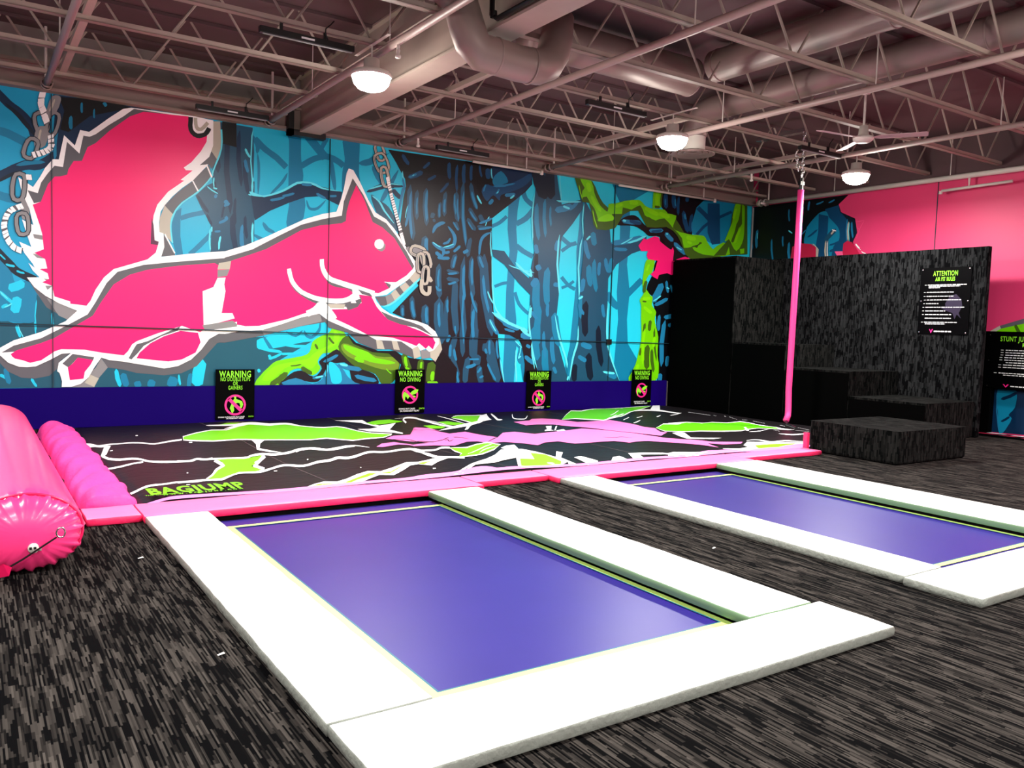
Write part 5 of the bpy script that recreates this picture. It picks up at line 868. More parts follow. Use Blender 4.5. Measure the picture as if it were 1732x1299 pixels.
('painted_chain','white',0,45,'94,499 5,-6 9,12 -5,6'),
('painted_chain','white',0,46,'101,490 5,-6 8,14 -5,5'),
('painted_chain','white',0,47,'106,484 6,-4 5,15 -6,4'),
('painted_chain','white',0,48,'115,479 7,-3 2,15 -6,3'),
('painted_chain','white',0,49,'120,477 7,-3 2,16 -7,2'),
('painted_chain#2','dark',1,28,'1168,867 -5,-1 -4,4 -7,16 -4,16 1,6 4,3 6,0 4,-4 6,-15 4,-16 -1,-6 -4,-3 3,-10 12,9 2,12 -4,19 -8,17 -9,8 -14,-1 -11,-9 -3,-13 5,-18 7,-17 9,-8 14,1'),
('painted_chain#2','greyl',1,29,'1169,865 -7,0 -5,4 -7,16 -4,16 1,7 6,4 7,1 4,-5 7,-15 4,-17 -1,-7 -5,-4 2,-6 10,7 2,12 -4,18 -7,17 -9,7 -12,-1 -11,-8 -2,-11 5,-18 7,-17 8,-7 13,1'),
('painted_chain#2','greym',1,30,'1160,861 -5,7 -7,16 -4,17 0,9 0,0 -3,-10 4,-17 7,-16 8,-6'),
('painted_chain#2','dark',1,31,'1178,828 -11,-2 -6,4 -10,17 -6,18 2,7 8,7 11,2 6,-4 10,-16 6,-18 -2,-8 -8,-7 4,-9 14,11 4,15 -7,21 -11,19 -14,7 -17,-4 -14,-11 -3,-15 6,-21 11,-18 13,-8 18,4'),
('painted_chain#2','greyl',1,32,'1178,827 -11,-3 -8,5 -10,17 -6,18 2,9 9,7 12,3 8,-4 10,-17 6,-19 -2,-9 -10,-7 3,-6 14,10 3,14 -7,20 -11,18 -12,7 -16,-3 -14,-11 -2,-14 6,-20 11,-18 12,-7 16,4'),
('painted_chain#2','greym',1,33,'1166,821 -9,6 -10,18 -6,19 1,11 -1,0 -3,-12 6,-20 11,-17 11,-6'),
('painted_chain#2','dark',1,34,'1186,783 -3,1 -3,6 -6,19 -3,19 1,7 2,2 2,0 4,-6 5,-19 4,-20 -1,-7 -2,-2 2,-11 12,9 2,13 -3,22 -6,20 -8,11 -14,2 -11,-9 -2,-14 3,-21 6,-21 8,-10 13,-2'),
('painted_chain#2','greyl',1,35,'1186,781 -4,1 -4,7 -6,19 -3,20 1,8 3,3 5,-1 4,-6 6,-19 3,-20 -1,-9 -4,-3 2,-7 10,8 2,12 -3,21 -6,20 -7,10 -12,2 -10,-8 -2,-13 3,-20 6,-21 7,-10 12,-1'),
('painted_chain#2','greym',1,36,'1179,779 -4,9 -5,19 -4,20 0,10 0,0 -3,-10 3,-21 6,-20 7,-7'),
('painted_chain#2','greyd',1,36,'1184,805 3,-13 5,-19 6,-21 6,-20 6,-20 7,-22 8,-23 8,-24 6,-20 5,-15 4,-13 2,-8 12,4 -2,8 -4,12 -5,16 -7,20 -7,24 -8,23 -7,22 -6,20 -6,20 -6,20 -5,20 -3,13'),
('painted_chain#2','white',0,37,'1183,808 2,-6 11,6 -1,6'),
('painted_chain#2','white',0,38,'1184,804 2,-6 11,6 -1,6'),
('painted_chain#2','white',0,39,'1186,799 1,-6 11,6 -1,5'),
('painted_chain#2','white',0,40,'1187,793 2,-6 11,5 -1,6'),
('painted_chain#2','white',0,41,'1189,786 2,-6 11,5 -2,6'),
('painted_chain#2','white',0,42,'1191,778 1,-6 12,6 -2,5'),
('painted_chain#2','white',0,43,'1193,770 2,-5 11,5 -2,6'),
('painted_chain#2','white',0,37,'1197,755 2,-6 11,6 -2,6'),
('painted_chain#2','white',0,38,'1199,748 2,-6 11,6 -2,5'),
('painted_chain#2','white',0,39,'1201,740 2,-5 11,6 -1,5'),
('painted_chain#2','white',0,40,'1204,733 2,-6 11,6 -2,5'),
('painted_chain#2','white',0,41,'1206,725 2,-6 11,6 -2,6'),
('painted_chain#2','white',0,42,'1209,717 1,-6 12,6 -2,6'),
('painted_chain#2','white',0,43,'1211,709 2,-6 11,6 -2,6'),
('painted_chain#2','white',0,44,'1214,701 2,-6 11,6 -2,6'),
('painted_chain#2','white',0,45,'1216,693 2,-6 11,6 -2,6'),
('painted_chain#2','white',0,46,'1219,685 2,-6 11,6 -2,5'),
('painted_chain#2','white',0,47,'1222,676 2,-6 11,6 -2,6'),
('painted_chain#2','white',0,48,'1225,667 2,-6 11,6 -2,6'),
('painted_chain#2','white',0,49,'1228,658 2,-6 11,6 -2,6'),
('painted_chain#2','white',0,50,'1231,649 2,-6 11,6 -2,6'),
('painted_chain#2','white',0,51,'1233,641 2,-6 12,6 -2,5'),
('painted_chain#2','white',0,37,'1238,626 2,-6 11,6 -1,6'),
('painted_chain#2','white',0,38,'1240,620 2,-6 11,6 -1,5'),
('painted_chain#2','white',0,39,'1242,614 2,-6 11,6 -1,6'),
('painted_chain#2','white',0,40,'1244,609 2,-6 11,6 -2,5'),
('painted_chain#2','white',0,41,'1245,604 2,-6 11,6 -1,5'),
('painted_chain#2','white',0,42,'1247,600 1,-6 12,5 -2,6'),
('painted_chain#2','white',0,43,'1248,596 2,-6 11,6 -2,5'),
('painted_chain#2','white',0,44,'1249,593 2,-6 11,5 -2,6'),
('painted_chain#2','greym',0,45,'1262,580 9,5 17,3 15,0 14,-4 11,-6 8,-6 0,-6 -4,-5 -6,-4 -9,-3 -12,-1 -11,2 -14,7 -13,10'),
('painted_chain#2','dark',1,46,'1329,567 -3,-5 -5,-1 -15,2 -15,5 -3,3 1,6 4,6 4,1 16,-3 14,-5 3,-2 -1,-7 15,-3 2,14 -10,11 -18,6 -20,3 -15,-5 -9,-12 -1,-15 10,-10 18,-7 19,-3 15,5 9,13'),
('painted_chain#2','greyl',1,47,'1332,567 -5,-7 -6,-2 -16,3 -15,5 -4,4 1,8 4,6 6,2 16,-3 16,-5 4,-4 -1,-7 10,-3 1,13 -8,9 -18,7 -19,2 -13,-4 -8,-11 -1,-13 8,-9 18,-6 19,-3 13,4 8,11'),
('painted_chain#2','greym',1,48,'1330,556 -9,-1 -17,3 -16,5 -7,6 0,-1 5,-8 17,-6 18,-2 10,4'),
('painted_chain#2','dark',1,49,'1349,523 -5,0 -3,4 -7,14 -4,16 1,5 4,2 5,0 3,-3 7,-15 3,-15 0,-5 -4,-3 4,-12 13,8 4,14 -5,18 -8,17 -11,10 -15,-1 -13,-8 -3,-14 4,-18 8,-18 10,-9 16,1'),
('painted_chain#2','greyl',1,50,'1350,521 -7,0 -5,5 -6,15 -4,16 1,6 5,3 7,1 5,-5 6,-15 4,-16 -1,-6 -5,-4 2,-8 12,7 3,12 -5,18 -7,17 -10,8 -14,0 -11,-8 -3,-12 4,-17 8,-17 9,-9 14,1'),
('painted_chain#2','greym',1,51,'1341,517 -6,7 -6,16 -5,16 1,9 -1,0 -4,-9 4,-18 8,-16 8,-6'),
('painted_chain#2','dark',1,52,'1322,506 -3,2 -2,5 -1,20 0,19 2,6 2,1 2,-1 2,-6 2,-19 0,-19 -2,-6 -2,-2 0,-13 14,6 5,14 1,21 -2,22 -6,12 -14,5 -14,-7 -5,-13 -1,-22 2,-21 6,-12 14,-5'),
('painted_chain#2','greyl',1,53,'1322,504 -5,2 -2,7 -2,19 1,20 2,7 4,2 4,-1 3,-7 2,-20 -1,-19 -2,-8 -4,-2 0,-8 12,5 5,12 0,21 -1,21 -6,12 -12,4 -12,-6 -5,-12 -1,-21 2,-21 6,-12 12,-3'),
('painted_chain#2','greym',1,54,'1314,503 -3,9 -1,20 0,20 2,10 0,0 -6,-10 -1,-20 2,-21 6,-9'),
('painted_chain#2','dark',1,54,'1339,467 -1,1 -1,6 0,18 2,18 2,5 1,0 1,0 2,-5 -1,-18 -2,-18 -2,-6 -1,-1 -1,-13 14,5 6,12 3,20 0,20 -5,13 -13,6 -14,-6 -5,-12 -3,-20 0,-20 4,-12 13,-6'),
('painted_chain#2','greyl',1,55,'1339,465 -3,2 -2,6 0,19 3,18 2,7 4,1 2,-1 2,-7 0,-18 -2,-19 -3,-6 -3,-2 -1,-9 12,4 5,12 3,19 0,20 -4,11 -11,5 -12,-4 -5,-12 -2,-19 -1,-20 4,-11 11,-5'),
('painted_chain#2','greym',1,56,'1332,464 -1,9 0,19 2,18 3,10 -1,0 -6,-9 -2,-19 0,-19 4,-9'),
('painted_chain#2','greyl',1,56,'1353,487 -4,-4 4,-8 5,-7 7,1 1,1 4,5 -4,7 -5,6 -6,0'),
('painted_chain#2','greyl',1,57,'1320,477 -1,-9 -1,-14 1,-12 4,-10 6,-6 8,-5 8,-1 9,1 9,7 2,9 0,11 0,7 -15,-1 0,-7 0,-9 -1,-5 -1,0 -2,0 -3,0 -3,3 -4,4 -3,5 0,9 1,13 1,9'),
]
BAG_PRINT=[
('printed_pattern','white',1,1,'209,2179 8,-2 12,-2 11,-4 8,-8 7,-9 9,-7 9,-1 11,1 11,3 11,5 12,6 11,4 9,-1 8,-3 9,-6 8,-10 8,-12 9,-6 11,5 12,10 12,10 14,6 14,5 9,4 5,26 -9,-4 -14,-5 -14,-7 -13,-10 -12,-11 -11,-4 -9,6 -8,12 -8,10 -8,6 -9,4 -10,0 -11,-4 -11,-6 -12,-5 -11,-3 -11,-2 -9,2 -8,6 -8,10 -8,7 -11,5 -13,2 -8,2'),
('printed_pattern','white',1,2,'228,2374 -1,-28 -1,-35 0,-28 -1,-14 -1,-19 2,-17 6,-15 7,-14 7,-16 5,-19 5,-21 5,-16 8,-8 8,-2 6,3 0,5 -4,10 -7,10 -6,13 -5,19 -4,24 -5,23 -7,17 -8,15 -5,14 -1,7 0,4 0,17 0,27 -1,29 -1,19'),
('printed_pattern','white',0,3,'270,2127 14,0 -24,-114 -9,-20 -3,17'),
('printed_pattern','white',1,4,'248,1998 1,-14 2,-20 3,-19 5,-17 6,-16 7,-12 10,-5 11,-2 10,-5 6,-12 5,-15 6,-13 9,-9 10,-6 12,-4 15,-3 18,-1 14,2 10,8 6,12 5,6 5,-2 4,-6 5,-4 7,4 7,7 5,5 5,24 -5,-5 -7,-6 -6,-4 -5,4 -4,6 -6,2 -6,-8 -6,-11 -9,-8 -15,-2 -17,1 -15,3 -13,4 -10,6 -9,8 -6,13 -5,16 -6,12 -10,6 -11,2 -10,5 -7,12 -6,16 -5,16 -2,18 -2,19 -1,14'),
('printed_pattern','white',1,5,'214,1834 3,4 3,5 7,2 9,-5 13,-8 13,-4 16,4 18,8 12,6 3,18 -13,-6 -17,-8 -16,-4 -14,4 -12,8 -10,5 -7,-2 -4,-6 -3,-4'),
('printed_pattern','white',1,1,'213,1552 4,3 5,3 5,3 5,0 6,0 6,2 8,6 9,9 9,6 8,1 8,-2 9,0 10,5 10,7 10,5 9,0 9,-3 9,-1 9,2 10,4 7,3 4,18 -7,-2 -10,-4 -10,-3 -8,2 -9,2 -9,0 -11,-5 -10,-7 -10,-5 -9,0 -8,2 -9,-1 -9,-7 -9,-9 -8,-6 -6,-2 -5,0 -6,-1 -5,-2 -6,-4 -3,-2'),
('printed_pattern','white',1,5,'466,2211 38,36 51,52 38,-11 54,75 37,32 44,-52 52,20 27,-55 31,-40 23,-9 47,24 13,-29 3,-82 21,-55 50,-24 -33,-18 -52,-10 -50,-18 -32,33 -20,24 -50,-20 -40,4 -76,19 -57,31 -63,3 -36,27 -24,29 4,14 1,20 -13,-69 24,-29 35,-27 62,-4 56,-31 75,-18 39,-5 49,19 19,-23 33,-33 48,18 52,9 69,92 -52,27 -20,55 -3,85 -14,32 -49,-26 -23,9 -31,41 -28,57 -53,-22 -44,54 -40,-34 -55,-78 -38,11 -54,-55 -44,-55'),
('printed_pattern','lime',0,6,'467,2221 40,45 53,54 38,-11 54,76 39,34 44,-54 52,22 28,-56 31,-42 23,-8 48,25 13,-31 4,-83 20,-55 51,-26 -51,-55 -52,-9 -49,-18 -33,33 -19,24 -50,-20 -39,4 -76,19 -56,31 -62,3 -36,27 -24,29'),
('printed_pattern','lime',0,1,'602,2448 42,39 42,0 -30,-44'),
('printed_pattern','white',1,7,'578,2454 5,-12 10,-10 12,-7 13,-7 16,-5 14,-1 14,8 14,13 10,9 5,0 3,-3 3,1 2,5 1,13 -1,12 -4,5 -10,-6 -13,-11 -14,-8 -15,0 -16,4 -14,3 -13,2 -12,3 -9,-4'),
('printed_pattern','white',1,8,'602,2345 9,4 14,13 14,15 13,16 11,17 12,11 11,5 12,0 11,-6 9,-14 8,-20 12,-12 18,6 22,15 17,6 11,-12 6,-20 6,-10 3,7 0,27 -3,30 -9,20 -17,-1 -21,-11 -17,-4 -10,14 -8,22 -9,16 -12,6 -13,-2 -14,-7 -13,-17 -14,-22 -13,-22 -16,-22 -16,-22 -13,-20'),
('printed_pattern','white',0,7,'604,2095 33,-12 -30,-57 -20,-62 32,-82 -27,28 -16,40 19,71'),
('printed_pattern','white',1,8,'373,1830 6,-2 9,-2 9,1 8,8 7,10 5,6 3,-2 2,-7 5,-4 9,1 11,4 14,2 18,-2 20,-2 17,0 11,7 7,11 8,8 8,5 9,4 8,0 8,-5 8,-8 9,-5 12,1 13,3 13,6 10,7 8,9 9,7 10,4 11,2 10,-3 9,-10 8,-14 9,-10 10,-2 10,3 11,4 10,7 10,9 10,8 12,6 11,6 8,4 12,29 -9,-4 -11,-6 -12,-6 -11,-9 -10,-9 -10,-7 -11,-5 -10,-3 -10,2 -8,10 -9,15 -9,10 -10,3 -11,-2 -11,-4 -10,-8 -9,-9 -9,-7 -12,-6 -14,-4 -11,-1 -10,5 -8,8 -8,6 -9,-1 -9,-3 -9,-6 -8,-9 -7,-11 -11,-6 -17,-1 -20,3 -18,1 -14,-2 -12,-4 -9,-1 -4,4 -2,6 -4,3 -6,-7 -7,-11 -7,-7 -9,-1 -9,2 -7,2'),
('printed_pattern','white',1,9,'779,1903 9,7 13,7 11,1 9,-10 8,-16 5,-12 3,6 -4,15 -6,20 -8,14 -10,2 -12,-5 -8,-3'),
('printed_pattern','white',1,10,'645,1872 5,5 7,7 8,5 10,4 12,3 10,-2 6,-10 5,-15 7,-8 10,1 11,7 12,9 14,9 14,10 10,8 10,29 -10,-8 -14,-11 -14,-9 -12,-9 -11,-7 -9,-2 -7,9 -5,14 -7,11 -10,2 -12,-3 -11,-4 -9,-6 -8,-7 -5,-6'),
('printed_pattern','white',1,9,'444,1816 1,-12 0,-16 0,-15 1,-11 0,-5 3,12 -4,-9 -10,-17 -10,-19 -8,-21 -7,-20 -6,-15 -7,-14 -7,-14 -5,-9 -4,-31 5,9 7,14 8,17 8,18 7,18 6,16 8,15 10,17 10,21 8,38 1,16 -1,11 0,16 0,17 0,13'),
('printed_pattern','white',1,9,'575,1900 -9,-20 -14,-28 -14,-28 -11,-27 -13,-32 -14,-49 -1,-28 3,-18 2,-12 18,51 -2,12 -2,17 -1,11 -1,-7 7,15 10,22 11,24 13,25 9,18'),
('printed_pattern','white',1,10,'325,1593 4,0 6,1 8,1 11,3 12,3 12,1 10,-1 9,-3 9,0 7,6 6,10 7,9 8,11 9,11 10,8 13,0 14,-5 12,-1 11,6 9,9 9,10 11,12 12,12 9,10 7,5 6,1 6,-1 8,-7 8,-10 11,-4 14,8 16,14 14,11 10,2 8,0 9,1 11,7 11,9 8,5 5,-3 4,-7 4,-4 8,0 9,3 7,3 11,30 -6,-3 -9,-3 -7,-1 -5,5 -4,7 -5,3 -10,-5 -11,-10 -10,-7 -9,-1 -9,0 -10,-3 -15,-11 -16,-15 -14,-7 -10,4 -8,10 -8,7 -7,1 -6,-2 -8,-5 -11,-11 -11,-13 -11,-12 -10,-10 -9,-9 -10,-5 -12,1 -14,4 -14,0 -11,-9 -9,-12 -9,-11 -7,-10 -6,-9 -6,-6 -8,0 -10,3 -10,1 -12,-2 -13,-3 -10,-2 -9,-2 -6,-1 -4,0'),
('printed_pattern','lime',0,11,'456,1841 28,8 31,-9 52,35 -28,-61 -15,-23 -6,-27 -17,-28 8,-52 -19,-17 -31,6 -29,-31 -19,-22 -27,0 19,33 22,54 28,49 7,61'),
('printed_pattern','white',1,11,'731,1736 3,2 4,2 8,6 14,13 17,15 15,10 11,-1 9,-7 9,-4 11,3 11,4 11,6 13,7 13,8 11,5 10,2 9,-1 5,-6 0,-14 -5,-20 -3,-20 -1,-15 1,-13 0,-14 -3,-18 -3,-20 1,-17 8,-11 12,-7 10,-6 9,-4 8,-3 5,-2 17,28 -6,2 -8,3 -8,4 -11,6 -12,7 -8,11 0,15 3,20 3,20 0,15 -1,14 1,14 3,18 5,22 1,17 -6,8 -9,1 -11,-2 -13,-6 -13,-8 -13,-8 -11,-6 -11,-5 -11,-2 -9,4 -9,7 -11,1 -17,-11 -18,-17 -14,-12 -8,-6 -4,-3 -2,-1'),
('printed_pattern','white',0,12,'916,1828 17,-34 -22,-53 -6,20'),
('printed_pattern','white',0,12,'500,1451 16,3 31,29 26,16 20,-14 29,22 40,44 35,27 23,-16 40,26 50,37 25,-11 34,16 42,29 9,-27 -43,-35 -39,-39 -17,30 -21,-3 -31,-34 -46,-46 -24,17 -38,-35 -45,-46 -29,-19 -30,-2 -43,-11 -22,-10 -8,4'),
('printed_pattern','white',0,13,'448,1419 33,7 27,34 9,-15 -24,-40 -15,-7'),
('printed_pattern','chart',0,14,'495,1407 24,43 36,29 25,-11 23,1 50,49 37,34 15,-7 -37,-34 -26,-19 -43,-43 -37,-16 -50,-19'),
('printed_pattern','chart',0,13,'709,1543 27,4 61,61 -30,-36 -42,-44'),
('printed_pattern','chart',0,13,'821,1597 46,15 -37,-32'),
('printed_pattern','white',0,7,'971,2461 81,-32 -11,-63 11,-68 68,28 -73,-111 6,-77 -13,-25 -12,34 -59,40 -12,59 38,0 39,26 -11,100'),
('printed_pattern','lime',0,8,'1038,2367 54,35 46,6 18,-59 -33,-18 -50,-9 -32,-4'),
('printed_pattern','white',1,1,'1165,2427 42,18 3,5 -43,-18'),
('printed_pattern','white',1,9,'1160,2331 6,17 7,23 7,17 5,11 6,11 9,10 10,6 10,-1 7,-8 2,-18 -2,-26 -2,-31 -2,-36 -3,-41 0,-36 5,-30 7,-26 5,-17 21,35 -5,18 -7,27 -5,30 1,36 3,42 2,38 2,31 2,28 -2,19 -7,9 -11,1 -12,-8 -16,-20 -18,-33 -17,-34 -12,-31 -8,-26 -6,-17'),
('printed_pattern','lime',0,10,'1172,2239 28,-1 24,-43 -28,-31 -32,11'),
('printed_pattern','lime',0,10,'1257,2310 43,10 27,-47 -53,-54 -19,20'),
('printed_pattern','white',1,1,'1368,2408 10,5 30,24 39,8 37,3 23,11 7,-2 -15,-41 -19,-38 -37,-47 -39,-40 -15,-7 -6,15 2,43 4,48 -5,24 -16,-6 -3,-1 -3,-30 5,-23 -4,-47 -2,-42 7,-16 18,8 41,43 52,67 42,78 19,51 -8,5 -24,-12 -37,-3 -41,-9 -32,-27 -33,-43'),
('printed_pattern','lime',0,2,'1366,2407 21,27 32,23 40,8 37,3 23,12 8,-3 -17,-46 -31,-58 -44,-57 -40,-42 -17,-7 -6,15 2,42 4,48 -9,20'),
('printed_pattern','white',0,11,'1523,2478 50,39 -80,-149 -18,-42 -66,-41 -91,-87 -62,-86 -16,-7 52,74 -62,-32 -65,-16 85,63 91,68 63,40'),
('printed_pattern','lime',0,12,'1266,2316 38,8 24,-72 -59,-37 -21,29'),
('printed_pattern','lime',0,12,'1168,2234 31,-2 17,-54 -43,-7'),
('printed_pattern','white',1,12,'1587,2509 -20,-36 -19,-39 -17,-34 -18,-34 -19,-36 -13,-30 4,-6 12,7 15,15 4,7 3,12 -4,5 1,10 10,19 17,33 19,37 15,33 12,30 3,13'),
('printed_pattern','white',1,13,'1340,2463 -2,-28 -1,-36 -1,-39 -4,-45 -4,-48 -2,-30 1,2 7,38 6,51 5,48 1,38 -2,32 -3,19'),
('printed_pattern','white',1,13,'1229,2417 4,-20 7,-25 6,-29 3,-40 2,-43 2,-27 1,1 3,36 0,47 -2,41 -7,29 -9,21 -9,11'),
('printed_pattern','white',1,13,'1656,2474 -25,-37 -33,-52 -22,-43 0,-20 11,-9 16,4 26,26 30,38 23,31 1,2 -18,-21 -24,-29 -18,-18 -14,-1 -11,9 -1,16 14,29 26,42 20,33'),
('printed_pattern','pinkb',0,14,'1052,2090 80,128 32,-29 2,-61 -40,86 28,-67 14,-79 55,5 9,-71 16,-69 57,62 42,2 22,-73 120,26 64,7 19,7 51,-57 54,-69 19,-68 6,-37 40,-43 48,-47 -23,13 25,-29 81,-35 -34,-23 -62,10 -30,31 -41,-79 -9,59 -44,46 4,-2 -83,36 -92,-27 -21,38 -54,21 -49,19 -15,57 -41,5 -47,-33 1,4 -14,52 -29,42 -50,-2 -8,45 -32,1 -73,-63 -46,27 -53,11 -3,25 -21,17 -57,-30 -13,9 39,53 40,11 25,-62 54,16 -40,52 -31,63 50,55'),
('printed_pattern','pinkb',0,15,'1592,2273 47,50 40,-5 27,-48 12,-100 135,-11 0,-48 1,-76 -16,-67 14,-33 -60,-87 13,-18 -82,-58 -38,75 -43,54 -61,126 -11,82 -35,31 -47,2 18,97'),
('printed_pattern','bagk',1,15,'984,1933 5,2 9,4 8,1 7,-8 7,-13 9,-6 14,6 17,12 17,13 14,14 13,15 12,12 12,7 12,3 9,-3 6,-13 4,-19 4,-12 1,1 -1,17 -2,22 -6,15 -9,4 -11,-2 -13,-7 -12,-11 -13,-16 -13,-14 -17,-13 -17,-12 -14,-6 -10,5 -7,12 -8,7 -9,-2 -10,-7 -7,-7'),
('printed_pattern','bagk',1,16,'1075,1930 6,6 9,9 5,3 -4,-8 -8,-18 -3,-11 11,10 16,20 12,16 1,2 -10,-11 -14,-17 -9,-7 3,7 8,17 4,13 -7,-5 -10,-13 -9,-11'),
('printed_pattern','bagk',1,16,'1155,1848 15,14 23,23 20,19 14,12 11,8 10,8 1,2 -5,0 -9,-5 -14,-11 -22,-22 -25,-26 -19,-21'),
('printed_pattern','bagk',1,15,'1480,1751 3,-9 6,-11 9,-7 14,4 16,8 14,4 10,-3 8,-8 7,-4 1,2 -2,8 -6,10 -10,5 -14,-4 -16,-9 -14,-4 -10,5 -8,9 -7,6'),
('printed_pattern','bagk',1,16,'934,1998 14,-3 22,-3 17,-8 5,-17 0,-21 4,-18 11,-10 14,-6 11,-3 0,2 -8,7 -13,8 -10,12 -3,18 0,21 -6,17 -18,6 -23,1 -17,-2'),
('printed_pattern','white',0,16,'1527,2087 18,-6 -64,-85 -6,-24 -35,0 22,30 17,12'),
('printed_pattern','white',0,17,'1550,2065 8,3 -79,-97 -4,1'),
('printed_pattern','white',0,18,'1481,1970 37,13 -19,-37 -33,-1'),
('printed_pattern','white',1,17,'1019,1801 26,-44 57,45 46,25 7,-44 -40,-35 -68,-53 -53,-21 -27,-12 38,48 11,58 3,33 0,3 -23,-67 -5,-41 -42,-60 28,6 52,20 69,53 78,91 -3,61 -50,-27 -58,-46 -46,10'),
('printed_pattern','lime',0,18,'1019,1802 36,-27 57,46 48,26 6,-53 -59,-63 -69,-53 -53,-21 -27,-8 40,54 8,49'),
('printed_pattern','white',1,19,'1001,1684 13,9 21,16 21,18 19,17 20,18 17,17 17,14 15,13 11,11 1,2 -9,-5 -13,-11 -16,-13 -18,-17 -19,-18 -20,-18 -21,-19 -22,-19 -16,-14'),
('printed_pattern','white',1,20,'1041,1693 10,9 16,16 17,15 19,14 21,14 16,13 1,1 -12,-5 -20,-12 -19,-14 -18,-16 -17,-19 -13,-14'),
('printed_pattern','white',1,20,'921,1770 9,-3 13,-3 13,1 13,10 14,13 10,8 8,0 6,-4 5,-4 15,28 -4,4 -7,4 -9,0 -12,-10 -13,-13 -13,-9 -12,-1 -13,3 -9,2'),
('printed_pattern','white',1,21,'913,1793 1,-8 1,-12 -1,-14 -4,-15 -8,-22 -5,-23 -3,-21 -2,-21 5,-16 13,-10 19,-5 14,-4 19,34 -14,3 -19,6 -14,9 -3,16 1,19 3,20 5,20 7,21 7,22 1,17 -1,13 -1,9'),
('printed_pattern','white',0,21,'1133,1739 38,34 34,12 -41,-80 -37,0'),
('printed_pattern','white',0,22,'830,1447 91,84 74,59 61,56 58,64 57,-8 5,-61 -4,-84 55,72 6,-20 -54,-63 -20,-86 -30,-38 -2,22 30,47 -62,-62 -36,-10 -71,25 90,143 -51,-26 -46,-33 -58,-12 -74,-74 -3,3 62,64 -72,-64'),
('printed_pattern','chart',0,23,'1078,1571 28,-19 45,81 20,-34 -23,-96 -49,-61 -37,-20 -63,27'),
('printed_pattern','white',0,23,'1210,1533 22,11 -3,-51 -47,-57'),
('printed_pattern','white',0,24,'1209,1534 28,8 -3,-67 -27,-79 -31,-9 20,73'),
('printed_pattern','white',0,25,'1206,1396 38,44 55,57 28,9 -19,-62 -15,-63 -53,-7'),
('printed_pattern','chart',0,26,'1223,1389 49,54 26,18 -28,-59 -24,-26'),
('printed_pattern','white',0,26,'1374,1526 46,-10 46,-18 21,-23 72,0 45,-5 -78,-41 -38,-9 -22,17 -9,43 -72,16 -31,-63 -14,-52 -21,5'),
('printed_pattern','white',0,27,'1475,1490 29,9 75,-30 -45,-27 -24,18 -45,-13 -17,14'),
('printed_pattern','white',1,16,'1717,2253 198,204 29,-25 106,56 110,32 122,-12 108,23 -160,-79 -242,-196 -136,-65 -56,91 -79,-29 -5,-4 55,-5 56,-89 135,64 236,190 203,121 -71,27 -125,11 -114,-33 -109,-59 -33,23 -233,-250'),
('printed_pattern','lime2',0,17,'1714,2251 216,227 31,-24 107,57 112,33 124,-12 90,-2 -182,-99 -239,-193 -136,-65 -55,90'),
('printed_pattern','white',0,18,'2283,2419 146,134 29,-8 -137,-145'),
('printed_pattern','white',1,18,'1954,2277 11,6 62,51 77,71 28,26 2,3 -18,-13 -76,-70 -64,-53 -21,-19'),
('printed_pattern','white',1,19,'1862,2186 6,-6 65,40 90,68 35,29 3,4 -15,-5 -89,-67 -68,-42 -24,-18'),
('printed_pattern','white',1,20,'1856,2173 8,3 52,42 66,57 23,22 2,2 -14,-9 -65,-57 -53,-43 -18,-15'),
('printed_pattern','white',1,21,'1889,2130 1,-2 28,18 35,28 14,13 2,2 -5,-1 -34,-27 -28,-19 -12,-10'),
('printed_pattern','white',1,15,'1871,2058 0,-4 23,11 32,22 14,11 1,2 -3,1 -31,-21 -24,-13 -11,-7'),
('printed_pattern','white',1,21,'1982,2165 1,-3 26,16 35,26 15,13 2,2 -4,0 -34,-25 -27,-17 -12,-9'),
('printed_pattern','white',1,18,'2094,2182 -2,-6 17,9 23,17 12,10 2,2 0,3 -22,-14 -18,-11 -10,-8'),
('printed_pattern','white',1,18,'2182,2201 2,-5 39,18 56,36 21,15 2,3 -7,-1 -55,-35 -41,-20 -15,-9'),
('printed_pattern','white',1,21,'1972,2235 50,39 78,60 69,48 39,19 26,3 20,-5 15,-12 9,-20 5,-24 -3,-31 -6,-35 -1,-22 11,-2 18,12 16,13 5,4 -4,1 -9,-3 -5,6 5,27 10,38 5,35 -4,25 -9,21 -17,12 -22,3 -30,-7 -46,-25 -76,-56 -86,-69 -60,-50'),
('printed_pattern','white',1,16,'1860,1937 66,36 38,-27 109,59 -101,-7 68,-19 47,-32 68,22 45,-26 84,15 6,-36 -19,-64 7,-63 -4,-23 -62,45 -116,-29 -67,18 -67,36 -57,5 -67,26 22,64 -1,1 -43,-87 66,-27 56,-5 66,-36 66,-18 113,28 62,-44 63,69 -6,65 19,65 -5,38 -86,-17 -46,27 -70,-23 -47,33 -120,-34 98,6 -55,-7 -39,28 -92,-61'),
('printed_pattern','lime2',0,17,'1860,1938 78,48 39,-28 82,34 -99,-7 93,7 47,-32 69,22 46,-26 85,16 5,-37 -19,-64 7,-65 -34,-46 -62,45 -114,-29 -66,19 -67,35 -57,5 -66,27'),
('printed_pattern','white',0,18,'1806,1810 43,17 8,-19 -69,-93 37,-22 55,-16 -44,-9 -80,29 18,51'),
('printed_pattern','white',0,18,'2152,1828 19,7 -77,-79 -6,6'),
('printed_pattern','white',0,18,'2306,1820 -13,-40 -6,-50 -37,1 -4,26'),
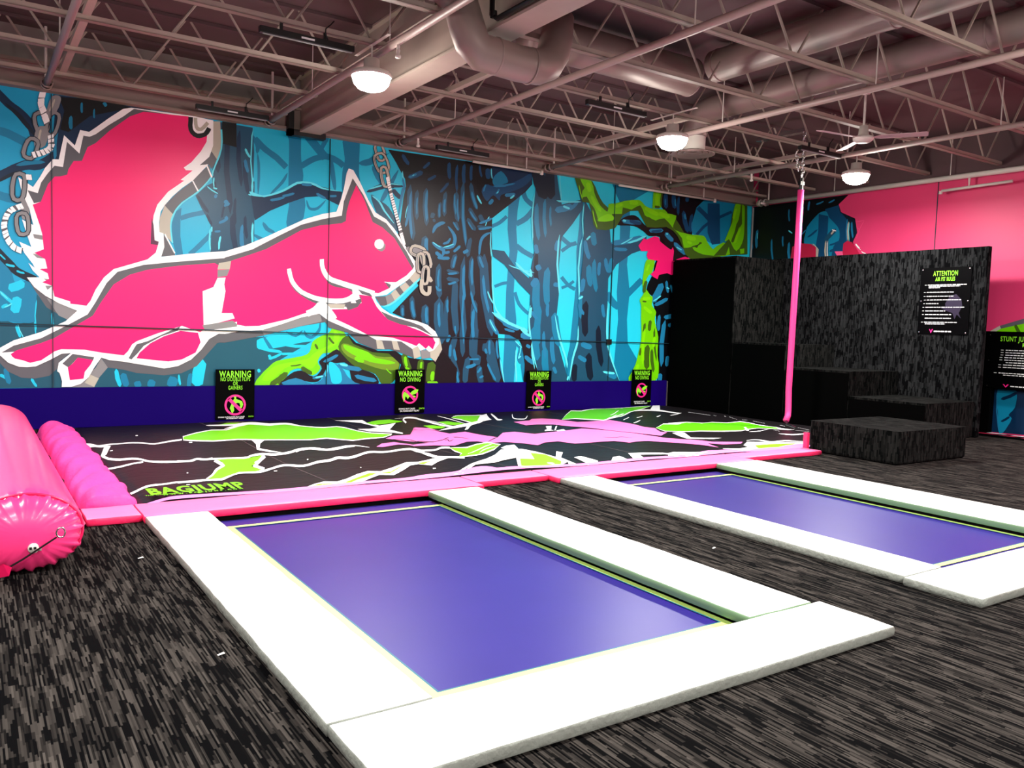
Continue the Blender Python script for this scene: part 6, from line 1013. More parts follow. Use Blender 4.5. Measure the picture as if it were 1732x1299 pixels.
('printed_pattern','white',1,1,'1911,1611 8,0 12,2 11,0 7,-2 5,-5 3,-7 -2,-14 -3,-16 4,-12 18,-1 26,3 22,1 10,-7 5,-10 6,-9 10,-5 10,-4 10,-1 2,2 -3,6 -6,6 -7,8 -4,10 -4,12 -9,8 -21,0 -26,-3 -18,1 -4,11 3,16 1,14 -4,6 -7,4 -9,1 -14,-3 -16,-5 -13,-5'),
('printed_pattern','white',0,15,'1823,1546 67,44 25,-13 137,-68 -62,-46 -139,-15 -116,-21 -28,25 8,26 -25,22 9,11 52,-11 55,15'),
('printed_pattern','chart',0,16,'1851,1530 59,-3 88,-24 -78,-32 -69,-1 -36,17'),
('printed_pattern','white',1,18,'2371,2293 4,-111 4,3 -4,112'),
('printed_pattern','white',1,18,'2387,2178 -1,-16 4,3 1,17'),
('printed_pattern','white',1,1,'2419,2152 -6,-15 4,3 6,15'),
('printed_pattern','white',1,1,'2418,2126 -55,-86 4,3 55,86'),
('printed_pattern','white',1,1,'2378,2029 15,-11 4,3 -15,11'),
('printed_pattern','white',1,1,'2386,1987 -23,-73 4,3 23,73'),
('printed_pattern','white',1,1,'2372,1857 -9,-30 4,2 9,31'),
('printed_pattern','white',1,1,'2377,1784 -27,-64 3,2 27,65'),
('printed_pattern','white',1,1,'2200,1746 -10,-33 3,2 10,34'),
('printed_pattern','white',1,1,'2277,1719 26,-34 4,3 -27,34'),
('printed_pattern','white',1,19,'2285,1755 12,-17 3,2 -12,17'),
('printed_pattern','white',1,1,'2135,1673 -1,-14 4,-15 7,-12 10,-5 11,-2 14,-1 17,1 19,3 17,5 3,2 -8,3 -14,0 -15,1 -12,1 -12,2 -11,5 -9,9 -9,13 -9,6'),
('printed_pattern','white',1,19,'2077,1741 7,-5 15,-4 20,0 29,10 34,14 27,13 2,1 -21,-7 -31,-12 -28,-9 -21,-1 -17,2 -15,0'),
('printed_pattern','white',1,22,'2307,2341 -11,-22 -7,-23 -3,-17 3,-9 7,-3 11,3 4,4 4,12 -1,9 -1,11 1,15 2,17 -5,6'),
('printed_pattern','white',1,22,'2181,2202 102,49 2,2 -102,-49'),
('printed_pattern','white',1,1,'367,2308 5,0 3,16 -6,0'),
('printed_pattern','white',1,4,'271,2043 6,-1 1,13 -5,0'),
('printed_pattern','white',1,7,'458,2116 7,-1 4,15 -8,0'),
('printed_pattern','white',1,11,'363,1697 3,0 2,9 -3,0'),
('printed_pattern','white',1,2,'336,1573 6,-1 2,8 -6,1'),
('printed_pattern','white',1,1,'242,1626 2,0 1,8 -2,0'),
('printed_pattern','white',1,1,'219,1466 2,0 1,7 -2,0'),
('printed_pattern','white',1,13,'524,1653 6,-1 3,9 -6,1'),
('printed_pattern','white',1,11,'636,1772 3,0 4,11 -3,0'),
('printed_pattern','white',1,23,'821,1520 5,-1 5,9 -6,1'),
('printed_pattern','white',1,15,'645,1446 3,0 3,8 -3,0'),
('printed_pattern','white',1,13,'699,1620 3,0 3,10 -2,-1'),
('printed_pattern','white',1,24,'820,1519 6,-1 5,8 -6,2'),
('front_skirt','orchid',1,28,'240,1460 21,0 13,0 11,0 11,0 11,0 10,0 13,0 26,0 30,0 30,0 28,0 18,0 16,0 17,0 19,0 21,0 20,0 16,0 11,0 23,0 28,0 21,0 17,1 14,-1 9,0 27,0 27,5 19,8 16,1 20,-1 18,-3 9,-1 4,-1 19,4 26,8 24,8 19,4 11,-5 6,-10 4,-17 17,0 21,3 21,-2 24,-1 34,0 33,0 17,0 10,0 12,0 15,0 34,0 55,0 57,0 29,0 23,0 33,0 33,0 28,0 28,0 33,0 34,4 36,9 20,4 23,6 28,-7 28,3 26,1 14,-13 14,-7 26,1 31,11 36,6 33,3 18,-4 15,-3 24,5 27,7 36,2 30,1 0,-49 -30,0 -36,0 -27,0 -24,0 -15,0 -18,0 -33,0 -36,0 -31,0 -26,0 -14,0 -14,0 -26,0 -28,0 -28,0 -23,0 -20,0 -36,0 -34,0 -33,0 -28,0 -28,0 -33,0 -33,0 -23,0 -29,0 -57,0 -55,0 -34,0 -15,0 -12,0 -10,0 -17,0 -33,0 -34,0 -24,0 -21,0 -21,0 -17,0 -4,0 -6,0 -11,0 -19,0 -24,0 -26,0 -19,0 -4,0 -9,0 -18,0 -20,0 -16,0 -19,0 -27,0 -27,0 -9,0 -14,0 -17,0 -21,0 -28,0 -23,0 -11,0 -16,0 -20,0 -21,0 -19,0 -17,0 -16,0 -18,0 -28,0 -30,0 -30,0 -26,0 -13,0 -10,0 -11,0 -11,0 -11,0 -13,0 -21,0'),
]
SIDE_MURAL=[
('painted_scene','black',0,1,'2607,954 -522,-37 44,-46 -13,-33 -67,-32 -13,-58 17,-37 -45,-88 593,28'),
('painted_scene','deep',0,2,'2192,858 -63,10 -9,-30 -39,-29 -2,-90 23,-92 56,3 57,3'),
('painted_scene','teal',0,3,'2288,720 2,19 -5,23 -5,18 -1,8 -1,2 -5,6 -13,15 -18,17 -17,14 -14,6 -13,2 -11,-2 -6,-7 -5,-10 -6,-11 -10,-9 -11,-10 -10,-10 -9,-9 -7,-10 -5,-11 -2,-13 0,-14 3,-12 7,-8 9,-5 8,-11 4,-22 3,-27 8,-19 20,-7 26,2 19,8 4,20 -3,28 4,22 18,8 25,2'),
('painted_scene','deep',0,4,'2223,841 -48,-14 -1,-62 5,-45 9,-89 27,2 13,80 -8,56'),
('painted_scene','deep',1,5,'2273,746 -9,0 -20,10 -17,13 -3,6 1,1 9,-1 17,-12 18,-11 5,-5'),
('painted_scene','deep',1,4,'2163,705 -8,-2 -19,4 -17,7 -4,4 0,1 8,1 17,-6 18,-4 5,-4'),
('painted_scene','deep',1,4,'2161,679 -8,-3 -18,5 -15,9 -3,6 1,1 8,1 15,-7 17,-6 3,-5'),
('painted_scene','steel',0,5,'2188,737 -32,33 -22,2 2,-16 32,-27 -7,-99 25,1'),
('painted_scene','greyl',1,6,'2180,726 4,-10 1,-34 -6,-34 -3,-11 -1,0 -3,11 5,34 0,33 2,11'),
('painted_scene','greyl',1,6,'2158,750 -5,0 -8,7 -5,8 0,4 1,0 5,0 6,-7 6,-7 1,-4'),
('painted_scene','white',1,7,'2170,726 3,-11 0,-33 -5,-34 -2,-11 -1,0 -1,11 5,33 1,34 0,10'),
('painted_scene','white',1,7,'2154,770 -2,-3 -8,-4 -8,-2 -3,1 0,0 2,3 8,2 8,3 3,0'),
('painted_scene','dark',0,5,'2120,841 -72,-42 -12,-51 17,-37 25,2 -1,83'),
('painted_scene','azure',1,6,'2083,809 5,-10 1,-36 -4,-35 -2,-12 -1,0 -2,11 3,36 -1,35 1,11'),
('painted_scene','azure',1,6,'2063,794 4,-7 -2,-26 -6,-26 -4,-8 -1,0 -3,8 5,26 3,25 3,8'),
('painted_scene','greyl',1,7,'2077,796 5,-9 1,-31 -4,-30 -4,-10 -1,0 -2,9 3,31 0,30 1,9'),
('painted_scene','hilite',1,8,'2073,795 3,-9 0,-30 -5,-31 -1,-10 -1,0 0,10 4,31 0,30 0,9'),
('painted_scene','azure',1,2,'2544,801 8,-8 4,-33 -4,-33 -5,-11 -2,0 -6,10 2,32 -2,32 3,11'),
('painted_scene','azure',1,2,'2581,819 5,-13 -2,-41 -9,-42 -6,-13 -1,0 -3,13 8,41 3,41 3,13'),
('painted_scene','azure',1,2,'2402,762 4,-5 0,-19 -4,-18 -3,-6 -1,0 -3,6 3,18 0,18 3,6'),
('painted_scene','azure',1,2,'2376,877 4,-6 0,-21 -4,-22 -4,-6 -1,0 -3,6 4,21 0,20 3,7'),
('painted_scene','azure',1,2,'2367,732 6,-9 1,-33 -7,-33 -6,-11 -2,0 -4,11 5,32 1,32 4,11'),
('painted_scene','azure',1,2,'2461,753 5,-12 -2,-39 -9,-39 -5,-12 -1,0 -3,12 8,39 3,38 3,13'),
('painted_scene','azure',1,2,'2273,900 5,-4 3,-15 0,-16 -3,-5 -1,0 -5,4 -1,15 -2,15 2,5'),
('painted_scene','azure',1,2,'2303,879 4,-2 4,-11 0,-12 -2,-4 -1,-1 -4,3 -1,12 -3,11 2,4'),
('painted_scene','azure',1,2,'2239,882 -6,-2 -15,3 -13,5 -3,3 0,1 6,1 14,-4 14,-3 4,-3'),
('painted_scene','azure',1,2,'2178,882 -5,-1 -12,3 -10,5 -2,3 0,1 5,1 11,-4 11,-4 3,-3'),
('painted_scene','azure',1,4,'2314,756 -6,0 -15,9 -11,10 -2,5 0,0 6,-1 12,-10 13,-9 4,-4'),
('painted_scene','hilite',1,2,'2374,784 -1,-4 -8,-6 -9,-5 -4,0 0,0 1,4 8,5 8,6 4,0'),
('painted_scene','hilite',1,2,'2326,811 0,-3 -6,-7 -8,-5 -3,0 0,0 1,3 6,5 7,6 3,1'),
('painted_scene','hilite',1,3,'2544,787 2,-3 0,-11 -2,-11 -2,-4 0,0 -2,4 2,11 0,10 2,4'),
('painted_scene','crim',0,5,'2356,639 -8,72 -20,5 -24,7 -52,-7 -25,-16 -8,-67'),
('painted_scene','greyl',0,6,'2248,718 -12,-4 -23,-22 2,-59 8,0 4,67'),
('painted_scene','crim',0,9,'2098,627 -2,81 -17,10 -22,-7 -23,-27 -40,-62'),
('painted_scene','pinkl',0,10,'2135,678 -37,-1 -11,-50 35,32'),
('painted_scene','white',1,10,'2039,704 -1,-4 -7,-8 -8,-7 -3,-2 -1,1 1,3 8,7 7,8 3,2'),
('painted_scene','white',1,10,'2012,670 -2,-2 -8,-5 -9,-3 -3,0 0,0 2,3 8,3 8,4 3,1'),
('painted_scene','white',1,11,'2042,704 -2,-5 -11,-12 -13,-10 -4,-3 0,0 3,4 12,11 11,11 4,4'),
('painted_scene','pinkl',1,6,'2048,793 -5,-1 -17,0 -15,3 -5,1 0,0 5,0 16,-2 16,-1 5,0'),
('painted_scene','pinkl',1,7,'2006,796 6,-8 15,-27 9,-29 4,-9 0,0 -5,8 -10,30 -14,26 -5,9'),
('painted_scene','pinkl',1,8,'2040,773 -1,-2 -4,-5 -5,-5 -2,-1 0,0 1,2 5,5 4,5 1,1'),
('painted_scene#2','greyd',0,1,'1488,361 -31,19 -78,26 -104,24 -1,-16 104,-25 74,-19 27,-17'),
('painted_scene#2','greyl',0,2,'1488,361 -31,19 -5,-10 27,-17'),
('painted_scene#2','lime',0,3,'1479,353 -27,17 -74,19 -104,25 -6,-88 209,-7'),
('painted_scene#2','olive',1,4,'1407,385 2,-7 -8,-15 -10,-13 -5,-2 -2,1 0,7 8,13 8,14 6,2'),
('painted_scene#2','olive',1,4,'1327,398 4,-7 -4,-18 -7,-18 -5,-4 -1,0 -3,7 6,17 5,18 4,5'),
('painted_scene#2','navy',0,1,'1515,170 -257,19 -13,-178 253,-29'),
('painted_scene#2','teal',0,2,'1448,158 -16,8 -22,-1 -17,-4 -7,-6 -2,-10 -1,-10 1,-12 1,-13 3,-13 6,-10 8,-9 4,-7 -3,-4 -5,-2 -3,-5 4,-14 8,-16 7,-14 7,-10 6,-6 6,3 4,16 2,25 2,27 5,31 4,33'),
('painted_scene#2','navy',1,3,'1435,123 -9,-2 -22,10 -19,13 -5,7 1,1 9,1 19,-12 21,-10 5,-6'),
('painted_scene#2','navy',1,3,'1430,45 -6,-1 -11,7 -10,9 -2,5 1,1 5,0 10,-8 11,-8 2,-4'),
('painted_scene#2','azure',1,4,'1448,154 3,-18 -3,-55 -9,-55 -4,-17 0,0 -1,18 10,54 2,56 1,17'),
]

def decode(s):
    out = []; x = y = 0
    for i, t in enumerate(s.split()):
        a, b = t.split(','); x += int(a); y += int(b); out.append((x/200, y/200))
    return out
def painted(name, data, face, plane, parent, step, kind='paint', clip=None):
    parts = {}
    for part, col, k, lv, s in data:
        pts = decode(s); mb, keys = parts.setdefault(part, (MB(), []))
        if col not in keys: keys.append(col)
        mi = keys.index(col); d = step*lv
        if clip: pts = [(min(max(a, clip[0]), clip[2]), min(max(b, clip[1]), clip[3])) for a, b in pts]
        P = [((a, plane-d, b) if face == 'Y' else (plane-d, a, b)) for a, b in pts]
        if k == 0: mb.add(P, [tuple(range(len(P)))], mi)
        else:
            n = len(P); mb.add(P, [(i, i+1, n-2-i, n-1-i) for i in range(n//2-1)], mi)
    for part, (mb, keys) in parts.items():
        link_obj(part.split('#')[0], mb, [paint(c, kind) for c in keys], parent, recalc=False)
mural = empty('wall_mural', (7.5, YF-.002, .55), 'huge painted mural of a leaping pink squirrel in a blue forest', 'mural')
gr = MB()
gr.add([(XL, YF-.003, .55), (XR-.01, YF-.003, .55), (XR-.01, YF-.003, 4.54), (XL, YF-.003, 4.54)], [(0,1,2,3)])
m_sky = bpy.data.materials.new('paint_sky'); m_sky.use_nodes = True
def sky_nodes():
    nt = m_sky.node_tree; b = nt.nodes['Principled BSDF']; b.inputs['Roughness'].default_value = .38; b.inputs['Specular IOR Level'].default_value = .35
    g = nt.nodes.new('ShaderNodeNewGeometry'); s = nt.nodes.new('ShaderNodeSeparateXYZ'); nt.links.new(g.outputs['Position'], s.inputs[0])
    mr = nt.nodes.new('ShaderNodeMapRange'); mr.inputs['From Min'].default_value = 0; mr.inputs['From Max'].default_value = 8; nt.links.new(s.outputs[0], mr.inputs[0])
    cr = nt.nodes.new('ShaderNodeValToRGB'); nt.links.new(mr.outputs[0], cr.inputs[0])
    cr.color_ramp.elements[0].color = lin('#0c9cca'); cr.color_ramp.elements[1].color = lin('#22d4f0'); nt.links.new(cr.outputs[0], b.inputs['Base Color'])
sky_nodes()
link_obj('painted_background', gr, m_sky, mural, recalc=False)
painted('mural', MURAL, 'Y', YF-.004, mural, .0005, clip=(XL, .551, XR-.015, 4.54))
side = empty('wall_mural', (XR-.002, 10, .0), 'painted dark forest edge and crimson rocks on the pink wall behind the partition', 'mural')
painted('side', SIDE_MURAL, 'X', XR-.001, side, .0005, clip=(4, .02, YF-.02, 4.53))

# purple padding band under the mural
band = empty('wall_padding', (6.8, YF-.03, 0), 'long dark purple padded band along the foot of the forest mural', 'padding')
link_obj('pad_panel', MB().box((XL, YF-.045, .0), (11.9, YF-.001, .565)), M_BAND, band, bevel=.008)
link_obj('pad_panel', MB().box((11.91, YF-.055, .0), (12.59, YF-.001, .565)), M_BAND, band, bevel=.008)
# thin black cable across the mural with its clamp
cab = empty('wall_cable', (7, YF-.04, 1.38), 'thin black cable strung level across the mural, with a small clamp near the right end', 'cable')
link_obj('cable', MB().tube([(XL, YF-.045, 1.44), (0.4, YF-.045, 1.435), (4.5, YF-.045, 1.40), (10.9, YF-.045, 1.365), (12.6, YF-.045, 1.36)], .009, 6), mat('cable_dark', '#0a2a38', rough=.5), cab)
link_obj('clamp', MB().box((10.87, YF-.06, 1.31), (10.99, YF-.02, 1.42)), M_BLACK, cab, bevel=.006)

# ------------------------------------------------------------------ roof steel
JY = [12.47, 11.2, 9.96, 8.72, 7.44, 6.12, 4.80, 3.52, 2.25, .98, -.3, -1.6]
def joist(y, spans, proto_label, zb=4.68, zt=5.30):
    j = empty('roof_joist', (4, y, zb), proto_label, 'joist', 'open-web roof joists across the ceiling')
    bc = MB(); tc = MB(); w = MB()
    for x0, x1 in spans:
        bc.box((x0, y-.045, zb), (x1, y-.008, zb+.055)); bc.box((x0, y+.008, zb), (x1, y+.045, zb+.055)); bc.box((x0, y-.045, zb), (x1, y+.045, zb+.010))
        tc.box((x0-.25, y-.035, zt+.015), (x1+.25 if x1 < 14 else x1, y+.035, zt+.055))
        n0 = math.ceil((x0+.15-.93)/.97); n1 = math.floor((x1-.15-.93)/.97)
        for k in range(n0, n1+1):
            xb = .93+.97*k
            for sg in (-1, 1):
                w.tube([(xb+sg*.03, y, zb+.03), (xb+sg*.45, y, zt+.02)], .0155, 6)
    link_obj('bottom_chord', bc, M_STEEL, j); link_obj('top_chord', tc, M_DECK, j); link_obj('web', w, M_STEEL, j)
    return j
ORD = ['nearest the mural wall', 'second out from the mural', 'third out from the mural', 'fourth out from the mural', 'fifth out from the mural', 'sixth out from the mural', 'seventh out from the mural', 'eighth out from the mural']
for side_, spans in (('left', [(XL, 4.08)]), ('right', [(4.82, 15.0)])):
    j0 = None
    for i in range(8):
        lab = 'beige open-web roof joist on the %s of the girder, %s' % (side_, ORD[i])
        if j0 is None: j0 = joist(JY[0], spans, lab)
        else: copy_thing(j0, (0, JY[i]-JY[0], 0), lab)
g = empty('steel_girder', (4.45, 5, 4.5), 'deep steel girder running from the mural top towards the viewer beside the nearest lamp', 'girder')
link_obj('web', MB().box((4.40, YN+.01, 4.53), (4.56, YF-.12, 5.34)), M_STEEL, g)
link_obj('bottom_flange', MB().box((4.33, YN+.01, 4.50), (4.66, YF-.12, 4.53)), M_STEEL, g)
link_obj('top_flange', MB().box((4.33, YN+.01, 5.33), (4.66, YF-.12, 5.355)), M_STEEL, g)
link_obj('bearing_pad', MB().box((4.16, YF-.3, 4.44), (4.75, YF-.165, 4.53)).box((4.16, YF-.3, 4.44), (4.24, YF-.17, 4.8)), M_BLACK, g)
for x, y0, y1, lab in ((3.99, 7.6, 12.4, 'bridging bar laid across the joists left of the girder'), (5.48, 8.7, 12.4, 'bridging bar laid across the joists right of the girder'), (8.89, 8.8, 11.3, 'bridging bar beside the middle lamp'),
                       (12.2, 8.8, 12.4, 'bridging bar close to the far right lamp'), (1.1, 7.4, 12.4, 'bridging bar over the inflatable tube at the left')):
    tag(link_obj('bridging_bar', MB().box((x-.04, y0, 4.726), (x+.04, y1, 4.745)).box((x-.04, y0, 4.745), (x-.03, y1, 4.79)), M_STEEL), 'beige angle ' + lab, 'brace', 'bridging bars between the roof joists')

# ------------------------------------------------------------------ sprinkler pipes
def rod(mb, x, y, z0, z1=5.3, r=.008): mb.tube([(x, y, z0), (x, y, z1)], r, 6)
def pipe(x, y0, y1, lab, z=4.6, r=.042, m=None, heads=(), end=True):
    p = empty('sprinkler_pipe', (x, y1, z), lab, 'pipe', 'sprinkler pipes under the roof joists')
    link_obj('pipe', MB().tube([(x, y0, z), (x, y1, z)], r, 12), m or M_PIPE, p, smooth=True)
    for y in (y1-.03, y1-.16): link_obj('coupling', MB().lathe((x, y, z), [(r*1.5, -.025), (r*1.75, 0), (r*1.5, .025)], 12, axis=1), m or M_PIPE, p, smooth=True)
    link_obj('end_cap', MB().lathe((x, y1, z), [(r*1.4, -.05), (r*1.4, .05), (.0, .06)], 12, axis=1), m or M_PIPE, p, smooth=True)
    rb = MB(); rod(rb, x-.02, y1-.25, z+r, 5.28, .018); link_obj('hanger', rb, M_PIPEW, p)
    for k in range(3):
        y = y1 - 1.9 - k*2.4
        if y > y0: rb = MB(); rod(rb, x, y, z+r); link_obj('hanger', rb, M_PIPEW, p)
    for hx, hy in heads:
        hb = MB().tube([(hx, hy, z), (hx, hy, z-.09)], .018, 8).lathe((hx, hy, z-.15), [(.0, -.03), (.03, -.022), (.032, 0), (.016, .02), (.022, .06)], 12)
        link_obj('sprinkler_head', hb, M_PIPEW, p, smooth=True)
    return p
pipe(.93, -4, 12.72, 'dull pink sprinkler pipe at the far left, ending above the painted chain')
pipe(3.88, -4, 12.72, 'dull pink sprinkler pipe passing just left of the nearest bright lamp', heads=((3.88, 8.2),))
pipe(6.06, -4, 12.72, 'pale sprinkler pipe right of the girder, with a white head near its mural end', heads=((6.06, 12.0),))
pipe(9.12, -4, 12.72, 'dull pink sprinkler pipe passing just left of the middle lamp')
pipe(12.1, -4, 12.72, 'sprinkler pipe crossing behind the chain of the pink rope', heads=((12.1, 10.4),))
pr_ = pipe(14.93, -2, 12.55, 'long pale sprinkler pipe running along the top of the pink right wall', m=M_PIPEW, z=4.56, r=.048)
link_obj('branch', MB().tube([(14.93, 7.9, 4.52), (14.93, 7.9, 4.36), (14.86, 8.35, 4.33)], .022, 8).tube([(14.86, 8.35, 4.33), (14.9, 7.15, 4.36)], .026, 8).lathe((14.86, 8.37, 4.31), [(.0, -.04), (.035, -.03), (.03, .02)], 10), M_PIPEW, pr_, smooth=True)
link_obj('branch', MB().tube([(14.9, 12.3, 4.5), (14.2, 11.9, 4.42)], .024, 8), M_PIPEW, pr_, smooth=True)
for x0, x1, lab in ((7.5, 8.95, 'short thin sprinkler branch along the mural top, left of a vertical hanger'), (10.9, 13.6, 'thin sprinkler branch along the mural top above the green vine')):
    b = empty('branch_pipe', (x0, 12.6, 4.55), lab, 'pipe')
    link_obj('pipe', MB().tube([(x0, 12.71, 4.50), (x1, 12.71, 4.50)], .024, 8), M_PIPEW, b, smooth=True)
    link_obj('sprinkler_head', MB().lathe((x1+.05, 12.71, 4.50), [(0, -.05), (.035, -.04), (.03, .03), (0, .04)], 10), M_PIPEW, b, smooth=True)
    
    for hx in ((x0+x1)/2, x1-.3): rb = MB(); rod(rb, hx, 12.71, 4.52, 5.3, .012); link_obj('hanger', rb, M_PIPEW, b)

# ------------------------------------------------------------------ ducts, vent, fan
def arc(c, a, b, n=7):
    """quarter bend from c+a to c+b around the corner c+a+b"""
    c = Vector(c); a = Vector(a); b = Vector(b)
    return [c + a + b - b*math.cos(t*math.pi/2/(n-1)) - a*math.sin(t*math.pi/2/(n-1)) for t in range(n)]
def duct(lab, path, r, seams=True, rim=False, bands=()):
    d = empty('air_duct', path[0], lab, 'duct'); link_obj('duct', MB().tube(path, r, 24), M_DUCT, d, smooth=True)
    if bands:
        for p, ax in bands: link_obj('seam', MB().lathe(p, [(r*1.0, -.012), (r*1.035, -.008), (r*1.035, .008), (r*1.0, .012)], 24, axis=ax), M_DUCT, d, smooth=True)
    return d
duct('fat round duct that dips under the girder in two elbows, right of the nearest lamp',
     [(3.0, 7.9, 5.08), (3.45, 7.65, 5.06)] + [(3.72, 7.5, 5.02), (3.95, 7.36, 4.93), (4.08, 7.24, 4.76), (4.12, 7.17, 4.52), (4.16, 7.13, 4.37), (4.25, 7.12, 4.29), (4.7, 7.12, 4.27), (4.95, 7.14, 4.29), (5.12, 7.2, 4.37), (5.25, 7.28, 4.52), (5.33, 7.34, 4.72), (5.38, 7.4, 4.95)],
     .178, bands=(((4.42, 7.12, 4.285), 0), ((4.85, 7.125, 4.275), 0)))
duct('round duct lying between two joists right of the elbowed duct, ending in a bright rim', [(5.45, 8.08, 5.0), (8.1, 8.08, 5.0)], .24, bands=(((8.09, 8.08, 5.0), 0),))
duct('upper long round duct running towards the viewer, nearer the middle of the ceiling', [(8.15, 7.7, 5.06), (8.15, -4, 5.06)], .2, bands=(((8.15, 5.2, 5.06), 1), ((8.15, 7.6, 5.06), 1)))
v = duct('lower long round duct running towards the viewer, with a pale elbow above the round vent', [(9.72, 9.55, 4.72), (9.72, 9.55, 4.8), (9.72, 9.52, 4.92), (9.72, 9.45, 5.02), (9.72, 9.3, 5.08), (9.72, 9.1, 5.1), (9.72, -4, 5.1)], .19, bands=(((9.72, 8.9, 5.1), 1), ((9.72, 8.3, 5.1), 1), ((9.72, 5.0, 5.1), 1)))
vt = empty('ceiling_vent', (9.7, 9.55, 4.43), 'round pinkish ceiling diffuser hanging on a white drum beside the middle lamp', 'vent')
link_obj('drum', MB().lathe((9.7, 9.55, 4.47), [(.19, 0), (.19, .24)], 24), M_PIPEW, vt, smooth=True)
mbv = MB()
for r0, r1, z in ((.345, .25, .0), (.24, .16, .012), (.15, .07, .02)): mbv.lathe((9.7, 9.55, 4.44+z), [(r1, .03), (r0, 0), (r0+.004, .012), (r1, .045)], 28)
mbv.lathe((9.7, 9.55, 4.46), [(.06, 0), (.0, -.005)], 20)
link_obj('diffuser', mbv, M_DUCT, vt, smooth=True)
bl = duct('dull duct stub hanging beside the girder at the top edge of the view', [(5.0, 5.4, 4.95), (5.6, 5.6, 4.95)], .12)
sp_ = empty('drain_pipe', (5.0, 6.3, 4.5), 'thin black pipe with an elbow beside the girder at the top of the view', 'pipe')
link_obj('pipe', MB().tube([(4.30, 7.0, 5.3), (4.30, 7.0, 4.62), (4.30, 6.9, 4.56), (4.30, 4.5, 4.56)], .026, 10), M_BLACK, sp_, smooth=True)
link_obj('coupling', MB().lathe((4.30, 6.97, 4.62), [(.034, -.03), (.036, 0), (.034, .03)], 12), M_BLACK, sp_, smooth=True)

fan = empty('ceiling_fan', (10.27, 6.92, 4.35), 'white three-bladed ceiling fan hanging on a rod left of the far lamp', 'fan')
fx, fy = 10.27, 6.92
link_obj('canopy', MB().lathe((fx, fy, 4.98), [(0, -.06), (.06, -.05), (.09, 0), (.09, .02), (0, .02)], 20), M_PIPEW, fan, smooth=True)
link_obj('downrod', MB().tube([(fx, fy, 4.95), (fx, fy, 4.5)], .016, 8), M_PIPEW, fan)
link_obj('motor_housing', MB().lathe((fx, fy, 4.33), [(0, -.055), (.09, -.05), (.13, -.02), (.135, .02), (.09, .035), (.07, .05), (.055, .17), (.0, .175)], 24), M_PIPEW, fan, smooth=True)
for bx, by in ((10.637, 6.294), (9.47, 7.05), (10.72, 7.60)):
    a = math.atan2(by-fy, bx-fx); ca, sa = math.cos(a), math.sin(a); mb = MB()
    def q(r, s, z): return (fx+ca*r-sa*s, fy+sa*r+ca*s, 4.335+z)
    vs = [q(.13, -.03, 0), q(.22, -.06, .01), q(.78, -.07, .012), q(.8, -.05, .01), q(.8, .05, -.01), q(.78, .065, -.012), q(.22, .05, -.01), q(.13, .03, 0)]
    mb.add(vs + [(x, y, z+.008) for x, y, z in vs], [tuple(range(8)), tuple(range(15, 7, -1))] + [(i, (i+1) % 8, 8+(i+1) % 8, 8+i) for i in range(8)])
    link_obj('blade', mb, mat('fan_blade', '#c9aeb2', rough=.4), fan)

# ------------------------------------------------------------------ high-bay lamps
def lamp(x, y, z, lab, grp='high-bay lamps under the roof'):
    t = empty('high_bay_lamp', (x, y, z), lab, 'lamp', grp)
    link_obj('housing', MB().lathe((x, y, z), [(.22, .0), (.23, .012), (.22, .05), (.13, .085), (.09, .10), (.085, .2), (.0, .205)], 24), M_PIPEW, t, smooth=True)
    link_obj('lens', MB().lathe((x, y, z), [(.0, -.15), (.08, -.145), (.15, -.12), (.195, -.07), (.215, .0)], 24), mat('lamp_glow', '#fff8ea', emit=45, rough=.4), t, smooth=True)
    link_obj('hook', MB().tube([(x, y, z+.2), (x, y, z+.35)], .01, 6), M_PIPEW, t)
    link_obj('mounting_bar', MB().box((x-.02, y-.45, z+.345), (x+.02, y+.45, z+.352)), M_PIPEW, t)
    ld = bpy.data.lights.new('lamp_beam', 'AREA'); ld.shape = 'DISK'; ld.size = .4; ld.energy = LAMP_DOWN; ld.color = (1, .97, .93)
    lo = bpy.data.objects.new('lamp_beam', ld); C.objects.link(lo); lo.parent = t; lo.location = (0, 0, -.17)
    lp = bpy.data.lights.new('lamp_halo', 'POINT'); lp.shadow_soft_size = .12; lp.energy = LAMP_ROUND; lp.color = (1, .96, .9)
    lq = bpy.data.objects.new('lamp_halo', lp); C.objects.link(lq); lq.parent = t; lq.location = (0, 0, -.3)
    return t
L0 = lamp(3.80, 8.71, 4.325, 'nearest glaring white lamp, hanging against the left side of the girder')
copy_thing(L0, (8.36-3.8, 8.64-8.71, 0), 'middle glaring white lamp, just left of the round ceiling vent')
copy_thing(L0, (12.46-3.8, 8.49-8.71, 0), 'farthest glaring white lamp, above the carpeted partition near the pink wall')
for (x, y, lab) in ((-1.2, 9.2, 'over the inflatable tube'), (-1.2, 3.4, 'left of the viewer'), (3.5, 3.4, 'above the near trampoline'), (8.4, 3.4, 'above the right trampoline'), (13.2, 3.4, 'near the right wall beyond the frame'),
                    (-1.2, -2.6, 'behind the viewer at the left'), (3.5, -2.6, 'behind the viewer in the middle'), (8.4, -2.6, 'behind the viewer at the right'), (3.5, -7.2, 'far behind the viewer in the middle'), (-1.2, -7.2, 'far behind the viewer at the left'), (8.4, -7.2, 'far behind the viewer at the right')):
    copy_thing(L0, (x-3.8, y-8.71, 0), 'white high-bay lamp ' + lab)

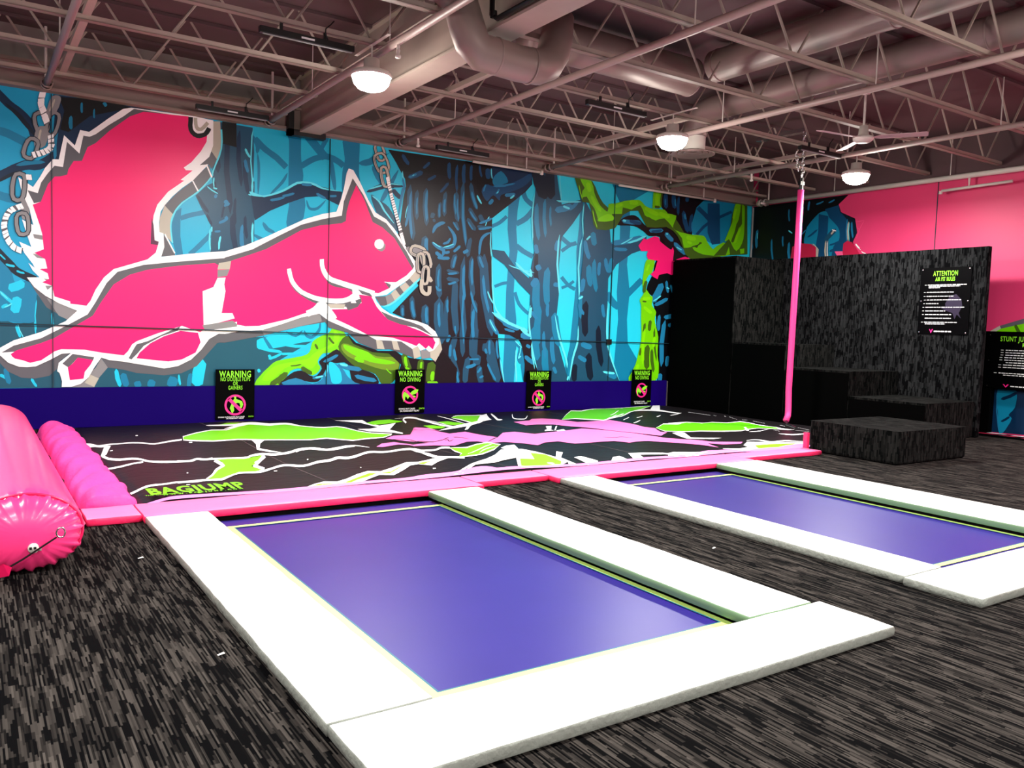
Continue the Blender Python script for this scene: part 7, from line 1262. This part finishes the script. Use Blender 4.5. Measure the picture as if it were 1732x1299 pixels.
# ------------------------------------------------------------------ black light bars
def light_bar(x, y, z, ln, lab):
    t = empty('light_bar', (x, y, z), lab, 'light bar', 'black light bars slung under the joists')
    link_obj('housing', MB().box((x, y-.035, z-.03), (x+ln, y+.035, z+.035)), M_BLACK, t, bevel=.006)
    link_obj('tube', MB().tube([(x+.03, y-.02, z-.036), (x+ln-.03, y-.02, z-.036)], .010, 8), mat('tube_grey', '#8a8a8c', rough=.3), t)
    for k in (.22, .68):
        link_obj('bracket', MB().box((x+ln*k-.015, y-.012, z+.035), (x+ln*k+.015, y+.012, 4.682)), M_BLACK, t)
    link_obj('badge', MB().box((x+ln*.42, y-.0365, z-.008), (x+ln*.56, y-.035, z+.012)), M_SWHITE, t)
    pts = [(x+ln*.72, y, z+.03)] + [(x+ln*(.72-.05*math.sin(s*1.1)), y-.03, z+.05+.05*s) for s in range(1, 5)]
    link_obj('cord', MB().tube(pts, .007, 6), M_BLACK, t)
    return t
lb0 = light_bar(2.55, 8.7, 4.57, 1.03, 'black light bar at the upper left, left of the nearest lamp')
for x, y, lab in ((2.75, 12.4, 'black light bar by the mural wall, above the painted tail'), (6.6, 12.4, 'black light bar near the mural wall, above the big dark painted trunk'),
                  (6.8, 8.64, 'black light bar left of the middle lamp, over the trampolines'), (10.98, 8.5, 'black light bar beside the chain of the pink rope')):
    copy_thing(lb0, (x-2.55, y-8.7, 0), lab)

# ------------------------------------------------------------------ hanging pink rope
RX, RY = 11.72, 9.02
rp = empty('climbing_rope', (RX, RY, .05), 'pink fabric-sleeved rope hanging from a steel chain down to the air bag', 'rope')
link_obj('sleeve', MB().tube([(RX+.02, RY, 4.06), (RX+.015, RY, 3), (RX, RY, 1.8), (RX-.01, RY, .7), (RX+.01, RY, .33), (RX-.02, RY-.02, .24), (RX-.1, RY-.05, .165)], .052, 12), M_ROPE, rp, smooth=True)
def chain_link(c, L, r, ang, wr=.008):
    P = []; n = 16
    for k in range(n+1):
        a = 2*math.pi*k/n; lx = math.cos(a)*r; lz = math.sin(a)*r + (L/2-r)*(1 if math.sin(a) > 0 else -1 if math.sin(a) < 0 else 0)
        P.append((c[0]+lx*math.cos(ang), c[1]+lx*math.sin(ang), c[2]+lz))
    return MB().tube(P, wr, 6, cap=False)
k = 0; z = 4.32
while z < 5.02 and k < 14:
    ch = chain_link((RX+.04, RY, z), .085, .022, (k % 2)*1.57+.4); link_obj('chain_link', ch, M_CHROME, rp, smooth=True); z += .062; k += 1
for i in range(5): link_obj('chain_link', chain_link((RX-.06-.02*i, RY+.01, 4.4+.06*i), .085, .022, (i % 2)*1.57+.4), M_CHROME, rp, smooth=True)
link_obj('swivel', MB().tube([(RX+.02, RY, 4.04), (RX+.02, RY, 4.26)], .035, 10).box((RX-.03, RY-.03, 4.14), (RX+.07, RY+.03, 4.20)), M_BLACK, rp)
link_obj('shackle', chain_link((RX+.03, RY, 4.3), .13, .035, .3, .011), M_CHROME, rp, smooth=True)
link_obj('anchor_strut', MB().box((RX-.02, RY-.03, 5.02), (RX+.10, 10.0, 5.08)), M_CHROME, rp)
link_obj('tail_strap', MB().tube([(RX-.1, RY-.05, .15), (RX-.22, RY-.16, .115), (RX-.30, RY-.36, .105), (RX-.42, RY-.5, .105)], .02, 8), M_BLACK, rp)

# ------------------------------------------------------------------ trampolines and their pads
def bed(x0, y0, x1, y1, hole, lab, cx):
    t = empty('trampoline', ((x0+x1)/2, (y0+y1)/2, -.2), lab, 'trampoline', 'floor-level trampolines')
    z = -.03
    def sheet(nx, ny, X0, Y0, X1, Y1, zz, sag):
        vs = [(X0+(X1-X0)*i/nx, Y0+(Y1-Y0)*j/ny, zz - sag*math.sin(math.pi*i/nx)*math.sin(math.pi*j/ny)) for j in range(ny+1) for i in range(nx+1)]
        return MB().add(vs, [(j*(nx+1)+i, j*(nx+1)+i+1, (j+1)*(nx+1)+i+1, (j+1)*(nx+1)+i) for j in range(ny) for i in range(nx)])
    bd = link_obj('bed', sheet(16, 24, x0-.05, y0-.05, x1-.012, y1+.22, z-.004, 0), M_BED, t, smooth=True, recalc=False)
    def ring(a, w, zz):
        X0, Y0, X1, Y1 = x0-a, y0-a, x1+a, y1+a
        return MB().add([(X0, Y0, zz), (X1, Y0, zz), (X1, Y1, zz), (X0, Y1, zz), (X0+w, Y0+w, zz), (X1-w, Y0+w, zz), (X1-w, Y1-w, zz), (X0+w, Y1-w, zz)],
                        [(0,1,5,4), (1,2,6,5), (2,3,7,6), (3,0,4,7)])
    link_obj('boundary_line', ring(.0, .048, z+.002), M_LIME, bd, recalc=False)
    link_obj('stitching', ring(-.048, .012, z+.0015), M_TEAL, bd, recalc=False)
    hx0, hy0, hx1, hy1 = hole
    fb = MB()
    for a, b in (((hx0+.005, hy0+.005, -.18), (hx0+.045, hy1-.005, -.10)), ((hx1-.045, hy0+.005, -.18), (hx1-.005, hy1-.005, -.10)), ((hx0+.045, hy0+.005, -.18), (hx1-.045, hy0+.045, -.10)), ((hx0+.045, hy1-.045, -.18), (hx1-.045, hy1-.005, -.10))): fb.box(a, b)
    link_obj('frame', fb, M_BLACK, t)
    return t
bed(1.68, 3.055, 3.60, 6.48, (1.60, 2.95, 3.66, 6.90), 'near trampoline with a shiny purple bed, in the lower middle of the view', 2.6)
bed(5.62, 3.12, 7.45, 6.47, (5.55, 2.98, 7.50, 6.90), 'right-hand trampoline with a purple bed, beyond the carpet strip', 6.5)

def pad(x0, y0, x1, y1, lab, name, cat, group, ms, z0=.004, z1=.062, skew=None, creases=True, seed=1):
    """foam mat in a vinyl cover: soft edges, slightly uneven outline, creases pinched into the sides"""
    rnd = random.Random(seed*13+5); nx = max(3, int((x1-x0)/.12)); ny = max(3, int((y1-y0)/.12))
    mb = MB(); idx = {}
    loop = [(i, 0) for i in range(nx)] + [(nx, j) for j in range(ny)] + [(nx-i, ny) for i in range(nx)] + [(0, ny-j) for j in range(ny)]
    jit = {p: (rnd.uniform(-.003, .003), rnd.uniform(-.003, .003)) for p in loop}
    def P(i, j, ins, z):
        x = x0+(x1-x0)*i/nx; y = y0+(y1-y0)*j/ny
        x += ins*(1 if i == 0 else -1 if i == nx else 0); y += ins*(1 if j == 0 else -1 if j == ny else 0)
        if skew: x += skew[0]*(j/ny); y += skew[1]*(i/nx)
        jx, jy = jit.get((i, j), (0, 0)) if (i, j) not in ((0, 0), (nx, 0), (nx, ny), (0, ny)) else (0, 0)
        return (x+jx, y+jy, z)
    layers = [(.006, z0), (0, z0+.010), (-.001, (z0+z1)/2), (0, z1-.012), (.004, z1-.004), (.011, z1)]
    n = len(loop)
    vs = [P(i, j, ins, z + (0 if k < 3 else rnd.uniform(-.0012, .0012))) for k, (ins, z) in enumerate(layers) for (i, j) in loop]
    fs = [(k*n+a, k*n+(a+1) % n, (k+1)*n+(a+1) % n, (k+1)*n+a) for k in range(len(layers)-1) for a in range(n)]
    ed = [fs[i] for i in range(len(fs)) if i // n < 4]; tp = [fs[i] for i in range(len(fs)) if i // n >= 4]
    base = len(vs); inner = {}
    for j in range(ny+1):
        for i in range(nx+1):
            if (i, j) in jit: inner[(i, j)] = (len(layers)-1)*n + loop.index((i, j))
            else:
                inner[(i, j)] = len(vs); vs.append(P(i, j, 0, z1+.002*math.sin(i*1.1+seed)*math.sin(j*.9)))
    for j in range(ny):
        for i in range(nx): tp.append((inner[(i, j)], inner[(i+1, j)], inner[(i+1, j+1)], inner[(i, j+1)]))
    mb.add(vs, ed, 1); mb.f += tp; mb.m += [0]*len(tp)
    mb.add([P(0, 0, .006, z0), P(nx, 0, .006, z0), P(nx, ny, .006, z0), P(0, ny, .006, z0)], [(3,2,1,0)], 1)
    o = link_obj(name, mb, ms, smooth=True, recalc=False)
    return tag(o, lab, cat, group)
WM = [M_WHITE, M_WHITEE]; GW = 'white pads around the trampolines'
pad(1.135, 2.91, 1.60, 6.70, 'long white pad along the left side of the near trampoline', 'trampoline_pad', 'pad', GW, WM, seed=1)
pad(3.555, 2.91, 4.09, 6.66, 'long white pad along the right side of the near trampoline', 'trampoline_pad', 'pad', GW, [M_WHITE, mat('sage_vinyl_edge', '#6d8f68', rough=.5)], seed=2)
pad(1.14, 2.43, 4.15, 2.90, 'white pad across the viewer end of the near trampoline', 'trampoline_pad', 'pad', GW, WM, seed=3)
pad(5.10, 2.94, 5.545, 6.68, 'long white pad on the left side of the right-hand trampoline', 'trampoline_pad', 'pad', GW, WM, seed=4)
pad(7.42, 2.94, 8.13, 6.68, 'long white pad on the far right side of the right-hand trampoline', 'trampoline_pad', 'pad', GW, [M_WHITE, MATS['sage_vinyl_edge']], seed=5)
pad(5.07, 2.43, 8.2, 2.93, 'white pad across the viewer end of the right-hand trampoline, cut by the frame edge', 'trampoline_pad', 'pad', GW, WM, seed=6)
PM = [M_PINKT, M_PINKE]; GP = 'pink edge pads along the air bag'
pad(.74, 6.79, 1.125, 7.19, 'short pink pad between the inflatable tube and the near trampoline', 'edge_pad', 'pad', GP, PM, seed=7)
pad(1.13, 6.71, 4.19, 7.195, 'long pink pad behind the near trampoline', 'edge_pad', 'pad', GP, PM, seed=8)
pad(4.20, 6.87, 5.085, 7.195, 'short pink pad between the two trampolines', 'edge_pad', 'pad', GP, PM, seed=9)
pad(5.095, 6.70, 8.12, 7.195, 'long pink pad behind the right-hand trampoline', 'edge_pad', 'pad', GP, PM, seed=10)
pad(8.13, 6.87, 9.69, 7.195, 'pink pad leading to the low carpeted box', 'edge_pad', 'pad', GP, PM, seed=11)
tag(link_obj('upright_pad', MB().box((9.70, 7.12, .0), (9.76, 7.19, .27)), M_PINKE, bevel=.012), 'narrow upright pink pad standing beside the low carpeted box', 'pad')

# ------------------------------------------------------------------ air bag
BX0, BX1, BY0, BY1 = 1.195, 12.58, 7.205, 12.825
def bagz(x, y):
    h = .062 - .006*(y-7.2) + .010*math.sin(x*1.9+y*.7) + .010*math.sin(x*.8-y*1.3+1) + .006*math.sin(x*3.7+y*2.1)
    h += .03*math.exp(-((x-7.6-(y-9)*.35)/.5)**2)*math.exp(-((y-9)/2.0)**2)
    d = min(x-BX0, BX1-x, y-BY0+.2, BY1-y+.1)
    return h if d > .25 else h*(.4+.6*max(d, 0)/.25) - (.015*(1-max(d, 0)/.25)**2)
bag = empty('air_bag', (6.8, 9.9, -.3), 'flat black landing bag printed with green, white and pink streaks below the mural', 'air bag')
def bag_top():
    nx, ny = 92, 48; vs = []; fs = []
    for j in range(ny+1):
        for i in range(nx+1):
            x = BX0+(BX1-BX0)*i/nx; y = BY0+(BY1-BY0)*j/ny; vs.append((x, y, bagz(x, y)))
    fs = [(j*(nx+1)+i, j*(nx+1)+i+1, (j+1)*(nx+1)+i+1, (j+1)*(nx+1)+i) for j in range(ny) for i in range(nx)]
    ring = [i for i in range(nx+1)] + [j*(nx+1)+nx for j in range(1, ny+1)] + [ny*(nx+1)+i for i in range(nx-1, -1, -1)] + [j*(nx+1) for j in range(ny-1, 0, -1)]
    b = len(vs); n = len(ring); vs += [(vs[r][0], vs[r][1], -.33) for r in ring]
    fs += [(ring[k], b+k, b+(k+1) % n, ring[(k+1) % n]) for k in range(n)]
    return MB().add(vs, fs)
link_obj('cover', bag_top(), mat('bag_black_vinyl', '#151114', rough=.45, bump=.35, bscale=5, stretch=(1, 2.2, 1), spec=.14), bag, smooth=True)
def drape(data):
    parts = {}
    for part, col, k, lv, s in data:
        pts = [(min(max(a, BX0+.01), BX1-.01), min(max(b, BY0+.001), BY1-.01)) for a, b in decode(s)]
        bm, keys = parts.setdefault(part, (bmesh.new(), []))
        if col not in keys: keys.append(col)
        V_ = [bm.verts.new((a, b, lv)) for a, b in pts]; n = len(V_)
        try:
            if k == 0: bm.faces.new(V_).material_index = keys.index(col)
            else:
                for i in range(n//2-1): bm.faces.new((V_[i], V_[i+1], V_[n-2-i], V_[n-1-i])).material_index = keys.index(col)
        except ValueError: pass
    for part, (bm, keys) in parts.items():
        bmesh.ops.triangulate(bm, faces=bm.faces[:])
        for ax, lo, hi in ((0, BX0, BX1), (1, BY0, BY1)):
            n = int((hi-lo)/.15)
            for i in range(1, n):
                co = [0, 0, 0]; no = [0, 0, 0]; co[ax] = lo+(hi-lo)*i/n; no[ax] = 1
                bmesh.ops.bisect_plane(bm, geom=bm.verts[:]+bm.edges[:]+bm.faces[:], plane_co=co, plane_no=no, dist=1e-5)
        for f in bm.faces:
            f.smooth = True
        for v_ in bm.verts:
            v_.co.z = bagz(v_.co.x, v_.co.y) + .003 + .0003*v_.co.z
        bmesh.ops.recalc_face_normals(bm, faces=bm.faces)
        for f in bm.faces:
            if f.normal.z < 0: f.normal_flip()
        org = Vector(bag['_org'])
        for v_ in bm.verts: v_.co -= org
        me = bpy.data.meshes.new(part); bm.to_mesh(me); bm.free()
        for c in keys: me.materials.append(paint(c, 'vinyl'))
        o = bpy.data.objects.new(part, me); C.objects.link(o); o.parent = bag; o['_org'] = list(org)
drape(BAG_PRINT)
# welded seams across the bag
for x0, x1 in ((2.9, 2.95), (4.9, 5.0), (6.95, 7.0), (9.1, 9.1)):
    sm = MB()
    for j in range(38):
        ya = 7.22+5.5*j/38; yb = 7.22+5.5*(j+1)/38; w = .006
        sm.add([(x0-w, ya, bagz(x0, ya)+.003), (x0+w, ya, bagz(x0, ya)+.003), (x0+w, yb, bagz(x0, yb)+.003), (x0-w, yb, bagz(x0, yb)+.003)], [(0,1,2,3)])
    link_obj('seam', sm, mat('seam_thread', '#4d4042', rough=.7), bag, recalc=False)
# the maker's lettering near the front left corner
lz = .083
text('lettering', 'BAGJUMP', (1.70, 7.42, lz), .38, 'up', paint('lime', 'vinyl'), bag, sx=.47, bold=.014)
text('lettering', 'THE ORIGINAL', (1.38, 7.375, lz), .045, 'up', paint('lime', 'vinyl'), bag, sx=.8, bold=.001)
text('lettering', 'W W W . B A G J U M P . C O M', (1.72, 7.345, lz), .065, 'up', paint('lime', 'vinyl'), bag, sx=.66, bold=.003)

# gathered pink fabric roll on the left side of the bag
def roll():
    ny, na = 110, 20; vs = []
    for j in range(ny+1):
        t = j/ny; y = 7.20 + 5.04*t; cx = .945 - .0*t
        for a in range(na+1):
            th = math.pi*a/na
            wr = .014*math.sin(y*10.5+a*.55+1.5*math.sin(y*2.3)) + .012*math.sin(y*4.3-a*.4) + .006*math.sin(y*23+a*.8)
            ex = .185 + wr*.5; ez = .20*(.75+.25*t) + wr
            if t > .97: ez *= max(.2, (1-t)/.03)
            vs.append((cx + ex*math.cos(th)*(1 if math.cos(th) < 0 else 1.25), y, .0 + max(0, ez*math.sin(th)**.8 if math.sin(th) > 0 else 0)))
    fs = [(j*(na+1)+a, j*(na+1)+a+1, (j+1)*(na+1)+a+1, (j+1)*(na+1)+a) for j in range(ny) for a in range(na)]
    fs += [tuple(range(na+1)), tuple(ny*(na+1)+a for a in range(na, -1, -1))]
    return MB().add(vs, fs)
tag(link_obj('fabric_roll', roll(), M_FABRIC, smooth=True), 'gathered pink fabric roll along the left edge of the air bag', 'fabric roll')

# ------------------------------------------------------------------ inflatable tube at the left
tube = empty('inflatable_tube', (.29, 8.7, 0), 'long shiny bright pink inflatable tube lying on the carpet at the left edge', 'inflatable')
def tube_mesh():
    cx, a, b, y0, y1 = .285, .335, .252, 5.74, 11.5; n = 96; vs = []; prof = []
    # (y, scale)
    for k in range(9): u = k/8; prof.append((y0 - .10*math.cos(u*math.pi/2)**1.2, math.sin(u*math.pi/2)*.93))
    prof[0] = (y0-.10, .001)
    prof += [(y0+.03, .965), (y0+.06, .985), (y0+.12, 1.0)] + [(y0+.12+(y1-y0-.3)*k/24, 1.0) for k in range(1, 25)] + [(y1-.1, .97), (y1, .85), (y1+.08, .6), (y1+.13, .3), (y1+.15, .001)]
    for y, s in prof:
        d = abs(y-(y0+.0))
        for k in range(n):
            t = 2*math.pi*k/n
            wr = .013*math.exp(-(d/.07)**2)*(math.sin(t*29)+.6*math.sin(t*17+1)) if s > .3 else 0
            q = s*(1+wr/.3)
            ct, st_ = math.cos(t), math.sin(t)
            x = cx + a*q*ct; z = b + b*q*(st_ if st_ > 0 else -abs(st_)**.8)
            vs.append((x, y, max(z, .002)))
    m = len(prof)
    return MB().add(vs, [(i*n+k, i*n+(k+1) % n, (i+1)*n+(k+1) % n, (i+1)*n+k) for i in range(m-1) for k in range(n)])
link_obj('body', tube_mesh(), M_TUBE, tube, smooth=True)
cx, a_, b_ = .285, .335, .252
sb = MB(); sb.tube([(cx+a_*.955*math.cos(t), 5.735, b_+b_*.955*math.sin(t)) for t in [math.radians(-35+ i*6) for i in range(42)]], .008, 6)
link_obj('end_seam', sb, M_TUBES, tube, smooth=True)
link_obj('ring', MB().tube([(.472+.026*math.cos(t)*(1 if math.cos(t) < .6 else .8), 5.60-.01, .268+.03*math.sin(t)) for t in [i*math.pi/8 for i in range(17)]], .0055, 6, cap=False), M_CHROME, tube, smooth=True)
link_obj('valve', MB().lathe((.328, 5.632, .176), [(.0, -.014), (.024, -.013), (.03, -.004), (.03, .02)], 20, axis=1).box((.352, 5.622, .16), (.37, 5.632, .178)), M_PIPEW, tube, smooth=True)
VAL = [o for o in bpy.data.objects if o.name == 'valve'][0]
for hx in (.305, .328): link_obj('valve_hole', MB().box((hx, 5.611, .175), (hx+.014, 5.617, .189)), M_BLACK, VAL)
link_obj('strap', MB().tube([(.448, 5.585, .243), (.35, 5.592, .178), (.27, 5.60, .125), (.20, 5.605, .085)], .0055, 6), M_BLACK, tube)
link_obj('strap_tab', MB().add([(.215, 5.60, .085), (.17, 5.58, .115), (.06, 5.58, .075), (.06, 5.60, .02), (.20, 5.60, .035)], [(0,1,2,3,4)]).add([(.215, 5.61, .085), (.17, 5.59, .115), (.06, 5.59, .075), (.06, 5.61, .02), (.20, 5.61, .035)], [(4,3,2,1,0)]), M_TUBES, tube)

# ------------------------------------------------------------------ carpeted stairs, partition and low box
SX0, SX1 = 12.6, 14.08
def block(y0, y1, z, name, lab, x0=SX0, x1=SX1, dark_side=True, grp='carpeted step blocks against the partition', cat='step block'):
    t = empty(name, ((x0+x1)/2, (y0+y1)/2, 0), lab, cat, grp)
    link_obj('cushion', MB().box((x0, y0, 0), (x1, y1, z)), M_BOXC, t, bevel=.035, seg=3)
    if dark_side: link_obj('dark_side_sheet', MB().box((x0-.012, y0+.01, .0), (x0-.001, y1-.01, z-.035)), M_BLACKV, t)  # thin near-black sheet over the side facing the pit
    return t
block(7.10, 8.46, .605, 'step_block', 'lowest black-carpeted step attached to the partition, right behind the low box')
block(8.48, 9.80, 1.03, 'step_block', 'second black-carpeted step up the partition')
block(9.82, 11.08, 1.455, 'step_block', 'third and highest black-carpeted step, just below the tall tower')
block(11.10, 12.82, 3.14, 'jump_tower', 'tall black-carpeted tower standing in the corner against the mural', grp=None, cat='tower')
bx = empty('low_box', (10.65, 6.58, 0), 'low black-carpeted foam box standing alone on the floor at the corner of the air bag', 'box')
link_obj('cushion', MB().box((9.83, 5.87, .0), (11.5, 7.185, .435)), M_BOXC, bx, bevel=.04, seg=3)
pt = empty('partition', (14.15, 9.9, 0), 'tall black-carpeted partition panel carrying the air pit rules sign', 'partition')
link_obj('panel', MB().box((14.09, 7.06, 0), (14.22, 12.85, 3.19)), carpet('partition_carpet', '#030304', '#232425', (.02, .09, .05, .16)), pt, bevel=.03, seg=3)

# ------------------------------------------------------------------ signs
def letters_bar(mb, x, z, w, h, rnd, put):
    """a row of tiny blurred words as short bars"""
    c = x
    while c < x+w:
        ww = min(rnd.uniform(.025, .07), x+w-c); put(mb, c, z, c+ww, z+h); c += ww+rnd.uniform(.008, .014)
def ring2(mb, cx, cz, r0, r1, P, n=32, mi=0):
    vs = [P(cx+r*math.cos(2*math.pi*k/n), cz+r*math.sin(2*math.pi*k/n)) for r in (r0, r1) for k in range(n)]
    mb.add(vs, [(k, (k+1) % n, n+(k+1) % n, n+k) for k in range(n)], mi)
FLIP = [(-.06,.72),(-.13,.80),(-.20,.95),(-.10,.88),(-.02,1.02),(.04,.90),(.16,.98),(.08,.78),(.10,.62),(.42,.50),(.72,.36),(.80,.05),(.70,-.28),(.42,-.48),(.34,-.40),(.52,-.10),(.42,.20),(.18,.22),(-.05,.05),(-.15,-.20),(-.10,-.55),(-.30,-.95),(-.42,-.62),(-.55,-.30),(-.42,.02),(-.24,.30),(-.20,.52)]
DIVE = [(-.95,.10),(-.78,.34),(-.62,.40),(-.60,.24),(-.30,.16),(.00,.20),(.22,.40),(.52,.58),(.90,.66),(1.12,.62),(1.02,.34),(.74,.12),(.40,.02),(.22,-.06),(.58,-.10),(.82,-.24),(.60,-.34),(.44,-.24),(.12,-.22),(-.10,-.24),(-.30,-.52),(-.42,-.28),(-.62,-.18),(-.66,-.52),(-.86,-.82),(-.88,-.40),(-.98,-.14)]
def warning(x0, x1, z0, z1, kind, lab):
    y = YF-.075; w = x1-x0; h = z1-z0; cx = (x0+x1)/2
    t = empty('warning_sign', (cx, y, z0), lab, 'sign', 'black warning signs standing along the purple band')
    link_obj('board', MB().box((x0, y, z0), (x1, y+.012, z1)), M_SIGN, t, bevel=.003)
    def P(a, b, d=.0015): return (a, y-d, b)
    text('heading', 'WARNING', (cx, y-.002, z1-.155*h), .145*h/.8*.98, '-Y', M_SLIME, t, sx=.66*w/.58, bold=.003)
    if kind == 'flip':
        for i, s in enumerate(('NO DOUBLE FLIPS', 'OR', 'GAINERS')): text('lettering', s, (cx, y-.002, z1-(.235+.085*i)*h), .088*h/.8, '-Y', M_SLIME, t, sx=.58*w/.58, bold=.0004)
        cz = z0+.285*h; r = .21*h
    else:
        text('lettering', 'NO DIVING', (cx, y-.002, z1-.275*h), .11*h/.8, '-Y', M_SLIME, t, sx=.68*w/.58, bold=.0015)
        cz = z0+.42*h; r = .205*h
    an = MB(); pts = FLIP if kind == 'flip' else DIVE
    an.add([P(cx+a*r*.92, cz+b*r*.92, .002) for a, b in pts], [tuple(range(len(pts)))]); link_obj('figure', an, M_SLIME, t, recalc=False)
    rb = MB(); ring2(rb, cx, cz, r*.80, r, lambda a, b: P(a, b, .0015 if kind == 'dive' else .003))
    s = r*.11; q = r*.62
    rb.add([P(cx-q-s, cz+q-s, .003), P(cx-q+s, cz+q+s, .003), P(cx+q+s, cz-q+s, .003), P(cx+q-s, cz-q-s, .003)], [(0,1,2,3)])
    link_obj('prohibition_ring', rb, M_SPINK, t, recalc=False)
    a, b = ('DOUBLE FLIPS/GAINERS MAY CAUSE', 'OR PERMANENT INJURY') if kind == 'flip' else ('DIVING MAY CAUSE', 'OR PERMANENT INJURY')
    sz = .027*h/.8 if kind == 'flip' else .040*h/.8
    zz = z0 + (.035 if kind == 'flip' else .085)*h
    text('lettering', a, (cx-.055*w/.58, y-.002, zz), sz, '-Y', M_SWHITE, t, sx=.84*w/.58, bold=.0006)
    text('lettering', 'DEATH', (x1-.09*w, y-.002, zz), sz, '-Y', M_SLIME, t, sx=.84*w/.58, bold=.0006)
    text('lettering', b, (cx, y-.002, zz-.05*h if kind == 'dive' else z0+.004), sz, '-Y', M_SWHITE, t, sx=.84*w/.58, bold=.0006)
warning(3.155, 3.745, .05, .82, 'flip', 'black double flips warning sign below the squirrel belly, farthest left')
warning(6.15, 6.72, .05, .812, 'dive', 'black no-diving sign below the squirrel front paw, second from the left')
warning(8.90, 9.48, .05, .785, 'flip', 'black double flips warning sign third from the left, below pale tree trunks')
warning(11.57, 12.12, .05, .80, 'dive', 'black no-diving sign farthest right, beside the tower')

def rules(name, lab, xp, ya, yb, z0, z1, lines, head):
    """sign on a plane x = xp seen from -X; ya is its left (far) edge, yb its right (near) edge"""
    w = ya-yb; h = z1-z0
    t = empty(name, (xp, (ya+yb)/2, z0), lab, 'sign')
    link_obj('board', MB().box((xp, yb, z0), (xp+.012, ya, z1)), M_SIGN, t, bevel=.003)
    fg = MB(); F = [(-.55,.2),(-.2,.75),(.3,.9),(.75,.5),(.85,0),(.6,-.5),(.8,-.9),(.45,-.6),(.3,-.95),(.1,-.5),(-.4,-.35),(-.9,-.1),(-.5,0)]
    fg.add([(xp-.001, ya-w*(.66+.24*a), z0+h*(.42+.20*b)) for a, b in F], [tuple(range(len(F)))]); link_obj('figure', fg, M_SGREY, t, recalc=False)
    rnd = random.Random(4); mb = MB()
    def put(m, a, b, c, d): m.add([(xp-.002, ya-a, b), (xp-.002, ya-c, b), (xp-.002, ya-c, d), (xp-.002, ya-a, d)], [(0,1,2,3)])
    for u0, u1, v in lines:
        mb = MB()
        letters_bar(mb, u0*w, z0+v*h, (u1-u0)*w, .013, rnd, put)
        link_obj('small_print', mb, M_SWHITE, t, recalc=False)
        if u0 < .3 and v not in (.715, .695, .15, .465, .235): mb = MB(); put(mb, (u0-.06)*w, z0+v*h+.003, (u0-.025)*w, z0+v*h+.010); link_obj('bullet_mark', mb, M_SWHITE, t, recalc=False)
    for s, u, v, size, sx in head: text('heading', s, (xp-.003, ya-u*w, z0+v*h), size*h, '-X', M_SLIME, t, sx=sx, bold=.0015)
    lg = MB(); lg.add([(xp-.003, ya-w*(.28+a*.035), z0+h*(.045+b*.03)) for a, b in ((-1,1),(-.5,1),(0,-.1),(.6,1.1),(1.2,1),(.1,-1))], [tuple(range(6))])
    link_obj('logo', lg, M_SPINK, t, recalc=False)
    lt = MB(); letters_bar(lt, .34*w, z0+.035*h, .34*w, .018*h, rnd, put); link_obj('logo_text', lt, M_SWHITE, t, recalc=False)
    for a in (.04, .96):
        for b in (.03, .5, .97):
            link_obj('screw', MB().lathe((xp-.004, ya-a*w, z0+b*h), [(0, -.004), (.012, -.002), (.012, .004)], 8, axis=0), M_CHROME, t)
    return t
L1 = [(.16,.92,.735),(.18,.80,.715),(.18,.42,.695),(.15,.68,.625),(.15,.68,.565),(.16,.84,.51),(.15,.40,.455),(.14,.90,.40),(.14,.54,.345),(.14,.66,.29),(.14,.66,.235),(.13,.78,.175),(.15,.55,.15)]
rules('rules_sign', 'black ATTENTION AIR PIT RULES sign screwed to the carpeted partition', 14.075, 8.185, 7.30, 1.715, 2.87, L1,
      (('ATTENTION', .5, .875, .105, .58), ('AIR PIT RULES', .5, .80, .082, .52)))
L2 = [(.25,.80,.69),(.25,.90,.645),(.25,.85,.60),(.24,.95,.555),(.24,.92,.51),(.26,.5,.465),(.23,.75,.42),(.23,.95,.375),(.18,.95,.27),(.24,.8,.235)]
rules('rules_sign', 'black STUNT JUMP RULES sign at the right edge of the view, beyond the partition', 14.93, 7.40, 6.1, .82, 1.765, L2,
      (('STUNT JUMP', .36, .86, .125, .66), ('RULES', .52, .765, .095, .66)))
tag(link_obj('backing_board', MB().box((14.95, 7.28, 0), (15.08, 7.95, 1.80)).box((14.95, 6.0, .80), (15.08, 7.28, 1.80)), M_BLACKV, bevel=.01), 'black padded board behind the stunt jump sign', 'board')
# scrap of printed mat on the floor at the foot of the right wall
fm = empty('printed_mat', (14.8, 6.6, 0), 'thin red, white and black printed mat edge lying at the foot of the right wall', 'mat')
link_obj('mat', MB().box((14.55, 5.2, .002), (14.94, 7.45, .03)), M_BLACKV, fm, bevel=.006)
mb = MB()
for i, (y, l) in enumerate(((7.35, .3), (6.95, .22), (6.6, .35), (6.1, .3))):
    mb.add([(14.62, y, .0315), (14.66, y-l, .0315), (14.8, y-l-.05, .0315), (14.74, y-.05, .0315)], [(0,1,2,3)], 0)
    mb.add([(14.82, y-.1, .0315), (14.84, y-l-.08, .0315), (14.93, y-l-.1, .0315), (14.92, y-.12, .0315)], [(0,1,2,3)], 1)
link_obj('mat_print', mb, [paint('crim', 'vinyl'), paint('white', 'vinyl')], fm, recalc=False)

# small paper scraps on the carpet
for i, (x, y, lab) in enumerate(((.93, 5.75, 'small white scrap on the carpet right of the inflatable tube'), (4.62, 4.15, 'tiny white scrap on the carpet strip between the trampolines'), (.98, 3.9, 'tiny white scrap on the carpet left of the near trampoline'))):
    tag(link_obj('paper_scrap', MB().add([(x, y, .004), (x+.035, y+.008, .006), (x+.03, y+.02, .010), (x-.002, y+.012, .005)], [(0,1,2,3)]), M_SPECK, recalc=False), lab, 'scrap', 'paper scraps on the carpet')
for o in bpy.data.objects:
    if '_org' in o: del o['_org']
